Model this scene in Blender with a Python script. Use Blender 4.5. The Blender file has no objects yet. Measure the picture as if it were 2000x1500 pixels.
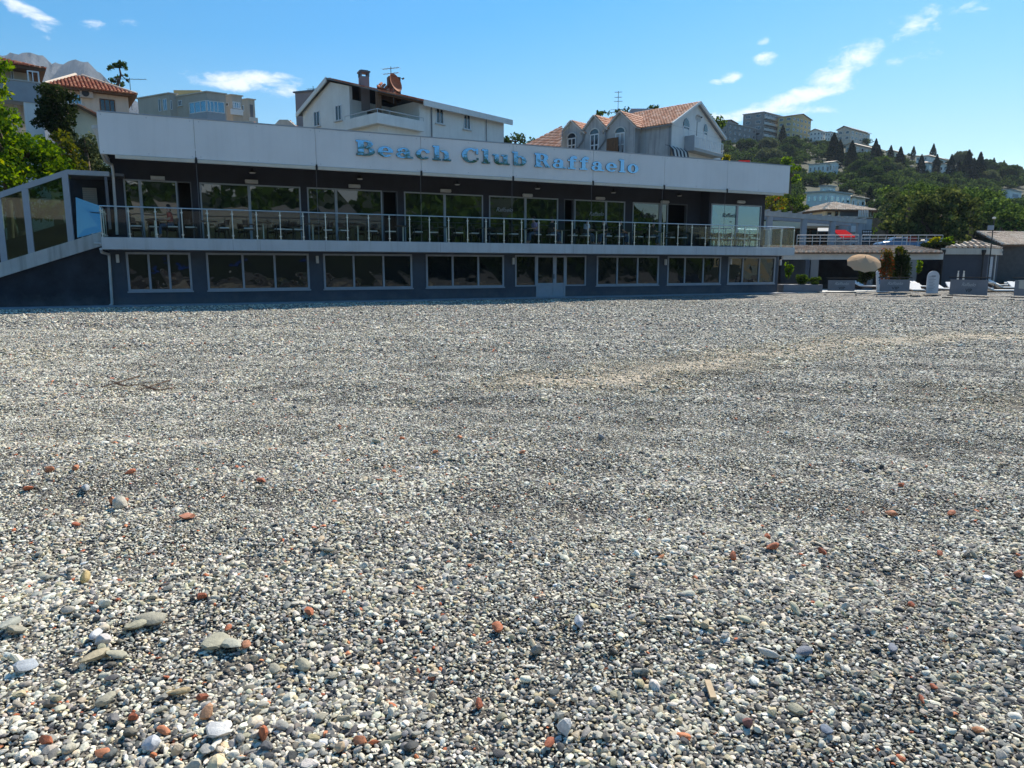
import bpy, bmesh, math, random
import numpy as np
from mathutils import Vector, Matrix
random.seed(7)
RNG = np.random.default_rng(11)
R = math.radians
S = bpy.context.scene
COL = S.collection

# ------------------------------------------------------------------ camera
CAM_H, FPX, HORIZON = 1.6, 1400.0, 522.0
PITCH = math.atan((750 - HORIZON) / FPX)
YAW = math.atan(3040 / math.hypot(FPX, 750 - HORIZON))      # world angle of the view direction, building runs along +X
cam_data = bpy.data.cameras.new('camera')
cam = bpy.data.objects.new('camera', cam_data)
COL.objects.link(cam)
cam_data.sensor_width = 36.0
cam_data.lens = 36.0 * FPX / 2000.0
cam_data.clip_start = 0.05
cam_data.clip_end = 9000.0
cam.location = (0, 0, CAM_H)
cam.rotation_euler = (R(90) - PITCH, 0, YAW - R(90))
S.camera = cam
S.render.resolution_x, S.render.resolution_y = 1024, 768

# ------------------------------------------------------------------ sun, sky
SUN_AZ, SUN_EL = R(33), R(46)            # azimuth counter-clockwise from +X
sun_dir = Vector((math.cos(SUN_AZ) * math.cos(SUN_EL), math.sin(SUN_AZ) * math.cos(SUN_EL), math.sin(SUN_EL)))
sd = bpy.data.lights.new('sun', 'SUN')
sd.energy = 5.0
sd.angle = R(0.53)
sd.color = (1.0, 0.91, 0.76)
sun = bpy.data.objects.new('sun', sd)
COL.objects.link(sun)
sun.rotation_euler = (-sun_dir).to_track_quat('-Z', 'Y').to_euler()

FW = Vector((math.cos(YAW), math.sin(YAW), 0))
RT = Vector((math.sin(YAW), -math.cos(YAW), 0))
UPV = Vector((0, 0, 1))
_F = FW * math.cos(PITCH) - UPV * math.sin(PITCH)
_U = FW * math.sin(PITCH) + UPV * math.cos(PITCH)

def ray(px, py):
    return _F + RT * ((px - 1000) / FPX) + _U * ((750 - py) / FPX)

def P(px, py, d):
    """world point seen at a photograph pixel, d metres ahead of the camera"""
    r = ray(px, py)
    return Vector((0, 0, CAM_H)) + r * (d / r.dot(FW))

def G(px, py, z=0.0):
    r = ray(px, py)
    return Vector((0, 0, CAM_H)) + r * ((z - CAM_H) / r.z)

def bearing(deg):
    """unit horizontal vector deg to the right of the view direction"""
    a = YAW - R(deg)
    return Vector((math.cos(a), math.sin(a), 0))

world = bpy.data.worlds.new('World')
S.world = world
world.use_nodes = True
def build_world():
    nt = world.node_tree
    N, L = nt.nodes, nt.links
    N.clear()
    out = N.new('ShaderNodeOutputWorld')
    bg = N.new('ShaderNodeBackground')
    bg.inputs['Strength'].default_value = 0.106
    sky = N.new('ShaderNodeTexSky')
    sky.sky_type = 'NISHITA'
    sky.sun_disc = False
    sky.sun_elevation = SUN_EL
    sky.sun_rotation = R(90) - SUN_AZ
    sky.altitude = 0
    sky.air_density = 1.15
    sky.dust_density = 0.25
    sky.ozone_density = 1.0
    tc = N.new('ShaderNodeTexCoord')
    def m(op, a, b=None, c=None):
        n = N.new('ShaderNodeMath'); n.operation = op
        for i, v in enumerate((a, b, c)):
            if v is None: continue
            if isinstance(v, (int, float)): n.inputs[i].default_value = v
            else: L.new(v, n.inputs[i])
        return n.outputs[0]
    vec = N.new('ShaderNodeVectorMath'); vec.operation = 'NORMALIZE'
    L.new(tc.outputs['Generated'], vec.inputs[0])
    v = vec.outputs[0]
    def dot(w):
        n = N.new('ShaderNodeVectorMath'); n.operation = 'DOT_PRODUCT'
        L.new(v, n.inputs[0]); n.inputs[1].default_value = tuple(w)
        return n.outputs['Value']
    # clouds: (centre px, centre py, half width px, half height px, tilt, weight)
    clouds = [(470, 158, 95, 17, 4, 1.0), (545, 176, 32, 14, 4, .85), (60, 28, 55, 15, 28, .75), (30, 10, 30, 10, 30, .6), (175, 48, 22, 9, 0, .5), (240, 42, 26, 8, 10, .4),
              (90, 75, 15, 6, 10, .4), (1640, 140, 75, 26, -38, .85), (1560, 190, 90, 15, -14, 1.0), (1465, 222, 85, 11, -8, 1.0), (1735, 120, 75, 12, -9, .62),
              (1490, 112, 20, 14, 0, .75), (1425, 150, 20, 10, 0, .8), (1388, 160, 16, 6, 0, .5), (1478, 92, 16, 10, -30, .5), (1780, 62, 50, 24, -10, .62), (1830, 25, 70, 16, -8, .52),
              (700, 12, 60, 8, 8, .22), (1540, 215, 70, 9, 0, .7)]
    acc = None
    for cx, cy, hw, hh, tilt, wgt in clouds:
        c = ray(cx, cy).normalized()
        ex = (ray(cx + 10, cy + 10 * math.tan(R(tilt))).normalized() - c).normalized()
        ey = c.cross(ex).normalized()
        k = ray(cx, cy).length * FPX
        a = m('MULTIPLY', dot(ex), k / hw)
        b = m('MULTIPLY', dot(ey), k / hh)
        d = m('ADD', m('MULTIPLY', a, a), m('MULTIPLY', b, b))
        e = m('MULTIPLY', m('SUBTRACT', 1.0, m('MULTIPLY', d, 0.42)), wgt)
        front = m('GREATER_THAN', dot(c), 0.5)
        e = m('MULTIPLY', m('MAXIMUM', e, 0.0), front)
        acc = e if acc is None else m('MAXIMUM', acc, e)
    mp = N.new('ShaderNodeMapping'); mp.inputs['Scale'].default_value = (1, 1, 2.2)
    L.new(v, mp.inputs[0])
    nz = N.new('ShaderNodeTexNoise')
    nz.inputs['Scale'].default_value = 26; nz.inputs['Detail'].default_value = 9; nz.inputs['Roughness'].default_value = .62
    nz.inputs['Distortion'].default_value = .35
    L.new(mp.outputs[0], nz.inputs['Vector'])
    dens = m('ADD', acc, m('MULTIPLY', m('SUBTRACT', nz.outputs['Fac'], 0.5), 2.3))
    mr = N.new('ShaderNodeMapRange'); mr.interpolation_type = 'SMOOTHSTEP'
    L.new(dens, mr.inputs[0]); mr.inputs[1].default_value = .30; mr.inputs[2].default_value = 1.15
    fac = m('MULTIPLY', m('MULTIPLY', mr.outputs[0], m('MINIMUM', m('MULTIPLY', acc, 4.0), 1.0)), .9)
    hs = N.new('ShaderNodeHueSaturation'); hs.inputs['Hue'].default_value = .497; hs.inputs['Saturation'].default_value = 1.85; hs.inputs['Value'].default_value = .97
    L.new(sky.outputs[0], hs.inputs['Color'])
    mx = N.new('ShaderNodeMix'); mx.data_type = 'RGBA'
    L.new(fac, mx.inputs[0]); L.new(hs.outputs[0], mx.inputs[6]); mx.inputs[7].default_value = (9.0, 9.1, 9.3, 1)
    L.new(mx.outputs[2], bg.inputs['Color'])
    L.new(bg.outputs[0], out.inputs['Surface'])
build_world()

S.view_settings.view_transform = 'Standard'
S.view_settings.look = 'None'
S.view_settings.exposure = 0.58
S.view_settings.gamma = 1.0
S.view_settings.use_curve_mapping = False
S.render.engine = 'CYCLES'
S.cycles.max_bounces = 8
S.cycles.transparent_max_bounces = 16
S.cycles.volume_bounces = 0

# ------------------------------------------------------------------ materials
MATS = {}
def new_mat(name):
    m = bpy.data.materials.new(name); m.use_nodes = True
    m.node_tree.nodes.clear()
    return m, m.node_tree.nodes, m.node_tree.links

def _ramp(N, stops, interp='LINEAR'):
    r = N.new('ShaderNodeValToRGB'); r.color_ramp.interpolation = interp
    e = r.color_ramp.elements
    while len(e) < len(stops): e.new(0.5)
    for i, (p, c) in enumerate(stops):
        e[i].position = p; e[i].color = (*c, 1)
    return r

def plain(name, col, rough=.6, var=.12, scale=3.0, bump=.0, bscale=60.0, metallic=0.0, ior=1.45, streak=0.0, streakcol=None):
    """painted / plastered / metal surface: base colour broken by two noises, optional vertical dirt streaks, fine relief"""
    m, N, L = new_mat(name)
    out = N.new('ShaderNodeOutputMaterial'); b = N.new('ShaderNodeBsdfPrincipled')
    L.new(b.outputs[0], out.inputs[0])
    geo = N.new('ShaderNodeNewGeometry')
    nz = N.new('ShaderNodeTexNoise'); nz.inputs['Scale'].default_value = scale; nz.inputs['Detail'].default_value = 6
    nz.inputs['Roughness'].default_value = .65
    L.new(geo.outputs['Position'], nz.inputs['Vector'])
    d = [max(0, c * (1 - var * 1.6)) for c in col]; l = [min(1, c * (1 + var)) for c in col]
    rp = _ramp(N, [(.3, d), (.7, l)])
    L.new(nz.outputs['Fac'], rp.inputs[0])
    colout = rp.outputs[0]
    if streak > 0:
        mp = N.new('ShaderNodeMapping'); mp.inputs['Scale'].default_value = (5.5, 5.5, .28)
        L.new(geo.outputs['Position'], mp.inputs[0])
        n2 = N.new('ShaderNodeTexNoise'); n2.inputs['Scale'].default_value = 1.0; n2.inputs['Detail'].default_value = 5
        L.new(mp.outputs[0], n2.inputs['Vector'])
        r2 = _ramp(N, [(.5, (0, 0, 0)), (.72, (1, 1, 1))])
        L.new(n2.outputs['Fac'], r2.inputs[0])
        mul = N.new('ShaderNodeMath'); mul.operation = 'MULTIPLY'; mul.inputs[1].default_value = streak
        L.new(r2.outputs[0], mul.inputs[0])
        mx = N.new('ShaderNodeMix'); mx.data_type = 'RGBA'
        L.new(mul.outputs[0], mx.inputs[0]); L.new(colout, mx.inputs[6])
        mx.inputs[7].default_value = (*(streakcol or [c * .35 for c in col]), 1)
        colout = mx.outputs[2]
    if name in ('lower_wall', 'side_wall'):        # dried salt and dust thrown up by rain along the foot of the wall
        sx = N.new('ShaderNodeSeparateXYZ'); L.new(geo.outputs['Position'], sx.inputs[0])
        n4 = N.new('ShaderNodeTexNoise'); n4.inputs['Scale'].default_value = 2.2; n4.inputs['Detail'].default_value = 7; n4.inputs['Roughness'].default_value = .7
        L.new(geo.outputs['Position'], n4.inputs['Vector'])
        a4 = N.new('ShaderNodeMath'); a4.operation = 'MULTIPLY_ADD'; L.new(n4.outputs['Fac'], a4.inputs[0]); a4.inputs[1].default_value = -1.3; L.new(sx.outputs[2], a4.inputs[2])
        m4 = N.new('ShaderNodeMapRange'); L.new(a4.outputs[0], m4.inputs[0]); m4.inputs[1].default_value = -.15; m4.inputs[2].default_value = -.75; m4.inputs[3].default_value = 0; m4.inputs[4].default_value = .45
        x4 = N.new('ShaderNodeMix'); x4.data_type = 'RGBA'; L.new(m4.outputs[0], x4.inputs[0]); L.new(colout, x4.inputs[6]); x4.inputs[7].default_value = (.17, .17, .165, 1); colout = x4.outputs[2]
    L.new(colout, b.inputs['Base Color'])
    b.inputs['Roughness'].default_value = rough; b.inputs['Metallic'].default_value = metallic
    b.inputs['IOR'].default_value = ior
    if bump > 0:
        n3 = N.new('ShaderNodeTexNoise'); n3.inputs['Scale'].default_value = bscale; n3.inputs['Detail'].default_value = 4
        L.new(geo.outputs['Position'], n3.inputs['Vector'])
        bp = N.new('ShaderNodeBump'); bp.inputs['Strength'].default_value = bump; bp.inputs['Distance'].default_value = .02
        L.new(n3.outputs['Fac'], bp.inputs['Height']); L.new(bp.outputs[0], b.inputs['Normal'])
    MATS[name] = m
    return m

def window_glass(name, wave, wscale, tint=(.006, .009, .011), ior=2.1, rough=.015, spec=(.86, .94, 1.0)):
    """coated window glass over a dark room: mirror of the surroundings, panes slightly bowed"""
    m, N, L = new_mat(name)
    out = N.new('ShaderNodeOutputMaterial'); b = N.new('ShaderNodeBsdfPrincipled')
    L.new(b.outputs[0], out.inputs[0])
    b.inputs['Base Color'].default_value = (*tint, 1); b.inputs['Roughness'].default_value = rough
    b.inputs['IOR'].default_value = ior; b.inputs['Specular Tint'].default_value = (*spec, 1)
    geo = N.new('ShaderNodeNewGeometry')
    n3 = N.new('ShaderNodeTexNoise'); n3.inputs['Scale'].default_value = wscale; n3.inputs['Detail'].default_value = 1.5
    L.new(geo.outputs['Position'], n3.inputs['Vector'])
    bp = N.new('ShaderNodeBump'); bp.inputs['Strength'].default_value = 1.0; bp.inputs['Distance'].default_value = wave
    L.new(n3.outputs['Fac'], bp.inputs['Height']); L.new(bp.outputs[0], b.inputs['Normal'])
    MATS[name] = m
    return m

def clear_glass(name, tint=(.86, .95, .92), refl=.06):
    m, N, L = new_mat(name)
    out = N.new('ShaderNodeOutputMaterial'); mx = N.new('ShaderNodeMixShader')
    tr = N.new('ShaderNodeBsdfTransparent'); tr.inputs[0].default_value = (*tint, 1)
    gl = N.new('ShaderNodeBsdfGlossy'); gl.inputs['Roughness'].default_value = .02
    lw = N.new('ShaderNodeLayerWeight'); lw.inputs[0].default_value = .35
    mr = N.new('ShaderNodeMapRange'); mr.inputs[3].default_value = refl; mr.inputs[4].default_value = .07
    L.new(lw.outputs['Fresnel'], mr.inputs[0]); L.new(mr.outputs[0], mx.inputs[0])
    L.new(tr.outputs[0], mx.inputs[1]); L.new(gl.outputs[0], mx.inputs[2]); L.new(mx.outputs[0], out.inputs[0])
    MATS[name] = m
    return m

def foliage(name, dark, light, trans=.35, rare=None):
    """leaves: every leaf face its own shade, light shining through"""
    m, N, L = new_mat(name)
    out = N.new('ShaderNodeOutputMaterial'); mx = N.new('ShaderNodeMixShader')
    geo = N.new('ShaderNodeNewGeometry')
    mid = [(a + b) / 2 for a, b in zip(dark, light)]
    st = [(0, dark), (.55, mid), (.93, light)] + ([(.96, rare)] if rare else [])
    rp = _ramp(N, st)
    nz = N.new('ShaderNodeTexNoise'); nz.inputs['Scale'].default_value = .35; nz.inputs['Detail'].default_value = 3
    L.new(geo.outputs['Position'], nz.inputs['Vector'])
    ad = N.new('ShaderNodeMath'); ad.operation = 'MULTIPLY_ADD'
    L.new(nz.outputs['Fac'], ad.inputs[0]); ad.inputs[1].default_value = .9; ad.inputs[2].default_value = -.45
    a2 = N.new('ShaderNodeMath'); a2.operation = 'ADD'
    L.new(ad.outputs[0], a2.inputs[0]); L.new(geo.outputs['Random Per Island'], a2.inputs[1])
    L.new(a2.outputs[0], rp.inputs[0])
    df = N.new('ShaderNodeBsdfDiffuse'); L.new(rp.outputs[0], df.inputs[0])
    tl = N.new('ShaderNodeBsdfTranslucent')
    hs = N.new('ShaderNodeHueSaturation'); hs.inputs['Hue'].default_value = .47; hs.inputs['Saturation'].default_value = 1.15; hs.inputs['Value'].default_value = 1.9
    L.new(rp.outputs[0], hs.inputs['Color']); L.new(hs.outputs[0], tl.inputs[0])
    mx.inputs[0].default_value = trans
    L.new(df.outputs[0], mx.inputs[1]); L.new(tl.outputs[0], mx.inputs[2]); L.new(mx.outputs[0], out.inputs[0])
    MATS[name] = m
    return m

def tiles_mat(name, a, b, c):
    m, N, L = new_mat(name)
    out = N.new('ShaderNodeOutputMaterial'); bs = N.new('ShaderNodeBsdfPrincipled')
    L.new(bs.outputs[0], out.inputs[0]); bs.inputs['Roughness'].default_value = .8
    geo = N.new('ShaderNodeNewGeometry')
    nz = N.new('ShaderNodeTexNoise'); nz.inputs['Scale'].default_value = 1.3; nz.inputs['Detail'].default_value = 5
    L.new(geo.outputs['Position'], nz.inputs['Vector'])
    ad = N.new('ShaderNodeMath'); ad.operation = 'MULTIPLY_ADD'
    L.new(geo.outputs['Random Per Island'], ad.inputs[0]); ad.inputs[1].default_value = .55
    L.new(nz.outputs['Fac'], ad.inputs[2])
    rp = _ramp(N, [(.3, a), (.75, b), (1.05 if False else 1.0, c)])
    L.new(ad.outputs[0], rp.inputs[0]); L.new(rp.outputs[0], bs.inputs['Base Color'])
    MATS[name] = m
    return m

plain('fascia_paint', (.74, .75, .76), .45, .05, .35, .03, 3, streak=.10, streakcol=(.42, .43, .44))
plain('cassette_cream', (.62, .58, .49), .5, .06)
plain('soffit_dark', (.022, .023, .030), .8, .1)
plain('upper_wall', (.030, .033, .047), .75, .12, 1.5, .15, 80)
plain('lower_wall', (.060, .078, .105), .7, .20, .7, .25, 60, streak=.25, streakcol=(.05, .065, .09))
plain('side_wall', (.030, .034, .045), .8, .35, 1.2, .3, 50)
plain('slab_render', (.50, .53, .55), .65, .06, 1.2, .1, 40, streak=.35, streakcol=(.33, .34, .33))
plain('stair_beam', (.50, .50, .48), .7, .08, 1.2, .1, 40, streak=.7, streakcol=(.24, .23, .20))
plain('plinth', (.27, .30, .34), .75, .15, 2, .2, 50)
plain('concrete', (.42, .41, .39), .8, .12, 1.5, .2, 50)
plain('concrete_light', (.56, .55, .52), .8, .08, 1.5, .2, 50)
plain('terrace_floor', (.10, .09, .085), .6, .1)
plain('alu_frame', (.33, .37, .42), .4, .05, 4)
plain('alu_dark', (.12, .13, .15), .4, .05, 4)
plain('alu_white', (.68, .70, .72), .4, .04, 4)
plain('steel', (.62, .66, .68), .28, .04, 6, metallic=.85)
plain('steel_dull', (.55, .57, .58), .5, .05, 6, metallic=.3)
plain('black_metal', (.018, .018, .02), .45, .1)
plain('pipe_white', (.52, .53, .52), .5, .08, 2, streak=.3)
plain('pipe_grey', (.22, .24, .26), .5, .08, 2)
plain('chrome', (.24, .42, .64), .05, .02, 1, .22, 1.5, metallic=1.0)
plain('letter_edge', (.10, .11, .13), .5, .1)
plain('wicker', (.030, .020, .017), .6, .3, 30, .4, 200)
plain('cushion', (.60, .60, .59), .85, .06)
plain('cushion_white', (.80, .79, .76), .8, .04)
plain('table_top', (.030, .025, .025), .3, .2)
plain('heater_white', (.62, .62, .60), .4, .05)
plain('white_plaster', (.74, .75, .73), .8, .05, .8, .1, 30, streak=.22, streakcol=(.50, .50, .48))
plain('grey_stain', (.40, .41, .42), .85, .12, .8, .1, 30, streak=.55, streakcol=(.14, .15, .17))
plain('balcony_grey', (.34, .37, .41), .8, .08, 1)
plain('cream_plaster', (.58, .52, .44), .85, .08, .8, .1, 30, streak=.2)
plain('cream_light', (.70, .63, .47), .85, .07, .8)
plain('beige_plaster', (.46, .41, .35), .85, .07, .8, .1, 30, streak=.15)
plain('mauve_plaster', (.27, .24, .25), .85, .07, .8)
plain('yellow_plaster_and_sun', (.50, .40, .20), .85, .08, .8)
plain('grey_plaster', (.22, .22, .22), .85, .1, .8)
plain('blue_shutter', (.06, .16, .42), .6, .1)
plain('brown_wood', (.13, .065, .03), .7, .25, 6, streak=.4)
plain('stone_brown', (.20, .15, .10), .9, .35, 3, .6, 14)
plain('soil', (.10, .075, .05), .95, .3, 2)
plain('hill_earth', (.028, .040, .017), .95, .35, .2)
plain('rust', (.38, .13, .06), .8, .25, 6)
plain('kiosk_wall', (.060, .065, .082), .8, .08, 2)
plain('barrier_canvas', (.22, .225, .25), .8, .08, 2)
plain('print_light', (.50, .50, .50), .8, .05)
plain('print_black', (.012, .012, .014), .7, .05)
plain('board_white', (.60, .60, .62), .4, .04)
plain('paint_white', (.80, .80, .80), .4, .04)
plain('skin', (.42, .24, .17), .55, .06)
plain('hair_dark', (.02, .014, .01), .6, .2)
plain('cloth_red', (.30, .035, .03), .85, .1)
plain('cloth_lilac', (.32, .26, .45), .85, .1)
plain('cloth_blue', (.40, .48, .62), .85, .1)
plain('cloth_dark', (.03, .032, .045), .85, .1)
plain('denim', (.07, .11, .19), .85, .15)
plain('car_blue', (.18, .30, .46), .25, .04, ior=1.6)
plain('car_white', (.72, .73, .74), .25, .04, ior=1.6)
plain('car_black', (.02, .02, .025), .2, .04, ior=1.6)
plain('car_silver', (.40, .42, .44), .25, .04, metallic=.4)
plain('tyre', (.015, .015, .015), .8, .1)
plain('bark', (.12, .085, .06), .9, .3, 6, .5, 20)
plain('asphalt', (.07, .07, .07), .85, .15)
plain('sea_water', (.03, .10, .14), .12, .1, .05, .4, 1.2)
plain('towel', (.45, .44, .40), .9, .08, 20)
plain('driftwood', (.50, .38, .24), .8, .2, 20)
window_glass('glass_upper', .003, 1.1, ior=2.2)
window_glass('glass_bay', .003, .9, tint=(.04, .10, .15), ior=3.3, spec=(.55, .82, 1.0))
window_glass('glass_lower', .0065, 1.6, ior=1.62)
window_glass('glass_house', .006, 1.5, tint=(.02, .03, .045), ior=1.8)
clear_glass('glass_clear', (.93, .97, .96), .015)
clear_glass('glass_stairs', (.40, .52, .46), .10)
def cloth(name, col, trans):
    m, N, L = new_mat(name)
    out = N.new('ShaderNodeOutputMaterial'); mx = N.new('ShaderNodeMixShader'); d = N.new('ShaderNodeBsdfDiffuse'); t = N.new('ShaderNodeBsdfTranslucent')
    d.inputs[0].default_value = (*col, 1); t.inputs[0].default_value = (*col, 1); mx.inputs[0].default_value = trans
    L.new(d.outputs[0], mx.inputs[1]); L.new(t.outputs[0], mx.inputs[2]); L.new(mx.outputs[0], out.inputs[0]); MATS[name] = m
cloth('canvas_tan', (.80, .60, .40), .45)
cloth('cloth_parasol_blue', (.04, .10, .38), .3)
cloth('canopy_red', (.26, .015, .015), .2)
cloth('awning_red', (.55, .03, .035), .4)
cloth('awning_white', (.72, .71, .67), .3)
foliage('leaf_bright', (.026, .070, .010), (.125, .235, .028), .42, (.22, .27, .03))
foliage('leaf_mid', (.022, .050, .012), (.085, .15, .03), .35)
foliage('leaf_dark', (.010, .020, .008), (.035, .055, .018), .25)
foliage('leaf_red', (.035, .06, .012), (.12, .135, .02), .4, (.24, .11, .03))
foliage('leaf_wood', (.012, .030, .010), (.070, .120, .036), .28)
foliage('leaf_umbrella', (.020, .050, .014), (.105, .18, .050), .3)
foliage('leaf_olive', (.035, .055, .025), (.13, .16, .08), .3)
foliage('leaf_pine', (.016, .038, .013), (.070, .125, .038), .28)
foliage('leaf_holm', (.020, .038, .012), (.115, .150, .052), .3)
foliage('leaf_cypress', (.007, .016, .009), (.020, .036, .018), .15)
foliage('leaf_orange', (.035, .05, .012), (.17, .12, .03), .4, (.36, .08, .02))
foliage('leaf_yellow', (.10, .13, .015), (.32, .32, .04), .5)
tiles_mat('tile_red', (.22, .06, .03), (.42, .13, .06), (.50, .24, .13))
tiles_mat('tile_pink', (.36, .15, .08), (.60, .28, .16), (.72, .45, .32))
tiles_mat('tile_pale', (.42, .31, .22), (.60, .46, .34), (.70, .60, .48))
M = MATS

# ------------------------------------------------------------------ mesh helpers
class MB:
    def __init__(s): s.v = []; s.f = []; s.sm = False
    def add(s, vs, fs):
        o = len(s.v); s.v += [tuple(v) for v in vs]; s.f += [tuple(o + i for i in f) for f in fs]
        return s
    def hexa(s, b, t):
        return s.add(list(b) + list(t), [(3, 2, 1, 0), (4, 5, 6, 7), (0, 1, 5, 4), (1, 2, 6, 5), (2, 3, 7, 6), (3, 0, 4, 7)])
    def box(s, x0, y0, z0, x1, y1, z1):
        return s.hexa([(x0, y0, z0), (x1, y0, z0), (x1, y1, z0), (x0, y1, z0)], [(x0, y0, z1), (x1, y0, z1), (x1, y1, z1), (x0, y1, z1)])
    def prism(s, poly, z0, z1):
        n = len(poly)
        vs = [(p[0], p[1], z0) for p in poly] + [(p[0], p[1], z1) for p in poly]
        return s.add(vs, [tuple(range(n - 1, -1, -1)), tuple(range(n, 2 * n))] + [(i, (i + 1) % n, n + (i + 1) % n, n + i) for i in range(n)])
    def extrude(s, poly, vec):
        n = len(poly); vec = Vector(vec)
        vs = [tuple(p) for p in poly] + [tuple(Vector(p) + vec) for p in poly]
        return s.add(vs, [tuple(range(n - 1, -1, -1)), tuple(range(n, 2 * n))] + [(i, (i + 1) % n, n + (i + 1) % n, n + i) for i in range(n)])
    def tube(s, p0, p1, r0, r1=None, n=8, cap=True):
        p0, p1 = Vector(p0), Vector(p1); r1 = r0 if r1 is None else r1
        d = (p1 - p0).normalized()
        a = d.orthogonal().normalized(); b = d.cross(a)
        vs = []
        for p, r in ((p0, r0), (p1, r1)):
            for i in range(n):
                t = 2 * math.pi * i / n
                vs.append(p + a * (r * math.cos(t)) + b * (r * math.sin(t)))
        fs = [(i, (i + 1) % n, n + (i + 1) % n, n + i) for i in range(n)]
        if cap: fs += [tuple(range(n - 1, -1, -1)), tuple(range(n, 2 * n))]
        return s.add(vs, fs)
    def path(s, pts, r, n=8):
        for a, b in zip(pts[:-1], pts[1:]): s.tube(a, b, r, n=n)
        return s
    def bar(s, p0, p1, w, h, up=(0, 0, 1)):
        """rectangular bar from p0 to p1"""
        p0, p1 = Vector(p0), Vector(p1); d = (p1 - p0).normalized(); up = Vector(up)
        x = d.cross(up).normalized() * (w / 2); z = x.cross(d).normalized() * (h / 2)
        return s.hexa([p0 - x - z, p0 + x - z, p1 + x - z, p1 - x - z], [p0 - x + z, p0 + x + z, p1 + x + z, p1 - x + z])
    def lathe(s, prof, c=(0, 0, 0), n=14):
        vs, fs = [], []
        for r, z in prof:
            for i in range(n):
                t = 2 * math.pi * i / n
                vs.append((c[0] + r * math.cos(t), c[1] + r * math.sin(t), c[2] + z))
        for k in range(len(prof) - 1):
            for i in range(n):
                fs.append((k * n + i, k * n + (i + 1) % n, (k + 1) * n + (i + 1) % n, (k + 1) * n + i))
        fs += [tuple(range(n - 1, -1, -1)), tuple(range((len(prof) - 1) * n, len(prof) * n))]
        return s.add(vs, fs)
    def build(s, name, mat, parent=None, smooth=False, bevel=0.0):
        off = root_loc(parent)
        me = bpy.data.meshes.new(name)
        me.from_pydata([(v[0] - off[0], v[1] - off[1], v[2] - off[2]) for v in s.v], [], s.f)
        me.validate(verbose=False)
        bm = bmesh.new(); bm.from_mesh(me); bmesh.ops.recalc_face_normals(bm, faces=bm.faces); bm.to_mesh(me); bm.free()
        me.update()
        if smooth or s.sm: me.shade_smooth()
        if mat is not None: me.materials.append(M[mat] if isinstance(mat, str) else mat)
        o = bpy.data.objects.new(name, me); COL.objects.link(o)
        if parent is not None: o.parent = parent
        if bevel > 0:
            b = o.modifiers.new('bevel', 'BEVEL'); b.width = bevel; b.segments = 2; b.limit_method = 'ANGLE'
        return o

def root_loc(p):
    v = Vector((0, 0, 0))
    while p is not None:
        v += p.location; p = p.parent
    return v

def tag(o, label=None, cat=None, group=None, kind=None):
    if label: o['label'] = label
    if cat: o['category'] = cat
    if group: o['group'] = group
    if kind: o['kind'] = kind
    return o

def empty(name, loc, label, cat, group=None, rz=0.0):
    o = bpy.data.objects.new(name, None); COL.objects.link(o)
    o.empty_display_size = .3
    o.location = loc; o.rotation_euler = (0, 0, rz)
    return tag(o, label, cat, group)

def copy_tree(o, parent=None):
    c = o.copy(); COL.objects.link(c); c.parent = parent
    for ch in list(o.children): copy_tree(ch, c)
    return c

class Frame:
    """a vertical plane: origin O, direction u along it, n out of it towards the camera"""
    def __init__(s, O, u, flip=False):
        s.O = Vector((O[0], O[1], 0)); s.u = Vector(u).normalized()
        n = Vector((s.u.y, -s.u.x, 0))
        if n.dot(s.O - Vector((0, 0, 0))) > 0: n = -n
        s.n = -n if flip else n
    def pix(s, px, py, off=0.0):
        r = ray(px, py); O = s.O + s.n * off
        t = (O - Vector((0, 0, 0))).dot(s.n) / r.dot(s.n)
        q = Vector((0, 0, CAM_H)) + r * t
        return (q - O).dot(s.u), q.z
    def pt(s, a, z, d=0.0):
        q = s.O + s.u * a + s.n * d
        return Vector((q.x, q.y, z))
    def box(s, mb, a0, a1, z0, z1, d0, d1):
        mb.hexa([s.pt(a0, z0, d0), s.pt(a1, z0, d0), s.pt(a1, z0, d1), s.pt(a0, z0, d1)],
                [s.pt(a0, z1, d0), s.pt(a1, z1, d0), s.pt(a1, z1, d1), s.pt(a0, z1, d1)])
        return mb
    def wall(s, mb, a0, a1, z0, z1, d0, d1, holes):
        zs = sorted({z0, z1, *[h[2] for h in holes], *[h[3] for h in holes]})
        zs = [z for z in zs if z0 <= z <= z1]
        for za, zb in zip(zs[:-1], zs[1:]):
            hs = sorted((h[0], h[1]) for h in holes if h[2] <= za + 1e-6 and h[3] >= zb - 1e-6)
            cur = a0
            for h0, h1 in hs:
                if h0 > cur: s.box(mb, cur, h0, za, zb, d0, d1)
                cur = max(cur, h1)
            if cur < a1: s.box(mb, cur, a1, za, zb, d0, d1)
        return mb

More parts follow.
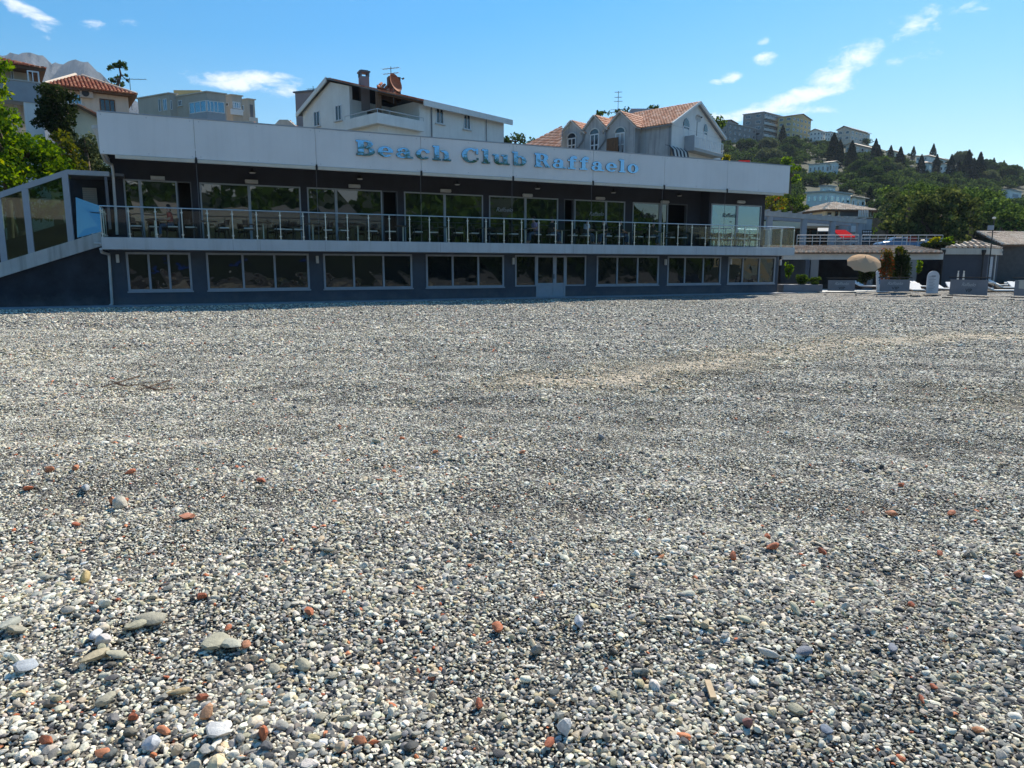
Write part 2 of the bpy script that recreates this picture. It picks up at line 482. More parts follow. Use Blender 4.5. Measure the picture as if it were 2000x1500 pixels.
def framed_window(root, F, a0, a1, z0, z1, d, mulls=(), fw=.07, depth=.08, fmat='alu_frame', gmat='glass_upper', transoms=(), name='window'):
    """frame ring with mullions as one part, each pane its own sub-part; d = offset of the frame's front from the plane"""
    mb = MB()
    F.box(mb, a0, a1, z0, z0 + fw, d - depth, d); F.box(mb, a0, a1, z1 - fw, z1, d - depth, d)
    F.box(mb, a0, a0 + fw, z0 + fw, z1 - fw, d - depth, d); F.box(mb, a1 - fw, a1, z0 + fw, z1 - fw, d - depth, d)
    edges = [a0 + fw]
    for m_ in mulls:
        F.box(mb, m_ - fw / 2, m_ + fw / 2, z0 + fw, z1 - fw, d - depth, d - .004)
        edges += [m_ - fw / 2, m_ + fw / 2]
    edges.append(a1 - fw)
    for t in transoms: F.box(mb, a0 + fw, a1 - fw, t - fw / 2, t + fw / 2, d - depth, d - .006)
    w = mb.build(name, fmat, root)
    for i in range(0, len(edges), 2):
        tilt = random.uniform(-.012, .012)
        g = MB(); e0, e1 = edges[i], edges[i + 1]
        g.hexa([F.pt(e0, z0 + fw, d - depth * .5 - .012 + tilt), F.pt(e1, z0 + fw, d - depth * .5 - .012 - tilt), F.pt(e1, z0 + fw, d - depth * .5 - tilt), F.pt(e0, z0 + fw, d - depth * .5 + tilt)],
               [F.pt(e0, z1 - fw, d - depth * .5 - .012), F.pt(e1, z1 - fw, d - depth * .5 - .012), F.pt(e1, z1 - fw, d - depth * .5), F.pt(e0, z1 - fw, d - depth * .5)])
        g.build('pane', gmat, w)
    return w

def tile_slope(mb, A, B, C, D, w=.24, l=.42, lift=.05, arch=1.0, fill=1.0):
    """barrel tiles on the slope with eave A-B and ridge D-C (may be shorter than the eave or a point)"""
    A, B, C, D = map(Vector, (A, B, C, D))
    ex = (B - A); Lx = ex.length; ex.normalize()
    nrm = ex.cross(D - A if (D - A).length > .01 else C - A).normalized()
    if nrm.z < 0: nrm = -nrm
    ey = nrm.cross(ex).normalized()
    if ey.z < 0: ey = -ey
    Dx, Dy = (D - A).dot(ex), (D - A).dot(ey); Cx, Cy = (C - A).dot(ex), (C - A).dot(ey)
    H = max(Dy, Cy)
    n = max(1, int(Lx / w)); w = Lx / n
    for i in range(n):
        x = (i + .5) * w
        if Dx > 1e-3 and x < Dx: top = H * x / Dx
        elif Cx < Lx - 1e-3 and x > Cx: top = H * (Lx - x) / (Lx - Cx)
        else: top = H
        rows = max(1, int(top / l + .5))
        for r_ in range(rows):
            y0 = r_ * l - .05; y1 = min(r_ * l + l * 1.05, top)
            if y1 <= y0: continue
            jx = random.uniform(-.008, .008)
            def q(xx, yy, hh): return A + ex * (x + xx + jx) + ey * yy + nrm * hh
            h0, h1 = lift + .03 + random.uniform(0, .008), lift
            a, b = w * .46 * fill, w * .40 * fill
            vs = [q(-a, y0, h0 - .05), q(-a * .55, y0, h0 + .045 * arch), q(a * .55, y0, h0 + .045 * arch), q(a, y0, h0 - .05),
                  q(-b, y1, h1 - .05), q(-b * .55, y1, h1 + .03 * arch), q(b * .55, y1, h1 + .03 * arch), q(b, y1, h1 - .05)]
            mb.add(vs, [(0, 1, 5, 4), (1, 2, 6, 5), (2, 3, 7, 6), (0, 3, 2, 1)])

def leaf_mesh(name, centers, normals_bias, size, mat, jitter=.5):
    """one small leaf-shaped face (two triangles folded) at each centre"""
    n = len(centers); c = np.asarray(centers, float)
    d = RNG.normal(size=(n, 3)); d += normals_bias; d /= np.linalg.norm(d, axis=1)[:, None] + 1e-9
    t = np.cross(d, RNG.normal(size=(n, 3))); t /= np.linalg.norm(t, axis=1)[:, None] + 1e-9
    b = np.cross(d, t)
    s = size * (1 + jitter * (RNG.random((n, 1)) - .5) * 2)
    v = np.stack([c - t * s, c - b * s * .55 + d * s * .12, c + t * s, c + b * s * .55 + d * s * .12], 1).reshape(-1, 3)
    me = bpy.data.meshes.new(name)
    me.vertices.add(4 * n); me.vertices.foreach_set('co', v.ravel())
    me.loops.add(4 * n); me.loops.foreach_set('vertex_index', np.arange(4 * n, dtype=np.int32))
    me.polygons.add(n); me.polygons.foreach_set('loop_start', np.arange(0, 4 * n, 4, dtype=np.int32))
    me.polygons.foreach_set('loop_total', np.full(n, 4, np.int32))
    me.update(calc_edges=True)
    me.materials.append(M[mat] if isinstance(mat, str) else mat)
    return me

def blob_points(blobs, per_area, shell=.35):
    """points in the outer shell of a set of ellipsoids (cx,cy,cz,rx,ry,rz), lumpy"""
    out = []; nb = []
    for (cx, cy, cz, rx, ry, rz) in blobs:
        area = 4 * math.pi * ((rx * ry + rx * rz + ry * rz) / 3)
        n = max(12, int(area * per_area))
        d = RNG.normal(size=(n, 3)); d /= np.linalg.norm(d, axis=1)[:, None]
        rad = 1 - shell * RNG.random((n, 1)) ** 1.6
        p = d * rad * np.array([rx, ry, rz]) + np.array([cx, cy, cz])
        out.append(p); nb.append(d)
    return np.concatenate(out), np.concatenate(nb)

# ------------------------------------------------------------------ ground
WALL_EDGE_Y = G(218, 598).y - 1.1
def wave(x, y):
    """low mounds and hollows of the beach; dies out towards the building"""
    z = (.030 * np.sin(x * 1.9 + .7 * np.sin(y * .8)) * np.sin(y * 1.6 + 1.1) + .022 * np.sin(x * 4.3 + y * 2.1 + 2.0) * np.sin(y * 3.7 - x * 1.3)
         + .035 * np.sin(x * .55 + y * .35) + .010 * np.sin(x * 9.1 - y * 4.3) * np.sin(y * 8.3 + x * 3.1))
    f = np.clip((WALL_EDGE_Y - y) / 3, 0, 1) * np.clip((y + 14) / 4, 0, 1)
    return z * f

_streak = [np.array(G(*p)[:2]) for p in ((1040, 745), (1180, 742), (1330, 722), (1460, 700), (1570, 684), (1650, 667), (1760, 660), (1900, 657), (2060, 662), (2300, 670))]
_patch = [(np.array(G(1990, 790)[:2]), 1.6), (np.array(G(260, 762)[:2]), .7), (np.array(G(60, 690)[:2]), 2.2), (np.array(G(700, 640)[:2]), 3.0)]
def sandiness(x, y):
    best = np.full(np.shape(x), 1e9)
    for a, b in zip(_streak[:-1], _streak[1:]):
        ab = b - a; t = np.clip(((x - a[0]) * ab[0] + (y - a[1]) * ab[1]) / ab.dot(ab), 0, 1)
        best = np.minimum(best, np.hypot(x - a[0] - t * ab[0], y - a[1] - t * ab[1]))
    n = .5 + .25 * np.sin(x * 2.3 + y * 1.7) + .25 * np.sin(x * .9 - y * 3.1 + 1)
    s = np.clip(1.2 - best / (.60 + .95 * n), 0, 1) * .95
    for (p, r), k in zip(_patch, (.55, .5, .25, .25)):
        s = np.maximum(s, k * np.clip(1 - np.hypot(x - p[0], y - p[1]) / r, 0, 1))
    return s

def gravel_ground_mat():
    m, N, L = new_mat('gravel_bed')
    out = N.new('ShaderNodeOutputMaterial'); b = N.new('ShaderNodeBsdfPrincipled'); b.inputs['Roughness'].default_value = .8
    b.inputs['Specular IOR Level'].default_value = .25
    L.new(b.outputs[0], out.inputs[0])
    geo = N.new('ShaderNodeNewGeometry')
    def vor(scale, feature='F1'):
        v = N.new('ShaderNodeTexVoronoi'); v.inputs['Scale'].default_value = scale; v.feature = feature
        v.inputs['Randomness'].default_value = 1.0
        L.new(geo.outputs['Position'], v.inputs['Vector']); return v
    greys = [(0, (.03, .032, .038)), (.25, (.09, .095, .10)), (.45, (.20, .20, .19)), (.62, (.37, .355, .31)), (.80, (.54, .52, .46)), (.93, (.68, .65, .58)), (.955, (.36, .31, .2)), (.985, (.42, .14, .07))]
    def colour(v):
        sp = N.new('ShaderNodeSeparateColor'); L.new(v.outputs['Color'], sp.inputs[0])
        r = _ramp(N, greys); L.new(sp.outputs[0], r.inputs[0]); return r.outputs[0]
    v1, v2, v3 = vor(38), vor(13), vor(4.5)
    c1, c2 = colour(v1), colour(v2)
    def mix(f, a, c, mode='MIX'):
        n = N.new('ShaderNodeMix'); n.data_type = 'RGBA'; n.blend_type = mode
        for i, val in ((0, f), (6, a), (7, c)):
            if isinstance(val, (int, float)): n.inputs[i].default_value = val
            elif isinstance(val, tuple): n.inputs[i].default_value = (*val, 1)
            else: L.new(val, n.inputs[i])
        return n.outputs[2]
    col = mix(.55, c1, c2)
    nz = N.new('ShaderNodeTexNoise'); nz.inputs['Scale'].default_value = .55; nz.inputs['Detail'].default_value = 8; nz.inputs['Roughness'].default_value = .7
    L.new(geo.outputs['Position'], nz.inputs['Vector'])
    rr = _ramp(N, [(.35, (.72, .74, .78)), (.65, (1.18, 1.15, 1.08))]); L.new(nz.outputs['Fac'], rr.inputs[0])
    col = mix(1.0, col, rr.outputs[0], 'MULTIPLY')
    at = N.new('ShaderNodeAttribute'); at.attribute_name = 'sand'
    nz2 = N.new('ShaderNodeTexNoise'); nz2.inputs['Scale'].default_value = 9; nz2.inputs['Detail'].default_value = 6
    L.new(geo.outputs['Position'], nz2.inputs['Vector'])
    ms = N.new('ShaderNodeMath'); ms.operation = 'MULTIPLY_ADD'; L.new(nz2.outputs['Fac'], ms.inputs[0]); ms.inputs[1].default_value = 1.6
    ms2 = N.new('ShaderNodeMath'); ms2.operation = 'ADD'; ms2.inputs[1].default_value = -1.05
    L.new(at.outputs['Fac'], ms.inputs[2]); L.new(ms.outputs[0], ms2.inputs[0])
    mr = N.new('ShaderNodeMapRange'); L.new(ms2.outputs[0], mr.inputs[0]); mr.inputs[1].default_value = 0; mr.inputs[2].default_value = .7
    mm = N.new('ShaderNodeMath'); mm.operation = 'MULTIPLY'; L.new(mr.outputs[0], mm.inputs[0]); L.new(at.outputs['Fac'], mm.inputs[1])
    near = N.new('ShaderNodeAttribute'); near.attribute_name = 'bed'
    fine = N.new('ShaderNodeTexNoise'); fine.inputs['Scale'].default_value = 160; fine.inputs['Detail'].default_value = 3
    L.new(geo.outputs['Position'], fine.inputs['Vector'])
    fr = _ramp(N, [(.35, (.035, .033, .032)), (.6, (.16, .145, .12)), (.75, (.34, .31, .26))]); L.new(fine.outputs['Fac'], fr.inputs[0])
    col = mix(near.outputs['Fac'], col, fr.outputs[0])
    col = mix(mm.outputs[0], col, (.58, .50, .38))
    L.new(col, b.inputs['Base Color'])
    h1 = N.new('ShaderNodeMath'); h1.operation = 'MULTIPLY_ADD'
    L.new(v2.outputs['Distance'], h1.inputs[0]); h1.inputs[1].default_value = 2.2; L.new(v1.outputs['Distance'], h1.inputs[2])
    h2 = N.new('ShaderNodeMath'); h2.operation = 'MULTIPLY_ADD'
    L.new(v3.outputs['Distance'], h2.inputs[0]); h2.inputs[1].default_value = 3.0; L.new(h1.outputs[0], h2.inputs[2])
    bp = N.new('ShaderNodeBump'); bp.invert = True; bp.inputs['Strength'].default_value = 1.0; bp.inputs['Distance'].default_value = .035
    L.new(h2.outputs[0], bp.inputs['Height']); L.new(bp.outputs[0], b.inputs['Normal'])
    MATS['gravel_bed'] = m
gravel_ground_mat()

def axis(lo, a, b, hi, step):
    mid = np.arange(a, b + 1e-6, step); l = [lo]; x = a; st = step * 2; left = []
    while x - st > lo: x -= st; left.append(x); st *= 1.8
    x = mid[-1]; st = step * 2; right = []
    while x + st < hi: x += st; right.append(x); st *= 1.8
    return np.array([lo] + left[::-1] + list(mid) + right + [hi])

def build_ground():
    xs = axis(-4500, -9, 36, 5500, .2); ys = axis(-4500, 0.2, 30, 5500, .2)
    X, Y = np.meshgrid(xs, ys)
    Z = wave(X, Y) - .0
    Z = np.where(Y > 36, np.minimum(Z, -.03), Z)
    n, k = X.shape
    me = bpy.data.meshes.new('beach_ground')
    idx = np.arange(n * k).reshape(n, k)
    q = np.stack([idx[:-1, :-1], idx[:-1, 1:], idx[1:, 1:], idx[1:, :-1]], -1).reshape(-1, 4)
    me.vertices.add(n * k); me.vertices.foreach_set('co', np.stack([X, Y, Z], -1).ravel())
    me.loops.add(q.size); me.loops.foreach_set('vertex_index', q.ravel().astype(np.int32))
    me.polygons.add(len(q)); me.polygons.foreach_set('loop_start', np.arange(0, q.size, 4, dtype=np.int32)); me.polygons.foreach_set('loop_total', np.full(len(q), 4, np.int32))
    me.update(calc_edges=True); me.shade_smooth()
    a = me.attributes.new('sand', 'FLOAT', 'POINT'); a.data.foreach_set('value', sandiness(X, Y).ravel().astype(np.float32))
    d = X * FW.x + Y * FW.y
    bed = np.clip((15.5 - np.hypot(X, Y)) / 5, 0, 1) * (d > -2)
    a = me.attributes.new('bed', 'FLOAT', 'POINT'); a.data.foreach_set('value', bed.ravel().astype(np.float32))
    me.materials.append(M['gravel_bed'])
    o = bpy.data.objects.new('beach_ground', me); COL.objects.link(o)
    return tag(o, kind='structure')
ground = build_ground()

# ------------------------------------------------------------------ pebbles
def pebble_mat():
    m, N, L = new_mat('pebble_stone')
    out = N.new('ShaderNodeOutputMaterial'); b = N.new('ShaderNodeBsdfPrincipled'); b.inputs['Roughness'].default_value = .62
    b.inputs['Specular IOR Level'].default_value = .3
    L.new(b.outputs[0], out.inputs[0])
    at = N.new('ShaderNodeAttribute'); at.attribute_type = 'INSTANCER'; at.attribute_name = 'col'
    tc = N.new('ShaderNodeTexCoord')
    nz = N.new('ShaderNodeTexNoise'); nz.inputs['Scale'].default_value = 2.6; nz.inputs['Detail'].default_value = 6; nz.inputs['Roughness'].default_value = .7
    L.new(tc.outputs['Object'], nz.inputs['Vector'])
    rp = _ramp(N, [(.3, (.72, .72, .73)), (.7, (1.2, 1.19, 1.17))]); L.new(nz.outputs['Fac'], rp.inputs[0])
    mx = N.new('ShaderNodeMix'); mx.data_type = 'RGBA'; mx.blend_type = 'MULTIPLY'; mx.inputs[0].default_value = 1
    L.new(at.outputs['Color'], mx.inputs[6]); L.new(rp.outputs[0], mx.inputs[7]); L.new(mx.outputs[2], b.inputs['Base Color'])
    bp = N.new('ShaderNodeBump'); bp.inputs['Strength'].default_value = .25; bp.inputs['Distance'].default_value = .1
    L.new(nz.outputs['Fac'], bp.inputs['Height']); L.new(bp.outputs[0], b.inputs['Normal'])
    MATS['pebble_stone'] = m
pebble_mat()

def pebble_proto(i, cuts, flat, rough):
    """unit stone: ball with worn flat faces, irregular outline"""
    bm = bmesh.new(); bmesh.ops.create_icosphere(bm, subdivisions=2, radius=1.0)
    rs = np.random.default_rng(100 + i)
    ph = rs.random((4, 3)) * 6
    planes = [(Vector(rs.normal(size=3)).normalized(), rs.uniform(.55, .82)) for _ in range(cuts)]
    for v in bm.verts:
        p = v.co.copy()
        s = 1 + rough * (math.sin(p.x * 2.3 + ph[0][0]) * math.sin(p.y * 2.1 + ph[0][1]) + .6 * math.sin(p.z * 3.7 + ph[1][0]) * math.sin(p.x * 3.1 + ph[1][1]))
        p *= s
        for nrm, dd in planes:
            k = p.dot(nrm) - dd
            if k > 0: p -= nrm * k * .92
        v.co = Vector((p.x, p.y * rs.uniform(.995, 1.005), p.z * flat))
    sy = rs.uniform(.62, .95)
    for v in bm.verts: v.co.y *= sy
    me = bpy.data.meshes.new('pebble')
    bm.to_mesh(me); bm.free(); me.shade_smooth(); me.set_sharp_from_angle(angle=R(30)); me.materials.append(M['pebble_stone'])
    return me
protos = [pebble_proto(i, c, f, r_) for i, (c, f, r_) in enumerate([(5, .55, .12), (7, .6, .16), (4, .42, .14), (9, .62, .18), (1, .5, .08), (8, .45, .2), (6, .7, .16), (10, .5, .22), (2, .36, .12), (7, .72, .18), (5, .3, .14), (11, .6, .24)])]

LIGHT = np.array([[.60, .58, .52], [.70, .67, .60], [.50, .49, .45], [.56, .52, .43], [.64, .61, .54]])
MIDG = np.array([[.28, .28, .27], [.37, .36, .33], [.22, .225, .23], [.33, .31, .26]])
DARK = np.array([[.085, .09, .10], [.12, .125, .13], [.06, .062, .068], [.15, .14, .125]])
TANC = np.array([[.40, .35, .24], [.46, .41, .31], [.33, .32, .24], [.50, .42, .30]])
TERR = np.array([[.48, .15, .07], [.40, .12, .06], [.55, .22, .11]])
def pebble_cols(x, y, size):
    n = len(x)
    big = .5 + .5 * np.sin(x * 1.3 + 1.2 * np.sin(y * .9)) * np.sin(y * 1.1 - x * .4 + 1)
    lat = x * RT.x + y * RT.y; dep = x * FW.x + y * FW.y
    fl = np.clip(.37 + .16 * (big - .5) - .09 * np.clip(lat / (dep * .7 + .1), -1, 1) - .05 * np.clip((dep - 4) / 8, 0, 1), .12, .8)
    fd = np.clip(.21 - .10 * (big - .5) + .05 * np.clip(lat / (dep * .7 + .1), -1, 1), .05, .6)
    ft = .10 + .9 * sandiness(x, y)
    fr = .0045 + .005 * (lat < 0) + 0 * x
    fm = np.clip(1 - fl - fd - ft - fr, .05, 1)
    u = RNG.random(n) * (fl + fd + ft + fr + fm)
    k = np.zeros(n, int)
    edges = [fl, fd, ft, fr]; acc = np.zeros(n)
    for i, e in enumerate(edges):
        acc = acc + e; k = np.where(u > acc, i + 1, k)
    c = np.zeros((n, 3))
    for i, pal in enumerate((LIGHT, DARK, TANC, TERR, MIDG)):
        sel = k == i; c[sel] = pal[RNG.integers(0, len(pal), sel.sum())]
    c *= np.array([1.03, .995, .90]); c *= (1 + RNG.normal(0, .13, (n, 1))); c *= 1 + RNG.normal(0, .025, (n, 3))
    return np.clip(c * 1.24, .03, .88)

def wedge(d0, d1, sp):
    w = .76 * d1 + 1.0
    nx, ny = int(2 * w / sp), int((d1 - d0) / sp)
    a, b = np.meshgrid(np.arange(nx), np.arange(ny))
    lat = (-w + (a + RNG.random(a.shape)) * sp).ravel(); dep = (d0 + (b + RNG.random(b.shape)) * sp).ravel()
    keep = np.abs(lat) < .76 * dep + .9
    lat, dep = lat[keep], dep[keep]
    return lat * RT.x + dep * FW.x, lat * RT.y + dep * FW.y, dep

WALL_EDGE = G(218, 598).y - .95
def scatter():
    XY = []
    for d0, d1, sp, mu in ((1.0, 4.6, .0140, .0082), (4.6, 8.5, .0152, .0080), (8.5, 13.0, .0205, .0104), (13.0, 18.5, .031, .0150), (18.5, 36.0, .072, .025)):
        x, y, dep = wedge(d0, d1, sp)
        if d0 > 18:
            keep = (y < WALL_EDGE - .25 - .2 * RNG.random(len(x))) & (dep < 33 + RNG.random(len(x)) * 3) & (RNG.random(len(x)) < .8); x, y = x[keep], y[keep]
        n = len(x)
        cl = np.sin(x * 2.1 + np.sin(y * 1.7) * 1.4) * np.sin(y * 2.4 - x * .8)      # patches of finer and coarser gravel
        s = mu * np.exp(RNG.normal(0, .36, n)) * (1 + .22 * cl) * (1 + .20 * np.clip((4 - np.hypot(x, y)) / 3, 0, 1))
        s = np.clip(s, .0055, .05)
        sa = sandiness(x, y)
        keep = RNG.random(n) > sa * .82
        XY.append(np.stack([x, y, s], 1)[keep])
    A = np.concatenate(XY)
    x, y, s = A.T
    z = wave(x, y) + s * np.where(np.hypot(x, y) > 18, .05, .25) + RNG.random(len(x)) * .008 - .002
    me = bpy.data.meshes.new('loose_pebbles')
    n = len(x)
    me.vertices.add(n); me.vertices.foreach_set('co', np.stack([x, y, z], 1).ravel())
    def att(nm, typ, data, key='value'):
        a = me.attributes.new(nm, typ, 'POINT'); a.data.foreach_set(key, np.ascontiguousarray(data, np.float32).ravel())
    c = pebble_cols(x, y, s)
    att('col', 'FLOAT_COLOR', np.concatenate([c, np.ones((n, 1))], 1), 'color')
    rot = np.stack([RNG.normal(0, .32, n), RNG.normal(0, .32, n), RNG.random(n) * 6.283], 1)
    att('rot', 'FLOAT_VECTOR', rot, 'vector')
    e = 1 + .38 * RNG.random(n)
    att('scl', 'FLOAT_VECTOR', np.stack([s * e, s, s * (.8 + .4 * RNG.random(n))], 1), 'vector')
    a = me.attributes.new('pick', 'INT', 'POINT'); a.data.foreach_set('value', RNG.integers(0, len(protos), n).astype(np.int32))
    me.update()
    return me

def single_pebbles():
    """the largest stones, each an object of its own on the beach"""
    def put(px, py, wpx, col, proto=None, tall=1.0, rz=None, asp=1.0):
        g = G(px, py); dist = (g - Vector((0, 0, CAM_H))).length
        r_ = wpx * dist / FPX / 2 * 1.12
        me = protos[random.randrange(len(protos)) if proto is None else proto]
        o = bpy.data.objects.new('pebble', me); COL.objects.link(o); o.parent = ground
        zz = float(wave(np.array([g.x]), np.array([g.y]))[0])
        o.location = (g.x, g.y, zz + r_ * .34 * tall + .014)
        o.rotation_euler = (random.gauss(0, .15), random.gauss(0, .15), random.uniform(0, 6.28) if rz is None else rz)
        o.scale = (r_, r_ * asp, r_ * tall)
        o['col'] = [float(v) for v in col]
        return o
    olive = (.40, .38, .28); ol2 = (.36, .34, .26); terra = (.50, .17, .08); tan = (.44, .34, .19)
    placed = [(422, 1270, 44, olive, 8, .7, 1.2), (452, 1276, 40, (.42, .42, .34), 2, .8, 1.1), (298, 1238, 42, ol2, 10, 1.0, 1.0), (268, 1250, 36, (.38, .36, .26), 8, 1.0, .8), (192, 1303, 44, (.42, .36, .24), 2, .8, .6),
              (230, 1298, 32, olive, 8, .8, .8), (350, 1366, 36, tan, 8, .8, .6), (605, 1222, 27, terra, 7, .9, .5), (972, 1247, 24, terra, 5, 1.3, 1.0), (365, 1026, 33, (.48, .20, .12), 7, .7, .5), (482, 1277, 20, (.55, .25, .14), 3, 1.2, .9),
              (447, 1245, 16, terra, 5, 1, .7), (592, 1318, 31, olive, 4, .9, .8), (538, 1321, 27, ol2, 8, 1, .8), (168, 1141, 27, (.48, .36, .16), 4, 1.0, .6), (395, 1190, 20, TERR[1], 3, 1, .8), (232, 1001, 24, (.60, .55, .45), 6, 1.4, .9),
              (222, 995, 16, TERR[2], 3, 1.6, .8), (244, 994, 14, TERR[0], 5, 1.4, .8), (55, 1328, 40, (.44, .48, .52), 3, .8, .7), (190, 1265, 32, (.60, .61, .62), 4, .7, .5), (208, 1275, 26, (.62, .58, .55), 6, 1, .8), (35, 1246, 26, ol2, 8, 1, .8),
              (20, 1238, 38, (.36, .37, .32), 10, 1, .7), (110, 1398, 32, (.38, .35, .24), 8, 1, .7), (208, 1392, 30, ol2, 2, 1, 1), (405, 1416, 24, (.50, .28, .16), 9, 1.3, 1), (517, 1454, 26, TERR[0], 9, 1.4, .8), (95, 1480, 24, TERR[0], 3, 1, .6),
              (205, 1494, 30, TERR[2], 7, 1, .5), (262, 1418, 18, TERR[1], 3, 1.2, .9), (322, 1449, 24, TERR[2], 5, 1, .6), (395, 1373, 22, TERR[1], 3, .9, .6), (935, 1384, 19, TERR[1], 9, 1.2, 1), (1072, 1479, 30, TERR[1], 7, .9, .5), (705, 1470, 26, TERR[2], 3, 1, .7),
              (640, 1105, 26, (.40, .38, .30), 8, .9, .6), (150, 1035, 14, TERR[1], 5, 1, .8), (98, 940, 18, TERR[2], 3, 1, .7), (56, 974, 16, TERR[0], 7, 1, .9), (150, 942, 14, TERR[2], 3, 1, .9), (257, 942, 18, TERR[0], 5, 1, .7), (510, 952, 22, TERR[1], 7, .8, .5),
              (1430, 1110, 17, TERR[0], 9, 1.2, 1), (1508, 1090, 30, TERR[0], 5, .9, .4), (1498, 1065, 15, TERR[0], 3, 1, .8), (1740, 1003, 22, TERR[2], 7, .9, .5), (1760, 948, 14, TERR[0], 3, 1, .8), (1858, 1000, 16, TERR[0], 5, 1, .8), (1605, 1084, 18, TERR[1], 9, .9, .6),
              (1990, 1116, 17, TERR[1], 3, 1, .8), (1835, 1085, 14, TERR[1], 5, 1, .7), (1778, 1193, 15, TERR[1], 3, 1, .8), (1820, 1371, 18, TERR[1], 5, .8, .5), (1796, 1406, 18, TERR[1], 9, .8, .6), (1905, 1464, 18, (.44, .2, .1), 5, 1, .8), (1458, 1447, 17, (.30, .14, .12), 9, 1.2, 1),
              (1452, 1247, 26, (.55, .52, .36), 8, .9, .6), (1550, 1230, 30, (.50, .48, .34), 5, .8, .4), (1375, 1253, 22, (.48, .40, .26), 3, 1, .9), (1552, 1415, 26, (.40, .38, .27), 4, 1, .9), (1498, 1312, 40, (.58, .57, .52), 10, 1, .4), (1568, 1310, 28, (.20, .22, .26), 8, 1, .8),
              (1612, 1462, 24, (.16, .20, .26), 8, 1, .9), (1740, 1298, 22, (.18, .20, .25), 8, 1, .8), (430, 1455, 44, (.66, .66, .64), 3, 1, .9), (296, 1478, 30, (.52, .54, .57), 6, 1, .8), (1104, 1455, 34, (.66, .64, .60), 9, 1, .9), (1130, 1250, 30, (.60, .60, .60), 3, .8, .6), (170, 975, 30, (.5, .5, .5), 2, .8, .5),
              (1175, 858, 13, (.30, .31, .32), 9, 1.0, .9), (1080, 942, 24, ol2, 8, .7, .5), (735, 862, 16, olive, 4, 1, .8), (850, 888, 12, TERR[2], 3, 1, 1), (770, 925, 10, TERR[2], 3, 1, 1), (1020, 892, 14, TERR[2], 5, 1, .6), (1270, 812, 20, olive, 8, .8, .5)]
    for px, py, w_, col, pr, tl, asp in placed: put(px, py, w_ * 1.05, col, pr, tl, None, asp)
    while len(ground.children) < 296:
        px, py = random.uniform(10, 1990), random.uniform(1080, 1495)
        wpx = random.uniform(16, 27) * (.62 + .38 * (py - 1080) / 415) * (1.0 if px < 1300 else .8)
        g = G(px, py)
        c = pebble_cols(np.array([g.x]), np.array([g.y]), None)[0]
        if c[0] > c[2] * 2.2: c = LIGHT[random.randrange(5)]
        put(px, py, wpx, c, None, random.uniform(.8, 1.1), None, random.uniform(.7, 1.0))
single_pebbles()

def loose_pebbles():
    o = bpy.data.objects.new('loose_pebbles', scatter()); COL.objects.link(o)
    o.parent = ground; o['kind'] = 'stuff'
    src = []
    seen = set()
    for ch in ground.children:
        if ch.type == 'MESH' and ch.data in protos and ch.data.name not in seen:
            seen.add(ch.data.name); src.append(ch)
    ng = bpy.data.node_groups.new('pebble_field', 'GeometryNodeTree')
    ng.interface.new_socket('Geometry', in_out='INPUT', socket_type='NodeSocketGeometry')
    ng.interface.new_socket('Geometry', in_out='OUTPUT', socket_type='NodeSocketGeometry')
    N, L = ng.nodes, ng.links
    gi, go = N.new('NodeGroupInput'), N.new('NodeGroupOutput')
    g2i = N.new('GeometryNodeGeometryToInstance')
    for s_ in src:
        oi = N.new('GeometryNodeObjectInfo'); oi.inputs['Object'].default_value = s_; oi.transform_space = 'ORIGINAL'
        oi.inputs['As Instance'].default_value = False
        L.new(oi.outputs['Geometry'], g2i.inputs[0])
    iop = N.new('GeometryNodeInstanceOnPoints')
    L.new(gi.outputs[0], iop.inputs['Points'])
    # each source as its own instance
    jn = N.new('GeometryNodeJoinGeometry')
    N.remove(g2i)
    for nd in [n for n in N if n.bl_idname == 'GeometryNodeObjectInfo']:
        g = N.new('GeometryNodeGeometryToInstance'); L.new(nd.outputs['Geometry'], g.inputs[0]); L.new(g.outputs[0], jn.inputs[0])
    L.new(jn.outputs[0], iop.inputs['Instance'])
    iop.inputs['Pick Instance'].default_value = True
    def na(nm, typ):
        a = N.new('GeometryNodeInputNamedAttribute'); a.data_type = typ; a.inputs['Name'].default_value = nm; return a.outputs['Attribute']
    L.new(na('pick', 'INT'), iop.inputs['Instance Index'])
    L.new(na('scl', 'FLOAT_VECTOR'), iop.inputs['Scale'])
    e2r = N.new('FunctionNodeEulerToRotation'); L.new(na('rot', 'FLOAT_VECTOR'), e2r.inputs[0]); L.new(e2r.outputs[0], iop.inputs['Rotation'])
    L.new(iop.outputs[0], go.inputs[0])
    md = o.modifiers.new('pebble_field', 'NODES'); md.node_group = ng
loose_pebbles()

# ------------------------------------------------------------------ the beach club building
WALL_Y = G(218, 598).y
C0 = Frame((0, WALL_Y), (1, 0, 0))                 # lower wall plane, offset 0
OV = 1.2                                           # terrace and fascia stand out this far
UP = -1.0                                          # upper wall lies this far behind the lower one
def cx(px, py, off=0.0): return C0.pix(px, py, off)[0]
def cz(px, py, off=0.0): return C0.pix(px, py, off)[1]
Z_SLAB0, Z_SLAB1 = cz(199, 487, OV), cz(198, 463, OV)
Z_F0, Z_F1 = cz(196, 300, OV), cz(195, 218, OV)
Z_RAIL = cz(200, 402, OV)
XL, XR = cx(198, 475, OV), cx(1552, 493, OV)
XFL, XFR = cx(195, 260, OV), cx(1545, 350, OV)
WL, WR = cx(217, 540, 0), cx(1529, 540, 0)
UL, UR = cx(222, 400, UP), cx(1491, 440, UP)
Z_WIN0, Z_WIN1 = .60, 2.22
club = empty('beach_club', ((WL + WR) / 2, WALL_Y, 0), 'long dark two-storey beach club with a pale grey fascia over an upper terrace', 'building')

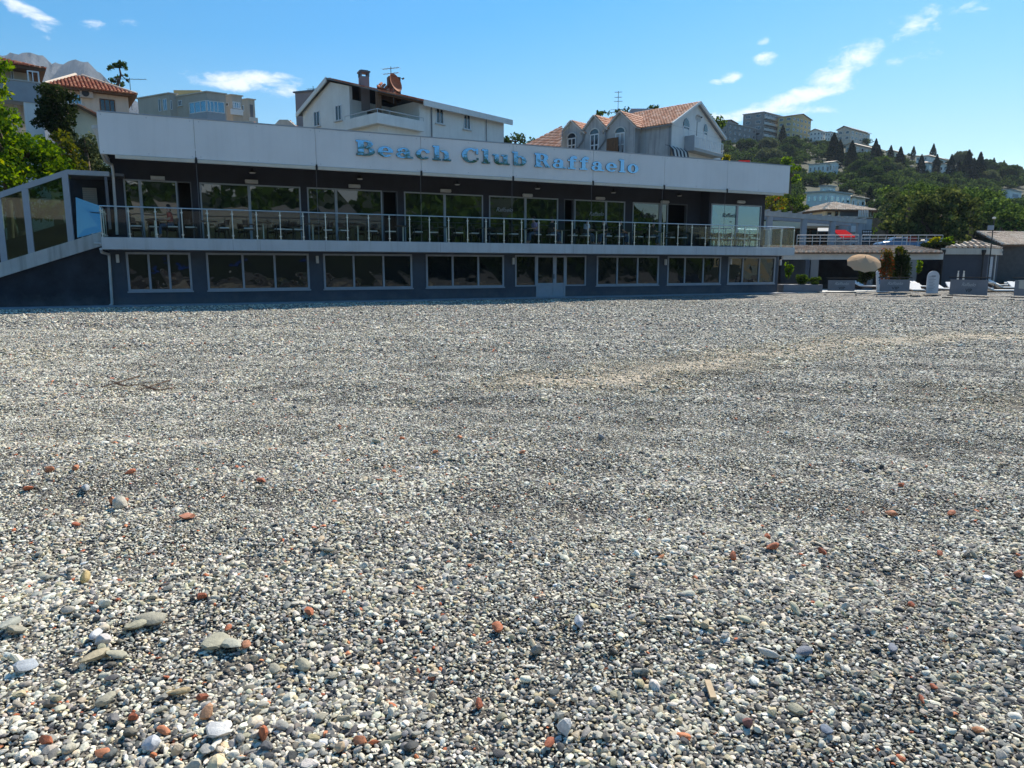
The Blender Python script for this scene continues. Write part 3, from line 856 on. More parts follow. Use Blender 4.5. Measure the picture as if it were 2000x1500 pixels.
lower = [((248, 374), (292, 331)), ((404, 604), (475, 537)), ((632, 805), (691, 749)), ((832, 984), (884, 934)), ((1165, 1286), (1205, 1245)), ((1303, 1407), (1337, 1373)), ((1421, 1513), (1450, 1482))]
holes = []
for (a, b), mm in lower: holes.append((cx(a, 530), cx(b, 530), Z_WIN0, Z_WIN1))
dL, dR = cx(1006, 530), cx(1144, 530); d0, d1 = cx(1047, 540), cx(1104, 540)
holes += [(dL, d0, Z_WIN0, Z_WIN1), (d0, d1, 0.02, Z_WIN1), (d1, dR, Z_WIN0, Z_WIN1)]
mb = MB()
C0.wall(mb, WL, WR - .7, 0.0, Z_SLAB0 - .002, -.3, 0, holes)
# rounded corner at the far end and the end wall behind it
arc = [C0.pt(WR - .7 + .7 * math.sin(t), 0, -.7 + .7 * math.cos(t)) for t in np.linspace(0, math.pi / 2, 9)]
arc_in = [C0.pt(WR - .7 + .4 * math.sin(t), 0, -.7 + .4 * math.cos(t)) for t in np.linspace(math.pi / 2, 0, 9)]
for i in range(8):
    q = [arc[i], arc[i + 1], arc_in[7 - i], arc_in[8 - i]]
    mb.prism(q, 0, Z_SLAB0 - .002)
mb.box(WR - .3, WALL_Y + .7, 0, WR, WALL_Y + 9, Z_SLAB0 - .002)
mb.box(WL, WALL_Y + .3, 0, WL + .3, WALL_Y + 9, Z_SLAB0 - .002)
mb.build('lower_wall', 'lower_wall', club)
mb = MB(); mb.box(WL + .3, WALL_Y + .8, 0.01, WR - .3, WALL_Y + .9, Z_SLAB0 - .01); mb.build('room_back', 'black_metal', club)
for ((a, b), mm), h in zip(lower, holes):
    framed_window(club, C0, h[0], h[1], h[2], h[3], .035, [cx(m_, 530) for m_ in mm], fw=.085, depth=.12, gmat='glass_lower')
    F_ = MB(); C0.box(F_, h[0] - .04, h[1] + .04, Z_WIN0 - .06, Z_WIN0 - .002, -.02, .07); F_.build('window_sill', 'alu_frame', club)
framed_window(club, C0, dL, d0, Z_WIN0, Z_WIN1, .035, fw=.07, depth=.12, gmat='glass_lower', name='side_window')
framed_window(club, C0, d1, dR, Z_WIN0, Z_WIN1, .035, fw=.07, depth=.12, gmat='glass_lower', name='side_window')
# entrance: a wide and a narrow leaf, solid panels below
dm = cx(1083, 540)
for e0, e1, nm in ((d0, dm, 'door_leaf'), (dm, d1, 'door_leaf')):
    w = framed_window(club, C0, e0, e1, .03, Z_WIN1, .03, fw=.10, depth=.10, transoms=(.72,), gmat='glass_lower', fmat='alu_frame', name=nm)
    for p in list(w.children): bpy.data.objects.remove(p)
    g = MB(); C0.box(g, e0 + .1, e1 - .1, .77, Z_WIN1 - .1, -.03, -.015); g.build('pane', 'glass_lower', w)
    g = MB(); C0.box(g, e0 + .1, e1 - .1, .13, .67, -.035, .005); g.build('door_panel', 'alu_frame', w)
    if nm == 'door_leaf' and e0 == d0:
        g = MB(); C0.box(g, e1 - .075, e1 - .045, 1.0, 1.25, .03, .075); g.build('handle', 'black_metal', w)

# terrace slab
mb = MB(); mb.box(XL, WALL_Y - OV, Z_SLAB0, XR, WALL_Y + 9, Z_SLAB1); mb.build('terrace_slab', 'slab_render', club, bevel=.015)
mb = MB()
for px in (455, 508, 635, 860, 1120, 1360): mb.box(cx(px, 480, OV), WALL_Y - OV - .003, Z_SLAB0 + .01, cx(px, 480, OV) + .012, WALL_Y - OV + .01, Z_SLAB1 - .03)
mb.build('slab_joints', 'grey_plaster', club)['kind'] = 'stuff'
mb = MB(); mb.box(XL + .05, WALL_Y - OV + .05, Z_SLAB1 + .004, XR - .05, WALL_Y + 6, Z_SLAB1 + .02); mb.build('terrace_floor', 'terrace_floor', club)

# upper wall with openings; px spans of frames measured on the wall plane
def ux(px, py=385): return cx(px, py, UP)
Z_U0 = Z_SLAB1 + .02
def uz(px, py): return cz(px, py, UP)
bay0 = cx(1384, 430, UP + .8)
ups = [  # x0, x1, top z, mullion px, list of kinds between edges
    ('w', 243, 275, 351), ('w', 275, 347, 352), ('o', 347, 375, 353), ('w', 391, 487, 356), ('w', 487, 587, 359), ('w', 600, 656, 367), ('w', 656, 746, 371), ('o', 747, 776, 373),
    ('w', 789, 868, 375), ('w', 868, 943, 379), ('w', 955, 1026, 384), ('w', 1026, 1090, 387), ('o', 1102, 1121, 391), ('w', 1122, 1184, 392), ('w', 1184, 1221, 394), ('w', 1236, 1290, 398), ('w', 1291, 1305, 399), ('o', 1305, 1343, 400)]
Z_UT = uz(300, 352)
uh = [(k, ux(a), ux(b), Z_UT - (.0)) for k, a, b, t in ups]
mb = MB()
C0.wall(mb, UL, bay0, Z_U0, Z_F0 + .1, UP - .25, UP, [(h[1], h[2], Z_U0, h[3]) for h in uh])
mb.build('upper_wall', 'upper_wall', club)
mb = MB()
b1, b2, b3 = cx(1388, 430, UP + .8), cx(1439, 430, UP + .8), cx(1486, 430, UP + .8)
Z_BT = cz(1400, 398, UP + .8); URB = cx(1492, 440, UP + .8)
C0.wall(mb, bay0, URB, Z_U0, Z_F0 + .1, UP + .55, UP + .8, [(b1, b3, Z_U0, Z_BT)])
C0.box(mb, bay0, bay0 + .25, Z_U0, Z_F0 + .1, UP - .25, UP + .549)
C0.box(mb, URB - .25, URB, Z_U0, Z_F0 + .1, UP - 7, UP + .549)
mb.build('bay_wall', 'upper_wall', club)
mb = MB(); C0.box(mb, UL, UL + .25, Z_U0, Z_F0 + .1, UP - 7, UP - .251); mb.build('end_wall', 'upper_wall', club)
mb = MB(); C0.box(mb, UL, URB, Z_U0, Z_F0, UP - 2.2, UP - 2.1); mb.build('inner_wall', 'black_metal', club)
for k, a, b, t in uh:
    if k == 'w': framed_window(club, C0, a, b, Z_U0 + .01, t, UP + .03, fw=.06, depth=.1, gmat='glass_upper', name='glass_door')
    else:
        g = MB()
        C0.box(g, a, a + .04, Z_U0, t, UP - .2, UP + .02); C0.box(g, b - .04, b, Z_U0, t, UP - .2, UP + .02); C0.box(g, a, b, t - .04, t - .001, UP - .2, UP + .019)
        g.build('open_doorway', 'alu_dark', club)
for a, b in ((b1, b2), (b2, b3)):
    framed_window(club, C0, a, b, Z_U0 + .01, Z_BT, UP + .83, fw=.07, depth=.1, gmat='glass_bay', name='bay_window')

# roof, soffit and fascia
YF = WALL_Y - OV
mb = MB(); mb.box(XFL + .12, YF + .13, Z_F0 + .10, XFR - .12, WALL_Y + 9, Z_F0 + .35); mb.build('roof_deck', 'soffit_dark', club)
seams = [195, 382, 617, 822, 1002, 1159, 1299, 1423, 1545]
sx = [cx(p, 300, OV) for p in seams]
for a, b in zip(sx[:-1], sx[1:]):
    mb = MB(); mb.box(a + .009, YF, Z_F0, b - .009, YF + .12, Z_F1)
    mb.build('fascia_panel', 'fascia_paint', club, bevel=.006)
for x0 in (XFL + .004, XFR - .124):
    mb = MB(); mb.box(x0, YF + .121, Z_F0, x0 + .12, WALL_Y + 7, Z_F1); mb.build('side_fascia', 'fascia_paint', club)
mb = MB(); mb.box(XFL + .13, WALL_Y + 6.8, Z_F0 + .36, XFR - .13, WALL_Y + 6.9, Z_F1 - .02); mb.build('rear_parapet', 'fascia_paint', club)
xc0, xc1 = cx(222, 306, OV), cx(1531, 383, OV)
cs = [xc0] + sx[1:-1] + [xc1]
for a, b in zip(cs[:-1], cs[1:]):
    mb = MB(); mb.box(a + .05, YF - .04, Z_F0 - .135, b - .05, YF + .16, Z_F0 - .012)
    mb.box(a + .05, YF - .055, Z_F0 - .16, b - .05, YF - .02, Z_F0 - .138)
    mb.build('awning_cassette', 'cassette_cream', club, bevel=.02)
for x in sx[1:-1]:
    mb = MB(); mb.box(x - .035, YF - .06, Z_F0 - .17, x + .035, YF + .1, Z_F0 + .06); mb.build('awning_bracket', 'black_metal', club)
    mb = MB(); mb.tube((x, YF + .12, Z_F0 - .1), (x, YF + .12, Z_SLAB1 + .02), .012, n=6); mb.build('guide_rod', 'alu_dark', club)

mb = MB(); mb.box(XFL - .01, YF - .02, Z_F1 + .002, XFR + .01, YF + .15, Z_F1 + .045); mb.build('coping_strip', 'alu_frame', club)
for a, b in zip(sx[:-1], sx[1:]):
    mb = MB()
    for fx in (.04, .5, .96):
        for fz in (.06, .94): x = a + (b - a) * fx; z = Z_F0 + (Z_F1 - Z_F0) * fz; mb.tube((x, YF - .006, z), (x, YF + .001, z), .018, n=6)
    mb.build('panel_fixings', 'alu_frame', club)['kind'] = 'stuff'
# rainwater pipes at the left corner
mb = MB()
pt = lambda px, py, d=OV: C0.pt(*C0.pix(px, py, d), d)
mb.path([pt(192, 272, OV - .2), pt(197, 296, OV - .2), pt(206, 316, OV - .8), pt(218, 321, -.1), pt(220, 330, -.1), pt(229, 458, -.1)], .055, 10)
mb.lathe([(.07, 0), (.07, .10), (.2, .38), (.2, .5)], pt(192, 272, OV - .2), 10)
mb.build('downpipe', 'pipe_white', club, smooth=False)
mb = MB()
mb.path([pt(197, 486, OV - .05), pt(199, 493, OV - .3), pt(213, 497, .08), pt(219, 594, .08), pt(214, 598, .14)], .055, 10)
mb.build('downpipe', 'pipe_white', club)
mb = MB(); mb.tube(pt(184, 475, OV), pt(197, 476, OV), .045, n=8); mb.build('overflow_spout', 'pipe_white', club)

# plinth strip along the foot of the walls
def gx(px, py): return G(px, py)
mb = MB()
mb.box(WL - 14, WALL_Y - .95, -.2, WR + .4, WALL_Y - .001, .045)
o = mb.build('plinth_path', 'plinth', None, bevel=.01); tag(o, kind='structure')
mb = MB()
poly = [(WR + .41, WALL_Y - .9), (WR + 3.6, WALL_Y - 1.3), (WR + 9.5, WALL_Y - 1.2), (WR + 9.5, WALL_Y + 3), (WR + .41, WALL_Y + 3)]
mb.prism(poly, -.2, .055); o = mb.build('concrete_path', 'concrete_light', None); tag(o, kind='structure')

# lettering on the fascia: slab-serif letters from bars and rings (unit = cap height)
def ring_pts(cx_, cy_, rx, ry, tx, ty, a0, a1, n=28):
    A = np.radians(np.linspace(a0, a1, n))
    o_ = [(cx_ + rx * math.cos(t), cy_ + ry * math.sin(t)) for t in A]
    i_ = [(cx_ + (rx - tx) * math.cos(t), cy_ + (ry - ty) * math.sin(t)) for t in A]
    return o_, i_
LET = {
 'B': (.86, [('r', .08, 0, .36, 1), ('r', 0, 0, .2, .12), ('r', 0, .88, .2, 1), ('r', .3, 0, .46, .09), ('r', .3, .91, .44, 1), ('r', .3, .47, .48, .56), ('a', .42, .755, .36, .245, .24, .09, -92, 92), ('a', .46, .28, .40, .28, .26, .09, -92, 92)]),
 'e': (.74, [('a', .37, .35, .37, .35, .23, .09, 0, 318), ('r', .12, .31, .72, .40)]),
 'a': (.82, [('r', .42, .1, .66, .5), ('a', .36, .46, .30, .24, .2, .09, 0, 165), ('o', .17, .50, .11, .09), ('a', .30, .2, .30, .21, .19, .08, 0, 360), ('r', .46, 0, .82, .11)]),
 'c': (.70, [('a', .37, .35, .37, .35, .24, .09, 42, 322), ('o', .58, .54, .11, .11)]),
 'h': (.92, [('r', .09, 0, .33, 1), ('r', 0, 0, .42, .11), ('r', 0, .89, .2, 1), ('a', .54, .44, .27, .27, .23, .13, 0, 125), ('r', .58, 0, .81, .45), ('r', .5, 0, .92, .11)]),
 'C': (.92, [('a', .48, .5, .48, .52, .27, .11, 45, 315), ('r', .74, .60, .86, 1), ('r', .78, .2, .88, .34)]),
 'l': (.44, [('r', .1, 0, .34, 1), ('r', 0, 0, .44, .11), ('r', 0, .89, .2, 1)]),
 'u': (.94, [('r', .1, .24, .34, .7), ('r', 0, .59, .2, .7), ('a', .40, .26, .30, .28, .22, .13, 180, 330), ('r', .58, 0, .82, .7), ('r', .48, .59, .66, .7), ('r', .7, 0, .94, .11)]),
 'b': (.80, [('r', .09, 0, .32, 1), ('r', 0, .89, .2, 1), ('a', .44, .35, .36, .36, .24, .10, 0, 360)]),
 'R': (.96, [('r', .08, 0, .36, 1), ('r', 0, 0, .46, .12), ('r', 0, .88, .2, 1), ('r', .3, .91, .46, 1), ('r', .3, .44, .5, .53), ('a', .44, .72, .38, .28, .25, .10, -92, 92), ('p', [(.46, .5), (.70, .5), (.88, .1), (.96, .1), (.96, 0), (.68, 0)])]),
 'f': (.62, [('r', .13, 0, .37, .74), ('r', 0, 0, .5, .11), ('r', 0, .59, .52, .70), ('a', .40, .73, .27, .27, .22, .11, 80, 182), ('o', .46, .88, .12, .11)]),
 'o': (.76, [('a', .38, .35, .38, .36, .24, .09, 0, 360)]),
}
def letter_mesh(ch, x0, z0, sx_, sz_):
    mb = MB(); k = 0
    for s_ in LET[ch][1]:
        dep = .075 + .0015 * k; k += 1
        yb, yf = YF - .02, YF - dep
        def q(u, v, y): return (x0 + u * sx_, y, z0 + v * sz_)
        if s_[0] == 'r': poly = [(s_[1], s_[2]), (s_[3], s_[2]), (s_[3], s_[4]), (s_[1], s_[4])]
        elif s_[0] == 'p': poly = s_[1]
        elif s_[0] == 'o': poly = [(s_[1] + s_[3] * math.cos(t), s_[2] + s_[4] * math.sin(t)) for t in np.linspace(0, 2 * math.pi, 17)[:-1]]
        else:
            o_, i_ = ring_pts(*s_[1:])
            for j in range(len(o_) - 1):
                a, b, c, d = o_[j], o_[j + 1], i_[j + 1], i_[j]
                mb.add([q(*a, yf), q(*b, yf), q(*c, yf), q(*d, yf), q(*a, yb), q(*b, yb), q(*c, yb), q(*d, yb)],
                       [(0, 1, 2, 3), (0, 4, 5, 1), (2, 6, 7, 3)] + ([(3, 7, 4, 0)] if j == 0 else []) + ([(1, 5, 6, 2)] if j == len(o_) - 2 else []))
            continue
        n = len(poly)
        mb.add([q(*p_, yf) for p_ in poly] + [q(*p_, yb) for p_ in poly], [tuple(range(n))] + [(i, (i + 1) % n, n + (i + 1) % n, n + i) for i in range(n)])
    return mb
zb = cz(715, 304.5, OV); zt = cz(715, 275, OV)
sign = empty('fascia_sign', (cx(970, 310, OV), YF, zb), 'mirror-finish slab-serif letters of the club name on the grey fascia', 'sign')
for word, pa, pb in (('Beach', 695, 880), ('Club', 901, 1027), ('Raffaelo', 1043, 1246)):
    xa, xb = cx(pa, 300, OV), cx(pb, 318, OV)
    gap = .13
    tot = sum(LET[c][0] for c in word) + gap * (len(word) - 1)
    k = (xb - xa) / tot; x = xa
    for c in word:
        lo_ = letter_mesh(c, x, zb, k, zt - zb).build('letter', 'chrome', sign)
        lo_.data.materials.append(M['letter_edge'])
        for p_ in lo_.data.polygons: p_.material_index = 0 if abs(p_.normal.y) > .5 else 1
        x += (LET[c][0] + gap) * k

# wall lamps low, heaters and pendants above
lw = None
wl_px = [(230, 505, 'between the left corner and the first triple window'), (619, 507, 'between the second and third triple windows'), (1001, 510, 'between the fourth triple window and the entrance'), (1298, 512, 'between the two triple windows right of the entrance'), (1425, 511, 'just above the last triple window on the right'), (1527, 513, 'at the rounded right corner')]
for i, (px, py, where) in enumerate(wl_px):
    if lw is None:
        lw = empty('wall_lamp', (0, 0, 0), '', 'wall lamp', 'wall lamps along the lower wall')
        mb = MB(); mb.box(-.06, -.16, -.17, .06, -.03, .17); mb.build('lamp_body', 'heater_white', lw, bevel=.02)
        mb = MB(); mb.box(-.045, -.03, -.05, .045, 0, .05); mb.build('wall_plate', 'alu_dark', lw)
        o = lw
    else: o = copy_tree(lw)
    s_, z_ = C0.pix(px, py, 0)
    o.location = (min(s_, WR - .25), WALL_Y - (.0 if i < 5 else -.12), z_)
    o['label'] = 'small white wall lamp ' + where
ht = None
for i, (px, py) in enumerate([(308, 347), (491, 354), (692, 363), (870, 372), (1030, 381), (1172, 387), (1298, 394), (1447, 394)]):
    off = UP if i < 7 else UP + .8
    if ht is None:
        ht = empty('patio_heater', (0, 0, 0), '', 'patio heater', 'infrared heaters on the terrace wall')
        mb = MB(); mb.extrude([(-.27, -.42, -.05), (-.27, -.30, -.10), (-.27, -.26, .03), (-.27, -.36, .06)], (.54, 0, 0)); mb.build('heater_hood', 'heater_white', ht)
        mb = MB(); mb.bar((0, -.3, 0), (0, 0, .05), .05, .05); mb.box(-.08, -.02, -.03, .08, 0, .12); mb.build('bracket', 'black_metal', ht)
        o = ht
    else: o = copy_tree(ht)
    s_, z_ = C0.pix(px, py, off + .3)
    o.location = (s_, WALL_Y - off, z_)
    o['label'] = ['white infrared heater above the door at the far left of the terrace', 'white infrared heater between the first pair of wide glass doors', 'white infrared heater above the third door group from the left', 'white infrared heater above the middle pair of glass doors', 'white infrared heater above glass doors under the word gap of the sign', 'white infrared heater above doors below the end of the lettering', 'white infrared heater above the open door right of the lettering', 'white infrared heater above the bright bay windows'][i]
pl = None
for i, (px, py) in enumerate([(493, 337), (703, 349), (893, 360), (1050, 368), (1198, 376), (1327, 382)]):
    if pl is None:
        pl = empty('pendant_lamp', (0, 0, 0), '', 'pendant lamp', 'pendant lamps over the terrace')
        mb = MB(); mb.lathe([(.03, .18), (.05, .14), (.17, .02), (.17, 0)], n=14); mb.build('lamp_shade', 'black_metal', pl)
        mb = MB(); mb.lathe([(.12, .0), (.12, -.035)], n=12); mb.build('diffuser', 'heater_white', pl)
        mb = MB(); mb.tube((0, 0, .15), (0, 0, .34), .012, n=6); mb.build('rod', 'black_metal', pl)
        o = pl
    else: o = copy_tree(pl)
    s_, z_ = C0.pix(px, py, UP + 1.1)
    o.location = (s_, WALL_Y - UP - 1.1, min(z_, Z_F0 - .22))
    o['label'] = 'black pendant lamp under the soffit, ' + ['above the first heater pair at the left', 'below the B of the lettering', 'below the c of the lettering', 'below the word gap before the last word', 'below the end of the lettering', 'right of the lettering near the open door'][i]

# terrace railing
rail = empty('terrace_railing', ((XL + XR) / 2, YF + .06, Z_SLAB1), 'glass and steel railing along the edge of the upper terrace', 'railing')
posts = np.linspace(XL + .06, XR - .08, 39)
yr = YF + .06
def post_at(x, y):
    mb = MB(); mb.tube((x, y, Z_SLAB1), (x, y, Z_RAIL - .03), .024, n=8)
    mb.tube((x, y, Z_SLAB1), (x, y, Z_SLAB1 + .012), .05, n=10)
    p = mb.build('post', 'steel', rail, smooth=False)
    for zz in (Z_SLAB1 + .14, Z_RAIL - .17):
        for s_ in (-1, 1):
            c = MB(); c.box(x + s_ * .028 - .02, y - .022, zz - .025, x + s_ * .028 + .02, y + .022, zz + .025)
            c.build('glass_clamp', 'steel', p)
for x in posts: post_at(x, yr)
for a, b in zip(posts[:-1], posts[1:]):
    mb = MB(); mb.box(a + .05, yr - .005, Z_SLAB1 + .09, b - .05, yr + .005, Z_RAIL - .11); mb.build('glass_panel', 'glass_clear', rail)
side = [yr + 1.05 * k for k in range(1, 4)]
for xx in (posts[0], posts[-1]):
    prev = yr
    for y in side:
        post_at(xx, y)
        mb = MB(); mb.box(xx - .005, prev + .05, Z_SLAB1 + .09, xx + .005, y - .05, Z_RAIL - .11); mb.build('glass_panel', 'glass_clear', rail); prev = y
mb = MB(); mb.tube((posts[0], side[-1], Z_RAIL), (posts[0], yr, Z_RAIL), .026, n=10); mb.tube((posts[0], yr, Z_RAIL), (posts[-1], yr, Z_RAIL), .0262, n=10); mb.tube((posts[-1], yr, Z_RAIL), (posts[-1], side[-1], Z_RAIL), .026, n=10)
mb.build('handrail', 'steel', rail, smooth=False)

# ------------------------------------------------------------------ terrace furniture
def make_chair():
    t = empty('terrace_chair', (0, 0, 0), '', 'chair', 'dining chairs on the upper terrace')
    mb = MB(); mb.box(-.22, -.22, .40, .22, .22, .44); mb.build('seat', 'wicker', t, bevel=.015)
    mb = MB(); mb.box(-.21, -.21, .442, .20, .21, .50); mb.build('cushion', 'cushion', t, bevel=.02)
    mb = MB(); n = 9; pts = []
    for i in range(n + 1):
        a = R(-78 + 156 * i / n); hgt = .84 - .05 * abs(i - n / 2) / (n / 2)
        pts.append((-.24 * math.cos(a) * 1.02, .24 * math.sin(a), hgt))
    for (x0, y0, h0), (x1, y1, h1) in zip(pts[:-1], pts[1:]):
        mb.hexa([(x0, y0, .60), (x1, y1, .60), (x1 * .9, y1 * .9, .60), (x0 * .9, y0 * .9, .60)], [(x0 * 1.12, y0, h0), (x1 * 1.12, y1, h1), (x1 * 1.02, y1 * .92, h1), (x0 * 1.02, y0 * .92, h0)])
    mb.build('backrest', 'wicker', t)
    for sy in (-1, 1):
        mb = MB(); mb.bar((-.05, sy * .245, .655), (.2, sy * .235, .64), .04, .03); mb.bar((.19, sy * .235, .64), (.19, sy * .21, .44), .03, .03); mb.build('armrest', 'wicker', t)
        for sx_ in (-1, 1):
            mb = MB(); mb.tube((sx_ * .19, sy * .19, .40), (sx_ * .23, sy * .22, 0), .02, .014, n=6); mb.build('leg', 'wicker', t)
    return t
def make_table():
    t = empty('terrace_table', (0, 0, 0), '', 'table', 'dining tables on the upper terrace')
    mb = MB(); mb.box(-.35, -.35, .72, .35, .35, .75); mb.build('tabletop', 'table_top', t, bevel=.008)
    mb = MB(); mb.tube((0, 0, .02), (0, 0, .72), .035, n=10); mb.build('column', 'steel', t)
    mb = MB(); mb.box(-.22, -.22, 0, .22, .22, .02); mb.build('base', 'steel_dull', t)
    return t
ORD = ['first', 'second', 'third', 'fourth', 'fifth', 'sixth', 'seventh', 'eighth', 'ninth', 'tenth', 'eleventh', 'twelfth', 'thirteenth', 'fourteenth', 'fifteenth', 'sixteenth', 'seventeenth', 'eighteenth', 'nineteenth', 'twentieth']
ch0, tb0 = make_chair(), make_table(); first = [True]
def put_chair(x, y, rz, label):
    o = ch0 if first[0] else copy_tree(ch0); first[0] = False
    o.location = (x, y, Z_U0); o.rotation_euler = (0, 0, rz); o['label'] = label
    return o
ty = YF + .85; seats = {}
for i in range(16):
    x = XL + 1.9 + i * 2.14 + random.uniform(-.05, .05)
    y = ty + random.uniform(-.06, .06)
    t = tb0 if i == 0 else copy_tree(tb0)
    t.location = (x, y, Z_U0); t.rotation_euler = (0, 0, random.uniform(-.04, .04))
    t['label'] = 'square dark cafe table on a steel column, %s along the terrace from the left' % ORD[i]
    for s_ in (-1, 1):
        dx = .62 + random.uniform(-.03, .10)
        seats[(i, s_)] = (x + s_ * dx, y)
        put_chair(x + s_ * dx, y + random.uniform(-.04, .04), (0 if s_ < 0 else math.pi) + random.uniform(-.2, .2),
                  'dark wicker chair with pale cushion %s of the %s terrace table from the left' % ('left' if s_ < 0 else 'right', ORD[i]))
for i, px in enumerate((300, 560, 960, 1405, 1452)):
    x = cx(px, 430, 0.0); put_chair(x, WALL_Y - .15, R(-90) + random.uniform(-.2, .2), 'dark wicker chair with its back to the terrace wall, %s from the left of these' % ORD[i])

# seated guests
def skin_body(name, verts, edges, radii, root_i, mat, parent, sub=1):
    me = bpy.data.meshes.new(name + '_cage'); me.from_pydata(verts, edges, [])
    o = bpy.data.objects.new(name + '_cage', me); COL.objects.link(o)
    sk = o.modifiers.new('skin', 'SKIN'); sk.use_smooth_shade = True
    for i, r_ in enumerate(radii):
        d = me.skin_vertices[0].data[i]; d.radius = (r_, r_) if isinstance(r_, float) else r_; d.use_root = (i == root_i)
    ss = o.modifiers.new('sub', 'SUBSURF'); ss.levels = sub; ss.render_levels = sub
    bpy.context.view_layer.update()
    dg = bpy.context.evaluated_depsgraph_get()
    m2 = bpy.data.meshes.new_from_object(o.evaluated_get(dg)); m2.name = name
    bpy.data.objects.remove(o); bpy.data.meshes.remove(me)
    m2.materials.clear(); m2.materials.append(M[mat]); m2.shade_smooth()
    r_ = bpy.data.objects.new(name, m2); COL.objects.link(r_); r_.parent = parent
    return r_
def seated_person(label, shirt, loc, rz, lean=0.0, arm=0):
    """sits facing +X on a 0.46 m seat; hands on the lap / the table"""
    t = empty('person', (0, 0, 0), label, 'person')
    L_ = lean
    V = [(0, 0, .56), (.02 + L_ * .3, 0, .72), (.03 + L_ * .7, 0, .92), (.03 + L_, 0, 1.05), (.05 + L_ * 1.1, 0, 1.13), (.07 + L_ * 1.2, 0, 1.22), (.07 + L_ * 1.2, 0, 1.33)]
    E_ = [(i, i + 1) for i in range(6)]
    rad = [(.15, .12), (.13, .11), (.15, .11), (.13, .09), (.055, .055), (.085, .075), (.07, .075)]
    for sy in (-1, 1):
        b = len(V)
        V += [(.05, sy * .10, .54), (.44, sy * .12, .54), (.46, sy * .12, .10), (.60, sy * .13, .05)]
        E_ += [(0, b), (b, b + 1), (b + 1, b + 2), (b + 2, b + 3)]
        rad += [.095, .065, .042, .035]
        b = len(V)
        ex = .18 if arm == 0 else .26
        V += [(.03 + L_, sy * .19, 1.02), (.05 + L_ * .6, sy * .25, .78), (ex + .14, sy * .16, .78 if arm else .70), (ex + .24, sy * .13, .79 if arm else .68)]
        E_ += [(3, b), (b, b + 1), (b + 1, b + 2), (b + 2, b + 3)]
        rad += [.06, .045, .034, .028]
    skin_body('body', V, E_, rad, 0, 'skin', t)
    VS = [(0, 0, .54), (.02 + L_ * .3, 0, .72), (.03 + L_ * .7, 0, .92), (.03 + L_, 0, 1.06)]
    ES = [(0, 1), (1, 2), (2, 3)]; RS = [(.175, .14), (.155, .13), (.175, .13), (.14, .10)]
    for sy in (-1, 1):
        b = len(VS); VS += [(.03 + L_, sy * .20, 1.02), (.045 + L_ * .7, sy * .245, .84)]; ES += [(3, b), (b, b + 1)]; RS += [.075, .062]
    skin_body('shirt', VS, ES, RS, 0, shirt, t)
    VT = [(0, 0, .54)]; ET = []; RT_ = [(.16, .13)]
    for sy in (-1, 1):
        b = len(VT); VT += [(.05, sy * .10, .54), (.45, sy * .12, .54), (.465, sy * .12, .14)]; ET += [(0, b), (b, b + 1), (b + 1, b + 2)]; RT_ += [.11, .078, .06]
    skin_body('trousers', VT, ET, RT_, 0, 'denim', t)
    hx = .055 + L_ * 1.2
    mb = MB()
    bm = bmesh.new(); bmesh.ops.create_icosphere(bm, subdivisions=2, radius=1)
    for v in bm.verts:
        p = v.co; k = 1.0
        if p.x > .3 and p.z < .45: k = .62
        if p.z < -.5: k = .7
        v.co = Vector((hx - .012 + p.x * .105 * k, p.y * .088 * (k if p.x > .3 else 1), 1.305 + p.z * .115))
    me = bpy.data.meshes.new('hair'); bm.to_mesh(me); bm.free(); me.materials.append(M['hair_dark']); me.shade_smooth()
    h = bpy.data.objects.new('hair', me); COL.objects.link(h); h.parent = t
    t.location = loc; t.rotation_euler = (0, 0, rz)
    return t
def near_seat(px):
    x = cx(px, 430, .35)
    return min(seats, key=lambda k: abs(seats[k][0] - x)), x
used = set()
for px, shirt, label, lean, arm in ((325, 'cloth_red', 'person in a red top sitting at a table near the left end of the terrace', .05, 1), (1033, 'cloth_lilac', 'person in a lilac top sitting on the terrace, hands on the table', .12, 1), (1076, 'cloth_dark', 'person in dark clothes sitting across the table from the lilac top', .0, 0),
                                    (1163, 'cloth_blue', 'person in a light blue shirt sitting on the terrace', .08, 1), (1190, 'cloth_dark', 'person in dark clothes leaning forward next to the light blue shirt', .14, 1), (1222, 'cloth_dark', 'person in a dark top sitting upright, legs stretched towards the railing', .0, 0), (1277, 'cloth_dark', 'person in dark clothes seated in front of the doors with the blue sky reflection', .1, 1)):
    best = sorted((abs(seats[k][0] - cx(px, 430, .35)), k) for k in seats if k not in used)[0][1]; used.add(best)
    sx_, sy_ = seats[best]
    seated_person(label, shirt, (sx_, sy_, Z_U0 - .01), 0 if best[1] < 0 else math.pi, lean, arm)

# decals on the glass doors
def text_obj(s_, size, mat, parent, loc, rot, shear=0.0, name='lettering', depth=.002, sx_=1.0):
    cu = bpy.data.curves.new(name, 'FONT'); cu.body = s_; cu.size = size; cu.align_x = 'CENTER'; cu.align_y = 'CENTER'; cu.shear = shear; cu.extrude = depth
    cu.materials.append(M[mat])
    o = bpy.data.objects.new(name, cu); COL.objects.link(o); o.parent = parent
    o.location = Vector(loc) - root_loc(parent); o.rotation_euler = rot; o.scale = (sx_, 1, 1)
    return o
for px, py, off, sz in ((1425, 421, UP + .815, .34), (1265, 421, UP + .015, .36), (1165, 418, UP + .015, .30), (985, 410, UP + .015, .30)):
    s_, z_ = C0.pix(px, py, off)
    text_obj('Raffaelo', sz, 'cloth_dark' if px > 1200 else 'alu_frame', club, (s_, WALL_Y - off, z_), (R(90), 0, 0), .35)
s_, z_ = C0.pix(1428, 433, UP + .815)
text_obj('bar', .13, 'cloth_dark', club, (s_, WALL_Y - UP - .815, z_), (R(90), 0, 0), 0)

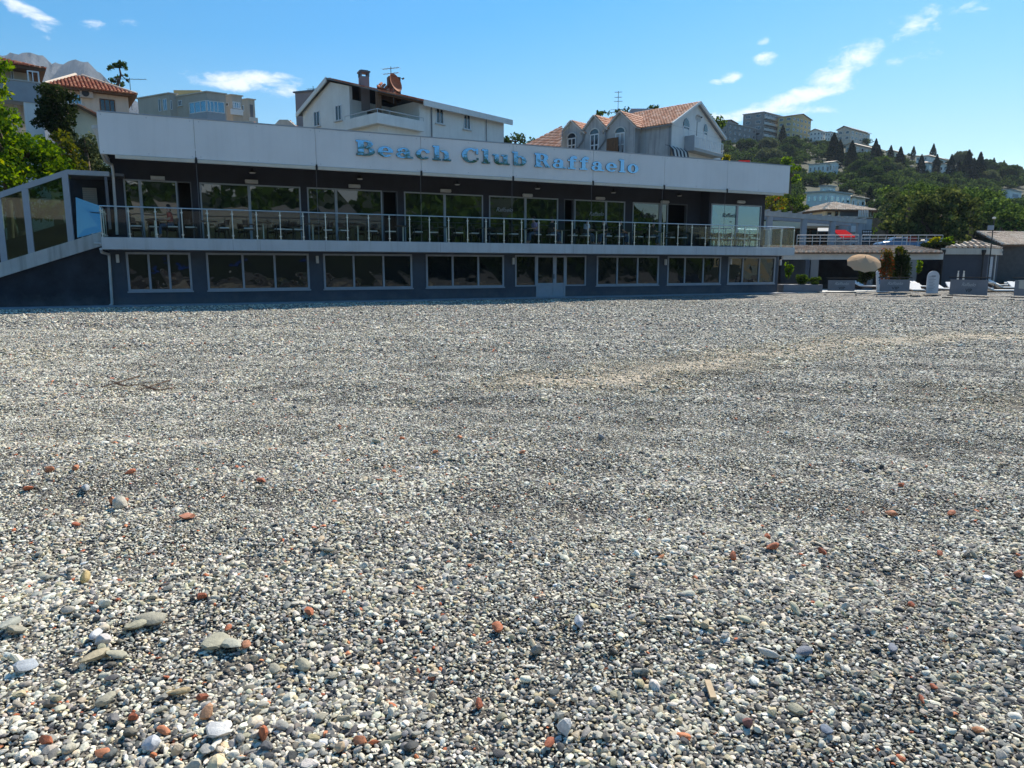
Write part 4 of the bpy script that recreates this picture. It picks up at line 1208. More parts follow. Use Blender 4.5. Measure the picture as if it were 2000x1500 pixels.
# ------------------------------------------------------------------ glazed stair on the left
st = empty('stair_enclosure', (cx(60, 560), WALL_Y, 0), 'glazed stair enclosure with grey frame rising to the terrace from the left', 'stairs')
SO = .12
def sp(px, py, off=SO): a, z = C0.pix(px, py, off); return a, z
def sloped(mb, p0, p1, h, d0, d1):
    """bar between two (s,z) points whose top edge they are, h high"""
    (a0, z0), (a1, z1) = p0, p1
    mb.hexa([C0.pt(a0, z0 - h, d0), C0.pt(a1, z1 - h, d0), C0.pt(a1, z1 - h, d1), C0.pt(a0, z0 - h, d1)], [C0.pt(a0, z0, d0), C0.pt(a1, z1, d0), C0.pt(a1, z1, d1), C0.pt(a0, z0, d1)])
b0, b1_ = sp(0, 513), sp(197, 453); t0, t1 = sp(0, 375), sp(131, 331)
sb = (b1_[1] - b0[1]) / (b1_[0] - b0[0]); stp = (t1[1] - t0[1]) / (t1[0] - t0[0])
xe = b0[0] - 6.0
bot = lambda x: b0[1] + sb * (x - b0[0]); top = lambda x: t0[1] + stp * (x - t0[0])
beam_h = bot(b0[0]) - sp(0, 541)[1]
mb = MB(); sloped(mb, (xe, bot(xe)), b1_, beam_h, -.25, SO + .06); mb.build('base_beam', 'stair_beam', st)
mb = MB(); sloped(mb, (xe, top(xe)), t1, .22, -.1, SO + .03); mb.build('roof_beam', 'alu_frame', st)
tr = sp(213, 336)
mb = MB(); mb.box(t1[0] + .003, WALL_Y - SO - .03, t1[1] - .19, tr[0], WALL_Y + .1, t1[1] - .005); mb.build('lintel', 'alu_frame', st)
for px in (-62, 0, 57, 137):
    x = sp(px, 450)[0] if px != 0 else sp(2, 450)[0]
    w_ = .11
    mb = MB(); mb.box(x - w_, WALL_Y - SO - .045, bot(x - w_), x + w_, WALL_Y + .05, top(x) - .2 if px != 137 else t1[1] - .2); mb.build('post', 'alu_frame', st)
mb = MB(); xq = sp(211, 400)[0]; mb.box(xq - .05, WALL_Y - SO, bot(xq), xq + .05, WALL_Y, t1[1] - .2); mb.build('post', 'alu_dark', st)
pxs = [sp(-62, 450)[0], sp(2, 450)[0], sp(57, 450)[0], sp(137, 450)[0]]
for a, b in zip(pxs[:-1], pxs[1:]):
    a += .115; b -= .115
    mb = MB(); mb.hexa([C0.pt(a, bot(a), SO - .02), C0.pt(b, bot(b), SO - .02), C0.pt(b, bot(b), SO), C0.pt(a, bot(a), SO)], [C0.pt(a, top(a) - .22, SO - .02), C0.pt(b, top(b) - .22, SO - .02), C0.pt(b, top(b) - .22, SO), C0.pt(a, top(a) - .22, SO)])
    mb.build('glass_panel', 'glass_stairs', st)
    mb = MB()      # frosted skylight behind the roof beam
    mb.hexa([C0.pt(a, top(a) - .16, -1.9), C0.pt(b - .3, top(b - .3) - .16, -1.9), C0.pt(b - .3, top(b - .3) - .16, -.12), C0.pt(a, top(a) - .16, -.12)], [C0.pt(a, top(a) - .13, -1.9), C0.pt(b - .3, top(b - .3) - .13, -1.9), C0.pt(b - .3, top(b - .3) - .13, -.12), C0.pt(a, top(a) - .13, -.12)])
    mb.build('roof_glass', 'glass_clear', st)
# treads and rear wall
mb = MB(); nst = 26
for i in range(nst):
    x0_ = xe + (b1_[0] - xe) * i / nst; x1_ = xe + (b1_[0] - xe) * (i + 1) / nst
    mb.box(x0_, WALL_Y + .26, -.1, x1_, WALL_Y + 1.9, bot(x1_) - .05)
mb.build('steps', 'concrete', st)
mb = MB(); sloped(mb, (xe, bot(xe) + .95), (tr[0], bot(tr[0]) + .95), 1.9, -2.1, -1.92); mb.build('rear_wall', 'side_wall', st)
mb = MB(); mb.box(t1[0] - .3, WALL_Y + 2.12, 0, tr[0] + .6, WALL_Y + 2.3, t1[1] - .1); mb.build('landing_wall', 'side_wall', st)
a0_, z1_ = sp(160, 366, -2.0); a1_, z0_ = sp(191, 402, -2.0)
mb = MB()
for k in range(9): mb.box(a0_, WALL_Y + 2.06, z0_ + (z1_ - z0_) * k / 9 + .01, a1_, WALL_Y + 2.10, z0_ + (z1_ - z0_) * (k + 1) / 9)
mb.build('roller_shutter', 'beige_plaster', st)
mb = MB(); mb.box(t1[0] - .1, WALL_Y + .2, t1[1] - .12, tr[0] + .5, WALL_Y + 2.3, t1[1] - .02); mb.build('landing_roof', 'alu_dark', st)
# tilted glass guard on the landing that mirrors the sky
g = [sp(146, 384, -.2), sp(197, 402, -.2), sp(199, 452, -.2), sp(150, 464, -.2)]
off_ = [-.47, -.47, -.35, -.35]
mb = MB(); mb.extrude([C0.pt(a, z, d) for (a, z), d in zip(g, off_)], (0, .012, 0)); mb.build('glass_guard', 'glass_bay', st)
mb = MB(); p_, q_ = sp(147, 411, 0), sp(197, 415, 0)
mb.bar(C0.pt(*p_, -.45), C0.pt(*q_, -.45), .03, .04); mb.build('guard_rail', 'black_metal', st)
# dark wall beneath
mb = MB()
pl_ = [(xe, 0), (WL - .06, 0), (WL - .06, bot(WL - .06) - beam_h), (xe, max(.05, bot(xe) - beam_h))]
mb.extrude([C0.pt(a, z, -.2) for a, z in pl_], (0, -.2, 0)); mb.build('under_wall', 'side_wall', st)

# ------------------------------------------------------------------ hills, mountain, sea
def lerp_pts(pts, x):
    xs_, ys_ = zip(*pts); return np.interp(x, xs_, ys_)
SKY_R = [(900, 330), (1000, 292), (1100, 280), (1300, 262), (1400, 262), (1500, 266), (1600, 272), (1690, 280), (1740, 300), (1800, 304), (1850, 310), (1900, 324), (1960, 334), (2000, 338), (2200, 372), (2500, 420), (2900, 455), (3400, 480)]
HD0, HD1 = 118.0, 430.0
def hill_point(px, py):
    """point of the wooded slope seen at a pixel"""
    sk = float(lerp_pts(SKY_R, px)); t = (472 - py) / (472 - sk); t = max(0, min(1.0, t))
    return P(px, py, HD0 + (HD1 - HD0) * t ** 1.25)
def sheet(name, rows, mat, smooth=True):
    n, k = len(rows), len(rows[0]); me = bpy.data.meshes.new(name)
    me.from_pydata([tuple(p) for r_ in rows for p in r_], [], [(i * k + j, i * k + j + 1, (i + 1) * k + j + 1, (i + 1) * k + j) for i in range(n - 1) for j in range(k - 1)])
    me.update()
    if smooth: me.shade_smooth()
    me.materials.append(M[mat]); o = bpy.data.objects.new(name, me); COL.objects.link(o)
    return tag(o, kind='structure')
rows = []
pxs_ = list(range(900, 3401, 50))
rows.append([P(p, 560, HD0 - 6) * 1 for p in pxs_]); 
for r_ in rows[0]: r_.z = -2
for t in np.linspace(0, 1, 14):
    rows.append([])
    for p in pxs_:
        sk = float(lerp_pts(SKY_R, p)); q = P(p, 472 + (sk - 472) * t, HD0 + (HD1 - HD0) * t ** 1.25)
        q.z += .0; rows[-1].append(q)
last = [q.copy() + FW * 120 - UPV * 45 for q in rows[-1]]; rows.append(last)
sheet('wooded_hill', rows, 'hill_earth')

def slope_z(y): return max(0.0, min(14.0, (y - WALL_Y - 9) * .22))
rows = []
for y in (9.2, 12, 20, 30, 45, 70, 110):
    rows.append([Vector((x, WALL_Y + y, -.2 + slope_z(WALL_Y + y) + (.4 * math.sin(x * .3 + y)))) for x in range(-60, 61, 8)])
sheet('terraced_slope', rows, 'hill_earth')

def rock_mat():
    m, N, L = new_mat('mountain_rock')
    out = N.new('ShaderNodeOutputMaterial'); b = N.new('ShaderNodeBsdfPrincipled'); b.inputs['Roughness'].default_value = .95
    L.new(b.outputs[0], out.inputs[0]); geo = N.new('ShaderNodeNewGeometry')
    nz = N.new('ShaderNodeTexNoise'); nz.inputs['Scale'].default_value = .022; nz.inputs['Detail'].default_value = 10; nz.inputs['Roughness'].default_value = .68
    mp = N.new('ShaderNodeMapping'); mp.inputs['Scale'].default_value = (1, 1, .45); mp.inputs['Rotation'].default_value = (.5, .3, 0)
    L.new(geo.outputs['Position'], mp.inputs[0]); L.new(mp.outputs[0], nz.inputs['Vector'])
    rp = _ramp(N, [(.36, (.014, .022, .018)), (.5, (.04, .046, .052)), (.66, (.105, .108, .12))]); L.new(nz.outputs['Fac'], rp.inputs[0])
    L.new(rp.outputs[0], b.inputs['Base Color'])
    bp = N.new('ShaderNodeBump'); bp.inputs['Distance'].default_value = 25; bp.inputs['Strength'].default_value = 1
    L.new(nz.outputs['Fac'], bp.inputs['Height']); L.new(bp.outputs[0], b.inputs['Normal'])
    MATS['mountain_rock'] = m
rock_mat()
RID = [(-500, 190), (-300, 140), (-100, 125), (12, 106), (40, 104), (66, 103), (82, 110), (100, 123), (118, 126), (135, 119), (150, 117), (165, 120), (182, 130), (200, 148), (220, 172), (245, 190), (265, 198), (300, 215), (400, 260), (600, 330)]
rows = []
cols = list(range(-300, 501, 8))
for k, t in enumerate(np.linspace(0, 1, 12)):
    r_ = []
    for p in cols:
        y = float(lerp_pts(RID, p)); py = 460 + (y - 460) * t; d = 1900 + 1300 * t ** 1.3
        d += 130 * math.sin(p * .045 + t * 3) * t + 60 * math.sin(p * .11 + t * 7) * t * (1 - t * .5) + RNG.normal(0, 14)
        py += (2.2 * math.sin(p * .21) + 1.2 * math.sin(p * .5 + 1)) * t
        r_.append(P(p, py, d))
    rows.append(r_)
rows.append([q + FW * 900 - UPV * 300 for q in rows[-1]])
sheet('mountain', rows, 'mountain_rock')

# headland and sea behind the camera: only seen mirrored in the panes and letters
MIRR = Vector((0, 2 * WALL_Y, 0))              # where the camera stands in the mirror of the facade
def back_pt(az, dist, z): return Vector((math.cos(R(az)) * dist, MIRR.y + math.sin(R(az)) * dist, z))
BK = [(-140, 40), (-120, 46), (-105, 46), (-92, 43), (-82, 44), (-74, 43), (-66, 42), (-61, 36), (-58, 29), (-55.5, 21), (-53, 13), (-50, 5), (-47, .5)]
BD0, BD1 = 104, 330
rows = [[back_pt(az, BD0, .1) for az, h in BK]]
for t in np.linspace(.08, 1, 9):
    rows.append([back_pt(az, BD0 + (BD1 - BD0) * t, .3 + h * t ** .85 + 1.2 * math.sin(az * .9 + t * 9) * min(1, h / 20)) for az, h in BK])
hb = sheet('headland_slope', rows, 'hill_earth')
mb = MB(); mb.add([(10, -18, .03), (60, -18, .03), (4000, 600, .03), (4000, -4000, .03), (40, -4000, .03)], [(0, 1, 2, 3, 4)])
o = mb.build('sea', 'sea_water', None); tag(o, kind='structure')

# ------------------------------------------------------------------ foliage
def build_crown(blobs, clump_r, n_clump, per_area, leaf, mat, name='crown'):
    """crown = many leaf clumps sitting on and in a few big lobes"""
    cl = []
    for (cx_, cy_, cz_, rx, ry, rz), k in zip(blobs, n_clump):
        d = RNG.normal(size=(k, 3)); d /= np.linalg.norm(d, axis=1)[:, None]
        d[:, 2] = np.where(d[:, 2] < -.35, -d[:, 2], d[:, 2])
        rr = .62 + .38 * RNG.random((k, 1)) ** .5
        c = d * rr * np.array([rx, ry, rz]) + np.array([cx_, cy_, cz_])
        for p in c:
            r_ = clump_r * RNG.uniform(.55, 1.35)
            cl.append((p[0], p[1], p[2], r_, r_, r_ * .78))
    pts, nb = blob_points(cl, per_area, .55)
    return leaf_mesh(name, pts, nb * .9, leaf, mat)
def crown_umbrella():
    return build_crown([(0, 0, .72, 1, 1, .26), (.35, .2, .80, .55, .55, .22), (-.4, -.1, .78, .5, .5, .2)], .15, (60, 26, 24), 620, .028, 'leaf_pine')
def crown_broad():
    return build_crown([(0, 0, .62, .85, .85, .5), (.3, -.25, .8, .5, .5, .34), (-.35, .2, .75, .45, .5, .36), (.1, .4, .55, .5, .5, .4)], .17, (70, 34, 30, 30), 520, .032, 'leaf_mid')
def crown_cypress():
    pts = []; nb = []
    n = 3600
    t = RNG.random(n) ** .8; a = RNG.random(n) * 6.283
    prof = np.interp(t, [0, .12, .35, .7, 1], [.05, .15, .17, .11, .005])
    lump = 1 + .28 * np.sin(a * 3 + t * 17) * np.sin(t * 31 + a)
    r_ = prof * lump * (1 - .4 * RNG.random(n) ** 2)
    p = np.stack([r_ * np.cos(a), r_ * np.sin(a), .04 + t * .96], 1)
    d = np.stack([np.cos(a), np.sin(a), .5 + 0 * a], 1)
    return leaf_mesh('crown', p, d * 1.1, .022, 'leaf_cypress')
def trunk_mesh(h, r_, limbs=5, spread=.35, top=.75):
    mb = MB(); rs = random.Random(int(h * 100 + r_ * 999 + limbs))
    p = Vector((0, 0, -.05)); pts = [p.copy()]
    for i in range(4): p = p + Vector((rs.uniform(-.03, .03) * h, rs.uniform(-.03, .03) * h, h / 4)); pts.append(p.copy())
    for i in range(4): mb.tube(pts[i], pts[i + 1], r_ * (1 - .18 * i), r_ * (1 - .18 * (i + 1)), n=8)
    for k in range(limbs):
        a = 6.28 * k / limbs + rs.uniform(-.4, .4); b = pts[3] + (pts[4] - pts[3]) * rs.random()
        e = b + Vector((math.cos(a) * spread, math.sin(a) * spread, (top - h) * rs.uniform(.5, 1.0) + .08))
        m_ = b.lerp(e, .5) + Vector((0, 0, .04 * h)); mb.tube(b, m_, r_ * .42, r_ * .3, n=6); mb.tube(m_, e, r_ * .3, r_ * .1, n=6)
    off = MB(); return mb
def make_tree_type(crown_me, tr):
    me = bpy.data.meshes.new('trunk'); me.from_pydata(tr.v, [], tr.f); me.update(); me.shade_smooth(); me.materials.append(M['bark'])
    return crown_me, me
T_UMB = make_tree_type(crown_umbrella(), trunk_mesh(.55, .035, 6, .5, .78))
T_BRD = [make_tree_type(crown_broad(), trunk_mesh(.35, .04, 6, .45, .7)) for _ in range(2)]
T_CYP = make_tree_type(crown_cypress(), trunk_mesh(.2, .02, 3, .05, .3))
LEAFVAR = {}
def with_mat(me, mat):
    k = (me.name, mat)
    if k not in LEAFVAR:
        m2 = me.copy(); m2.materials.clear(); m2.materials.append(M[mat]); LEAFVAR[k] = m2
    return LEAFVAR[k]
def tree(name, kind, loc, sx_, sz_, label, group=None, mat=None, rz=None, cat='tree'):
    cm, tm = kind
    t = empty(name, loc, label, cat, group, random.uniform(0, 6.28) if rz is None else rz)
    t.scale = (sx_, sx_, sz_)
    c = bpy.data.objects.new('crown', with_mat(cm, mat) if mat else cm); COL.objects.link(c); c.parent = t
    k = bpy.data.objects.new('trunk', tm); COL.objects.link(k); k.parent = t
    return t
def wpx(px0, px1, d): return abs(px1 - px0) * d / FPX

HOUSE_RECTS = []
def hides_house(px, py, d, r_, h):
    k = FPX / d
    return any(a_ < px + r_ * k and b_ > px - r_ * k and c_ < py and e_ - 2 > py - h * k for a_, b_, c_, e_ in HOUSE_RECTS)
# the wood on the hill, one mass of crowns
def wood():
    P_, NB = [], []
    cnt = 0
    while cnt < 1350:
        px = random.uniform(1380, 2080); sk = float(lerp_pts(SKY_R, px)); py = random.uniform(sk + 2, 468)
        q = hill_point(px, py); d = q.dot(FW)
        r_ = random.uniform(1.8, 4.0) * (1.0 if d < 300 else 1.1); hh = r_ * random.uniform(.6, .95)
        if hides_house(px, py, d, r_ * 1.15, hh * 1.6):
            r_ *= .42; hh *= .42
            if hides_house(px, py, d, r_ * 1.15, hh * 1.6) and random.random() < .97: continue
        n = 8
        dd = RNG.normal(size=(n, 3)); dd /= np.linalg.norm(dd, axis=1)[:, None]; dd[:, 2] = np.abs(dd[:, 2])
        cs_ = dd * np.array([r_, r_, hh]) * .65 + np.array([q.x, q.y, q.z + hh * .5])
        bl = [(c[0], c[1], c[2], r_ * .5, r_ * .5, hh * .42) for c in cs_]
        p, nb = blob_points(bl, 3.0 if d < 220 else 1.7, .5); P_.append(p); NB.append(nb); cnt += 1
    p = np.concatenate(P_); nb = np.concatenate(NB)
    me = leaf_mesh('hillside_wood', p, nb * .8, .42, 'leaf_wood', .6)
    o = bpy.data.objects.new('hillside_wood', me); COL.objects.link(o)
    tag(o, 'dense green wood covering the slope of the hill', 'wood', kind='stuff')
def back_wood():
    P_, NB = [], []
    for i in range(620):
        az = random.uniform(-135, -50); t = random.random() ** 1.2; ds_ = BD0 + (BD1 - BD0) * t
        if -104 < az < -72 and (ds_ < 146 or 168 < ds_ < 200): continue
        h = float(np.interp(az, [b[0] for b in BK], [b[1] for b in BK]))
        q = back_pt(az, BD0 + (BD1 - BD0) * t, .3 + h * t ** .85); r_ = random.uniform(3, 6) * min(1, .3 + h / 25)
        p, nb = blob_points([(q.x, q.y, q.z + r_ * .6, r_, r_, r_ * .9)], .30, .5); P_.append(p); NB.append(nb)
    me = leaf_mesh('headland_wood', np.concatenate(P_), np.concatenate(NB) * .8, 1.0, 'leaf_mid', .6)
    o = bpy.data.objects.new('headland_wood', me); COL.objects.link(o)
    tag(o, 'wooded headland across the water, mirrored in the terrace windows', 'wood', kind='stuff')
back_wood()
# white houses and a sunlit promenade wall over there, mirrored in the upper windows
hh_ = None
for i, (az, dist, z, w_) in enumerate([(-91, 190, 23, 12), (-88.5, 196, 25, 9), (-86, 188, 22, 11), (-83.5, 198, 25, 10), (-81.5, 192, 23, 8), (-94, 186, 22, 11), (-85, 230, 33, 12), (-78, 195, 24, 9)]):
    c = back_pt(az, dist, z)
    if hh_ is None:
        hh_ = empty('white_house', c, 'white red-roofed house on the headland, seen only mirrored in the terrace windows', 'house', 'houses on the mirrored headland')
        mb = MB(); mb.box(-.5, -.4, -.8, .5, .4, .5); mb.v = [(a + c.x, b + c.y, d_ + c.z) for a, b, d_ in mb.v]; mb.build('wall', 'white_plaster', hh_)
        mb = MB(); mb.add([(-.56, -.46, .5), (.56, -.46, .5), (.56, .46, .5), (-.56, .46, .5), (-.3, 0, .75), (.3, 0, .75)], [(0, 1, 5, 4), (1, 2, 5), (2, 3, 4, 5), (3, 0, 4), (3, 2, 1, 0)]); mb.v = [(a + c.x, b + c.y, d_ + c.z) for a, b, d_ in mb.v]; mb.build('roof', 'tile_red', hh_)
        for sx_ in (-.28, .05, .3):
            mb = MB(); mb.box(sx_ - .06 + c.x, .402 + c.y, c.z - .05, sx_ + .06 + c.x, .42 + c.y, c.z + .2); mb.build('window', 'glass_house', hh_)
        o = hh_
    else: o = copy_tree(hh_)
    o.location = c; o.scale = (w_, w_ * .8, w_ * .6); o.rotation_euler = (0, 0, R(az + 90) + random.uniform(-.3, .3))
mb = MB()
pts_ = [back_pt(az, 136 + 2 * math.sin(az * .2), 0) for az in range(-104, -71, 4)]
for a, b in zip(pts_[:-1], pts_[1:]): mb.bar(a + UPV * 10.2, b + UPV * 10.2, .6, 3.4)
o = mb.build('promenade_wall', 'beige_plaster', None); tag(o, 'long pale retaining wall below the headland, mirrored in the terrace windows', 'wall')

# ------------------------------------------------------------------ houses
def rect_on(F, px0, py0, px1, py1, off=0.0):
    a0, z1 = F.pix(px0, py0, off); a1, z0 = F.pix(px1, py1, off)
    return min(a0, a1), max(a0, a1), min(z0, z1), max(z0, z1)
def two_faces(px, py, d, aR=41.5, aL=-47.0):
    O = P(px, py, d); return Frame((O.x, O.y), bearing(aR)), Frame((O.x, O.y), bearing(aL)), O
def win(root, F, px0, py0, px1, py1, mull=1, fmat='alu_white', gmat='glass_house', fw=.06, sill=True, name='window'):
    """window measured on the photograph: corner pixels on the plane; heights are taken at the middle"""
    pm = (px0 + px1) / 2
    a0, _ = F.pix(px0, py0); a1, _ = F.pix(px1, py1); z1 = F.pix(pm, py0)[1]; z0 = F.pix(pm, py1)[1]
    a0, a1 = min(a0, a1), max(a0, a1); z0, z1 = min(z0, z1), max(z0, z1)
    mm = [a0 + (a1 - a0) * (k + 1) / (mull + 1) for k in range(mull)]
    w = framed_window(root, F, a0, a1, z0, z1, .05, mm, fw=fw, depth=.08, fmat=fmat, gmat=gmat, name=name)
    if sill:
        mb = MB(); F.box(mb, a0 - .12, a1 + .12, z0 - .07, z0 - .005, .0, .14); mb.build('sill', 'concrete_light', w)
    return w

# --- white house in the middle, behind the fascia
def white_house():
    FR, FL, O = two_faces(738, 175, 52)
    zc = P(738, 178, 52).z
    sR = FR.pix(984, 240)[0]; sL = abs(FL.pix(592, 240)[0])
    r_ = empty('white_house', (O.x, O.y, 0), 'large white house with a gable, corner loggia and rusty satellite dish behind the fascia', 'house')
    uL = -FL.u if FL.pix(592, 240)[0] < 0 else FL.u          # direction of the gable face away from the corner
    corner = Vector((O.x, O.y, 0))
    def c3(a, b, z): return Vector((corner.x + FR.u.x * a + uL.x * b, corner.y + FR.u.y * a + uL.y * b, z))
    sLog, sLogR = abs(FL.pix(683, 210)[0]), FR.pix(819, 210)[0]
    zpar = P(738, 210, 52).z
    zsplit = zpar - 1.0
    # body below the loggia floor; above it an L-shape round the loggia
    mb = MB(); mb.prism([c3(0, 0, 0), c3(sR, 0, 0), c3(sR, sL, 0), c3(0, sL, 0)], 0, zsplit)
    mb.prism([c3(0, sLog, 0), c3(sR, sLog, 0), c3(sR, sL, 0), c3(0, sL, 0)], zsplit, zc)
    mb.prism([c3(sLogR, 0, 0), c3(sR, 0, 0), c3(sR, sLog - .001, 0), c3(sLogR, sLog - .001, 0)], zsplit, zc - .001)
    mid = sL * .5; apz = FL.pix(644, 156)[1]; am = abs(FL.pix(644, 156)[0])
    # gable triangle
    mb.extrude([c3(.01, sL, zc - .002), c3(.01, sLog, zc - .002), c3(.01, sLog, zc - .1 + (apz - zc) * min(1, sLog / am)), c3(.01, am, apz - .15)], FR.u * .25)
    mb.build('wall', 'white_plaster', r_)
    # roof slabs
    ov = .45
    zeL = zc - .12
    for nm, (ba, bb) in (('roof_slope', (-ov * 1.0, am)), ('roof_slope', (am, sL + ov))):
        za = zc - .15 if ba < 0 else apz; zb_ = apz if ba < 0 else zc - .25
        poly = [c3(-.35, ba, za), c3(sR + .5, ba, za), c3(sR + .5, bb, zb_), c3(-.35, bb, zb_)]
        mb = MB(); mb.extrude(poly, (0, 0, .10)); mb.build(nm, 'alu_dark', r_)
        mb = MB()
        if ba < 0: tile_slope(mb, poly[0] + UPV * .08, poly[1] + UPV * .08, poly[2] + UPV * .08, poly[3] + UPV * .08, .26, .42, 0)
        else: tile_slope(mb, poly[2] + UPV * .08, poly[3] + UPV * .08, poly[0] + UPV * .08, poly[1] + UPV * .08, .26, .42, 0)
        mb.build('roof_tiles', 'tile_red', r_)['kind'] = 'stuff'
    mb = MB(); mb.extrude([c3(sLogR, -ov, zc - .42), c3(sR + .5, -ov, zc - .42), c3(sR + .5, -ov, zc - .02), c3(sLogR, -ov, zc - .02)], FR.n * .12); mb.build('eave_board', 'white_plaster', r_)
    mb = MB(); mb.extrude([c3(-.36, am, apz + .16), c3(-.36, sL + ov, zc - .1), c3(-.36, sL + ov, zc - .42), c3(-.36, am, apz - .18)], FR.u * .1); mb.build('barge_board', 'white_plaster', r_)
    # loggia
    mb = MB(); mb.prism([c3(-.5, -.5, 0), c3(sLogR, -.5, 0), c3(sLogR, -.001, 0), c3(-.001, -.001, 0), c3(-.001, sLog, 0), c3(-.5, sLog, 0)], zsplit - .15, zpar - .45); mb.build('balcony_parapet', 'white_plaster', r_)
    mb = MB(); mb.path([c3(-.45, sLog, zpar - .2), c3(-.45, -.45, zpar - .2), c3(sLogR, -.45, zpar - .2)], .03, 6)
    for a, b in [(-.45, y) for y in np.linspace(sLog, -.45, 4)] + [(x, -.45) for x in np.linspace(.6, sLogR, 3)]: mb.tube(c3(a, b, zpar - .46), c3(a, b, zpar - .2), .02, n=6)
    mb.build('balcony_rail', 'steel_dull', r_)
    mb = MB(); mb.prism([c3(-.05, -.05, 0), c3(.25, -.05, 0), c3(.25, .25, 0), c3(-.05, .25, 0)], zpar - .46, zc + .1); mb.build('loggia_post', 'brown_wood', r_)
    mb = MB(); mb.extrude([c3(-.3, -.3, zc - .22), c3(sLogR + .3, -.3, zc - .22), c3(sLogR + .3, -.1, zc - .22), c3(-.3, -.1, zc - .22)], (0, 0, .22)); mb.build('loggia_beam', 'brown_wood', r_)
    mb = MB(); F_ = Frame(c3(sLogR - 1.6, sLog, 0).xy, FR.u)
    mb.extrude([c3(sLogR * .40, sLog - .03, zpar - .95), c3(sLogR * .92, sLog - .03, zpar - .95), c3(sLogR * .92, sLog - .03, zc - .6), c3(sLogR * .40, sLog - .03, zc - .6)], FR.n * .05); o_ = mb.build('loggia_door', 'alu_dark', r_)
    for k in range(3):
        m2 = MB(); x0 = sLogR * (.42 + .165 * k); m2.extrude([c3(x0, sLog - .09, zpar - .9), c3(x0 + sLogR * .14, sLog - .09, zpar - .9), c3(x0 + sLogR * .14, sLog - .09, zc - .66), c3(x0, sLog - .09, zc - .66)], FR.n * .01); m2.build('pane', 'glass_house', o_)
    for q in ((613, 217, 626, 247), (655, 205, 668, 236)): win(r_, FL, *q)
    for q in ((851, 212, 866, 242), (905, 224, 918, 253)): win(r_, FR, *q)
    a, z = FR.pix(842, 230); mb = MB(); mb.tube(FR.pt(a, 0, .06), FR.pt(a, zc - .3, .06), .05, n=8); mb.build('downpipe', 'pipe_grey', r_)
    a, z = FR.pix(949, 232); mb = MB(); mb.tube(FR.pt(a, z - 2, .06), FR.pt(a, z, .06), .03, n=6); mb.build('vent_pipe', 'pipe_grey', r_)
    # chimney
    q = P(711, 168, 55.5); zt_ = P(711, 139, 55.5).z
    mb = MB(); mb.box(q.x - .32, q.y - .32, q.z - 1.8, q.x + .32, q.y + .32, zt_ - .42); ch = mb.build('chimney', 'mauve_plaster', r_)
    m2 = MB()
    for sx_ in (-1, 1):
        for sy in (-1, 1): m2.box(q.x + sx_ * .28 - .06, q.y + sy * .28 - .06, zt_ - .42, q.x + sx_ * .28 + .06, q.y + sy * .28 + .06, zt_ - .14)
    m2.box(q.x - .4, q.y - .4, zt_ - .14, q.x + .4, q.y + .4, zt_ - .04); m2.box(q.x - .28, q.y - .28, zt_ - .04, q.x + .28, q.y + .28, zt_ + .03); m2.build('chimney_cap', 'alu_dark', ch)
    # small tiled ridge and brown chimney behind the dish
    q0, q1 = P(736, 165, 57), P(772, 175, 57)
    mb = MB(); A = q0 - UPV * .3; B = q1 - UPV * .45; back = FW * .9
    mb.extrude([A - UPV * .6, B - UPV * .6, B + UPV * .2, A + UPV * .3], back); mb.build('roof_hump', 'brown_wood', r_)
    mb = MB(); tile_slope(mb, A + UPV * .1 - FW * .2, B + UPV * .05 - FW * .2, B + UPV * .55 + FW * .5, A + UPV * .65 + FW * .5, .24, .4); mb.build('ridge_tiles', 'tile_red', r_)['kind'] = 'stuff'
    q = P(769, 158, 57.5); mb = MB(); mb.box(q.x - .45, q.y - .3, q.z - 1.5, q.x + .45, q.y + .3, q.z + .25); mb.build('flue', 'brown_wood', r_)
    return r_, O
wh, whO = white_house()
def dish(px, py, d, rad, face, mat, label):
    q = P(px, py, d); t = empty('satellite_dish', q, label, 'satellite dish')
    n, k = 5, 18; f = Vector(face).normalized(); a = f.orthogonal().normalized(); b = f.cross(a); mb = MB(); vs = []
    for i in range(n + 1):
        rr = rad * i / n
        for j in range(k):
            th = 6.2832 * j / k; vs.append(q + a * rr * math.cos(th) + b * rr * math.sin(th) * 1.1 + f * (.35 * rad * (i / n) ** 2 - .1))
    fs = [(i * k + j, i * k + (j + 1) % k, (i + 1) * k + (j + 1) % k, (i + 1) * k + j) for i in range(n) for j in range(k)]
    mb.add(vs, fs); mb.add([v - f * .025 for v in vs], [g[::-1] for g in fs]); mb.build('reflector', mat, t, smooth=True)
    mb = MB(); mb.bar(q - b * rad, q + f * rad * 1.3, .03, .03); mb.tube(q + f * rad * 1.2, q + f * rad * 1.45, .06, n=8); mb.build('feed_arm', 'black_metal', t)
    mb = MB(); mb.tube(q - f * .15 - UPV * 1.4, q - f * .12, .035, n=8); mb.build('mast', 'pipe_grey', t)
dish(771, 162, 56, .62, (RT * .85 - FW * .5 + UPV * .25), 'rust', 'large rusty orange satellite dish on the white house roof')
def antenna(px, pytop, pybot, d, label, els=((0.95, .9), (.6, .6)), ang=0.0, boom=True, elw=.9):
    q = P(px, pybot, d); zt_ = P(px, pytop, d).z
    t = empty('tv_antenna', q, label, 'antenna')
    mb = MB(); mb.tube(q, (q.x, q.y, zt_), .025, n=6); mb.build('mast', 'black_metal', t)
    H = zt_ - q.z
    for fz, L_ in els:
        u = bearing(90 + ang); v = Vector((-u.y, u.x, 0))
        c = Vector((q.x, q.y, q.z + H * fz)); mb = MB(); mb.bar(c - u * L_ * .5, c + u * L_ * .5, .035, .035)
        for k in np.linspace(-.5, .5, 6): mb.tube(c + u * L_ * k - v * .28 * elw, c + u * L_ * k + v * .28 * elw, .011, n=5)
        mb.build('aerial', 'alu_dark', t)
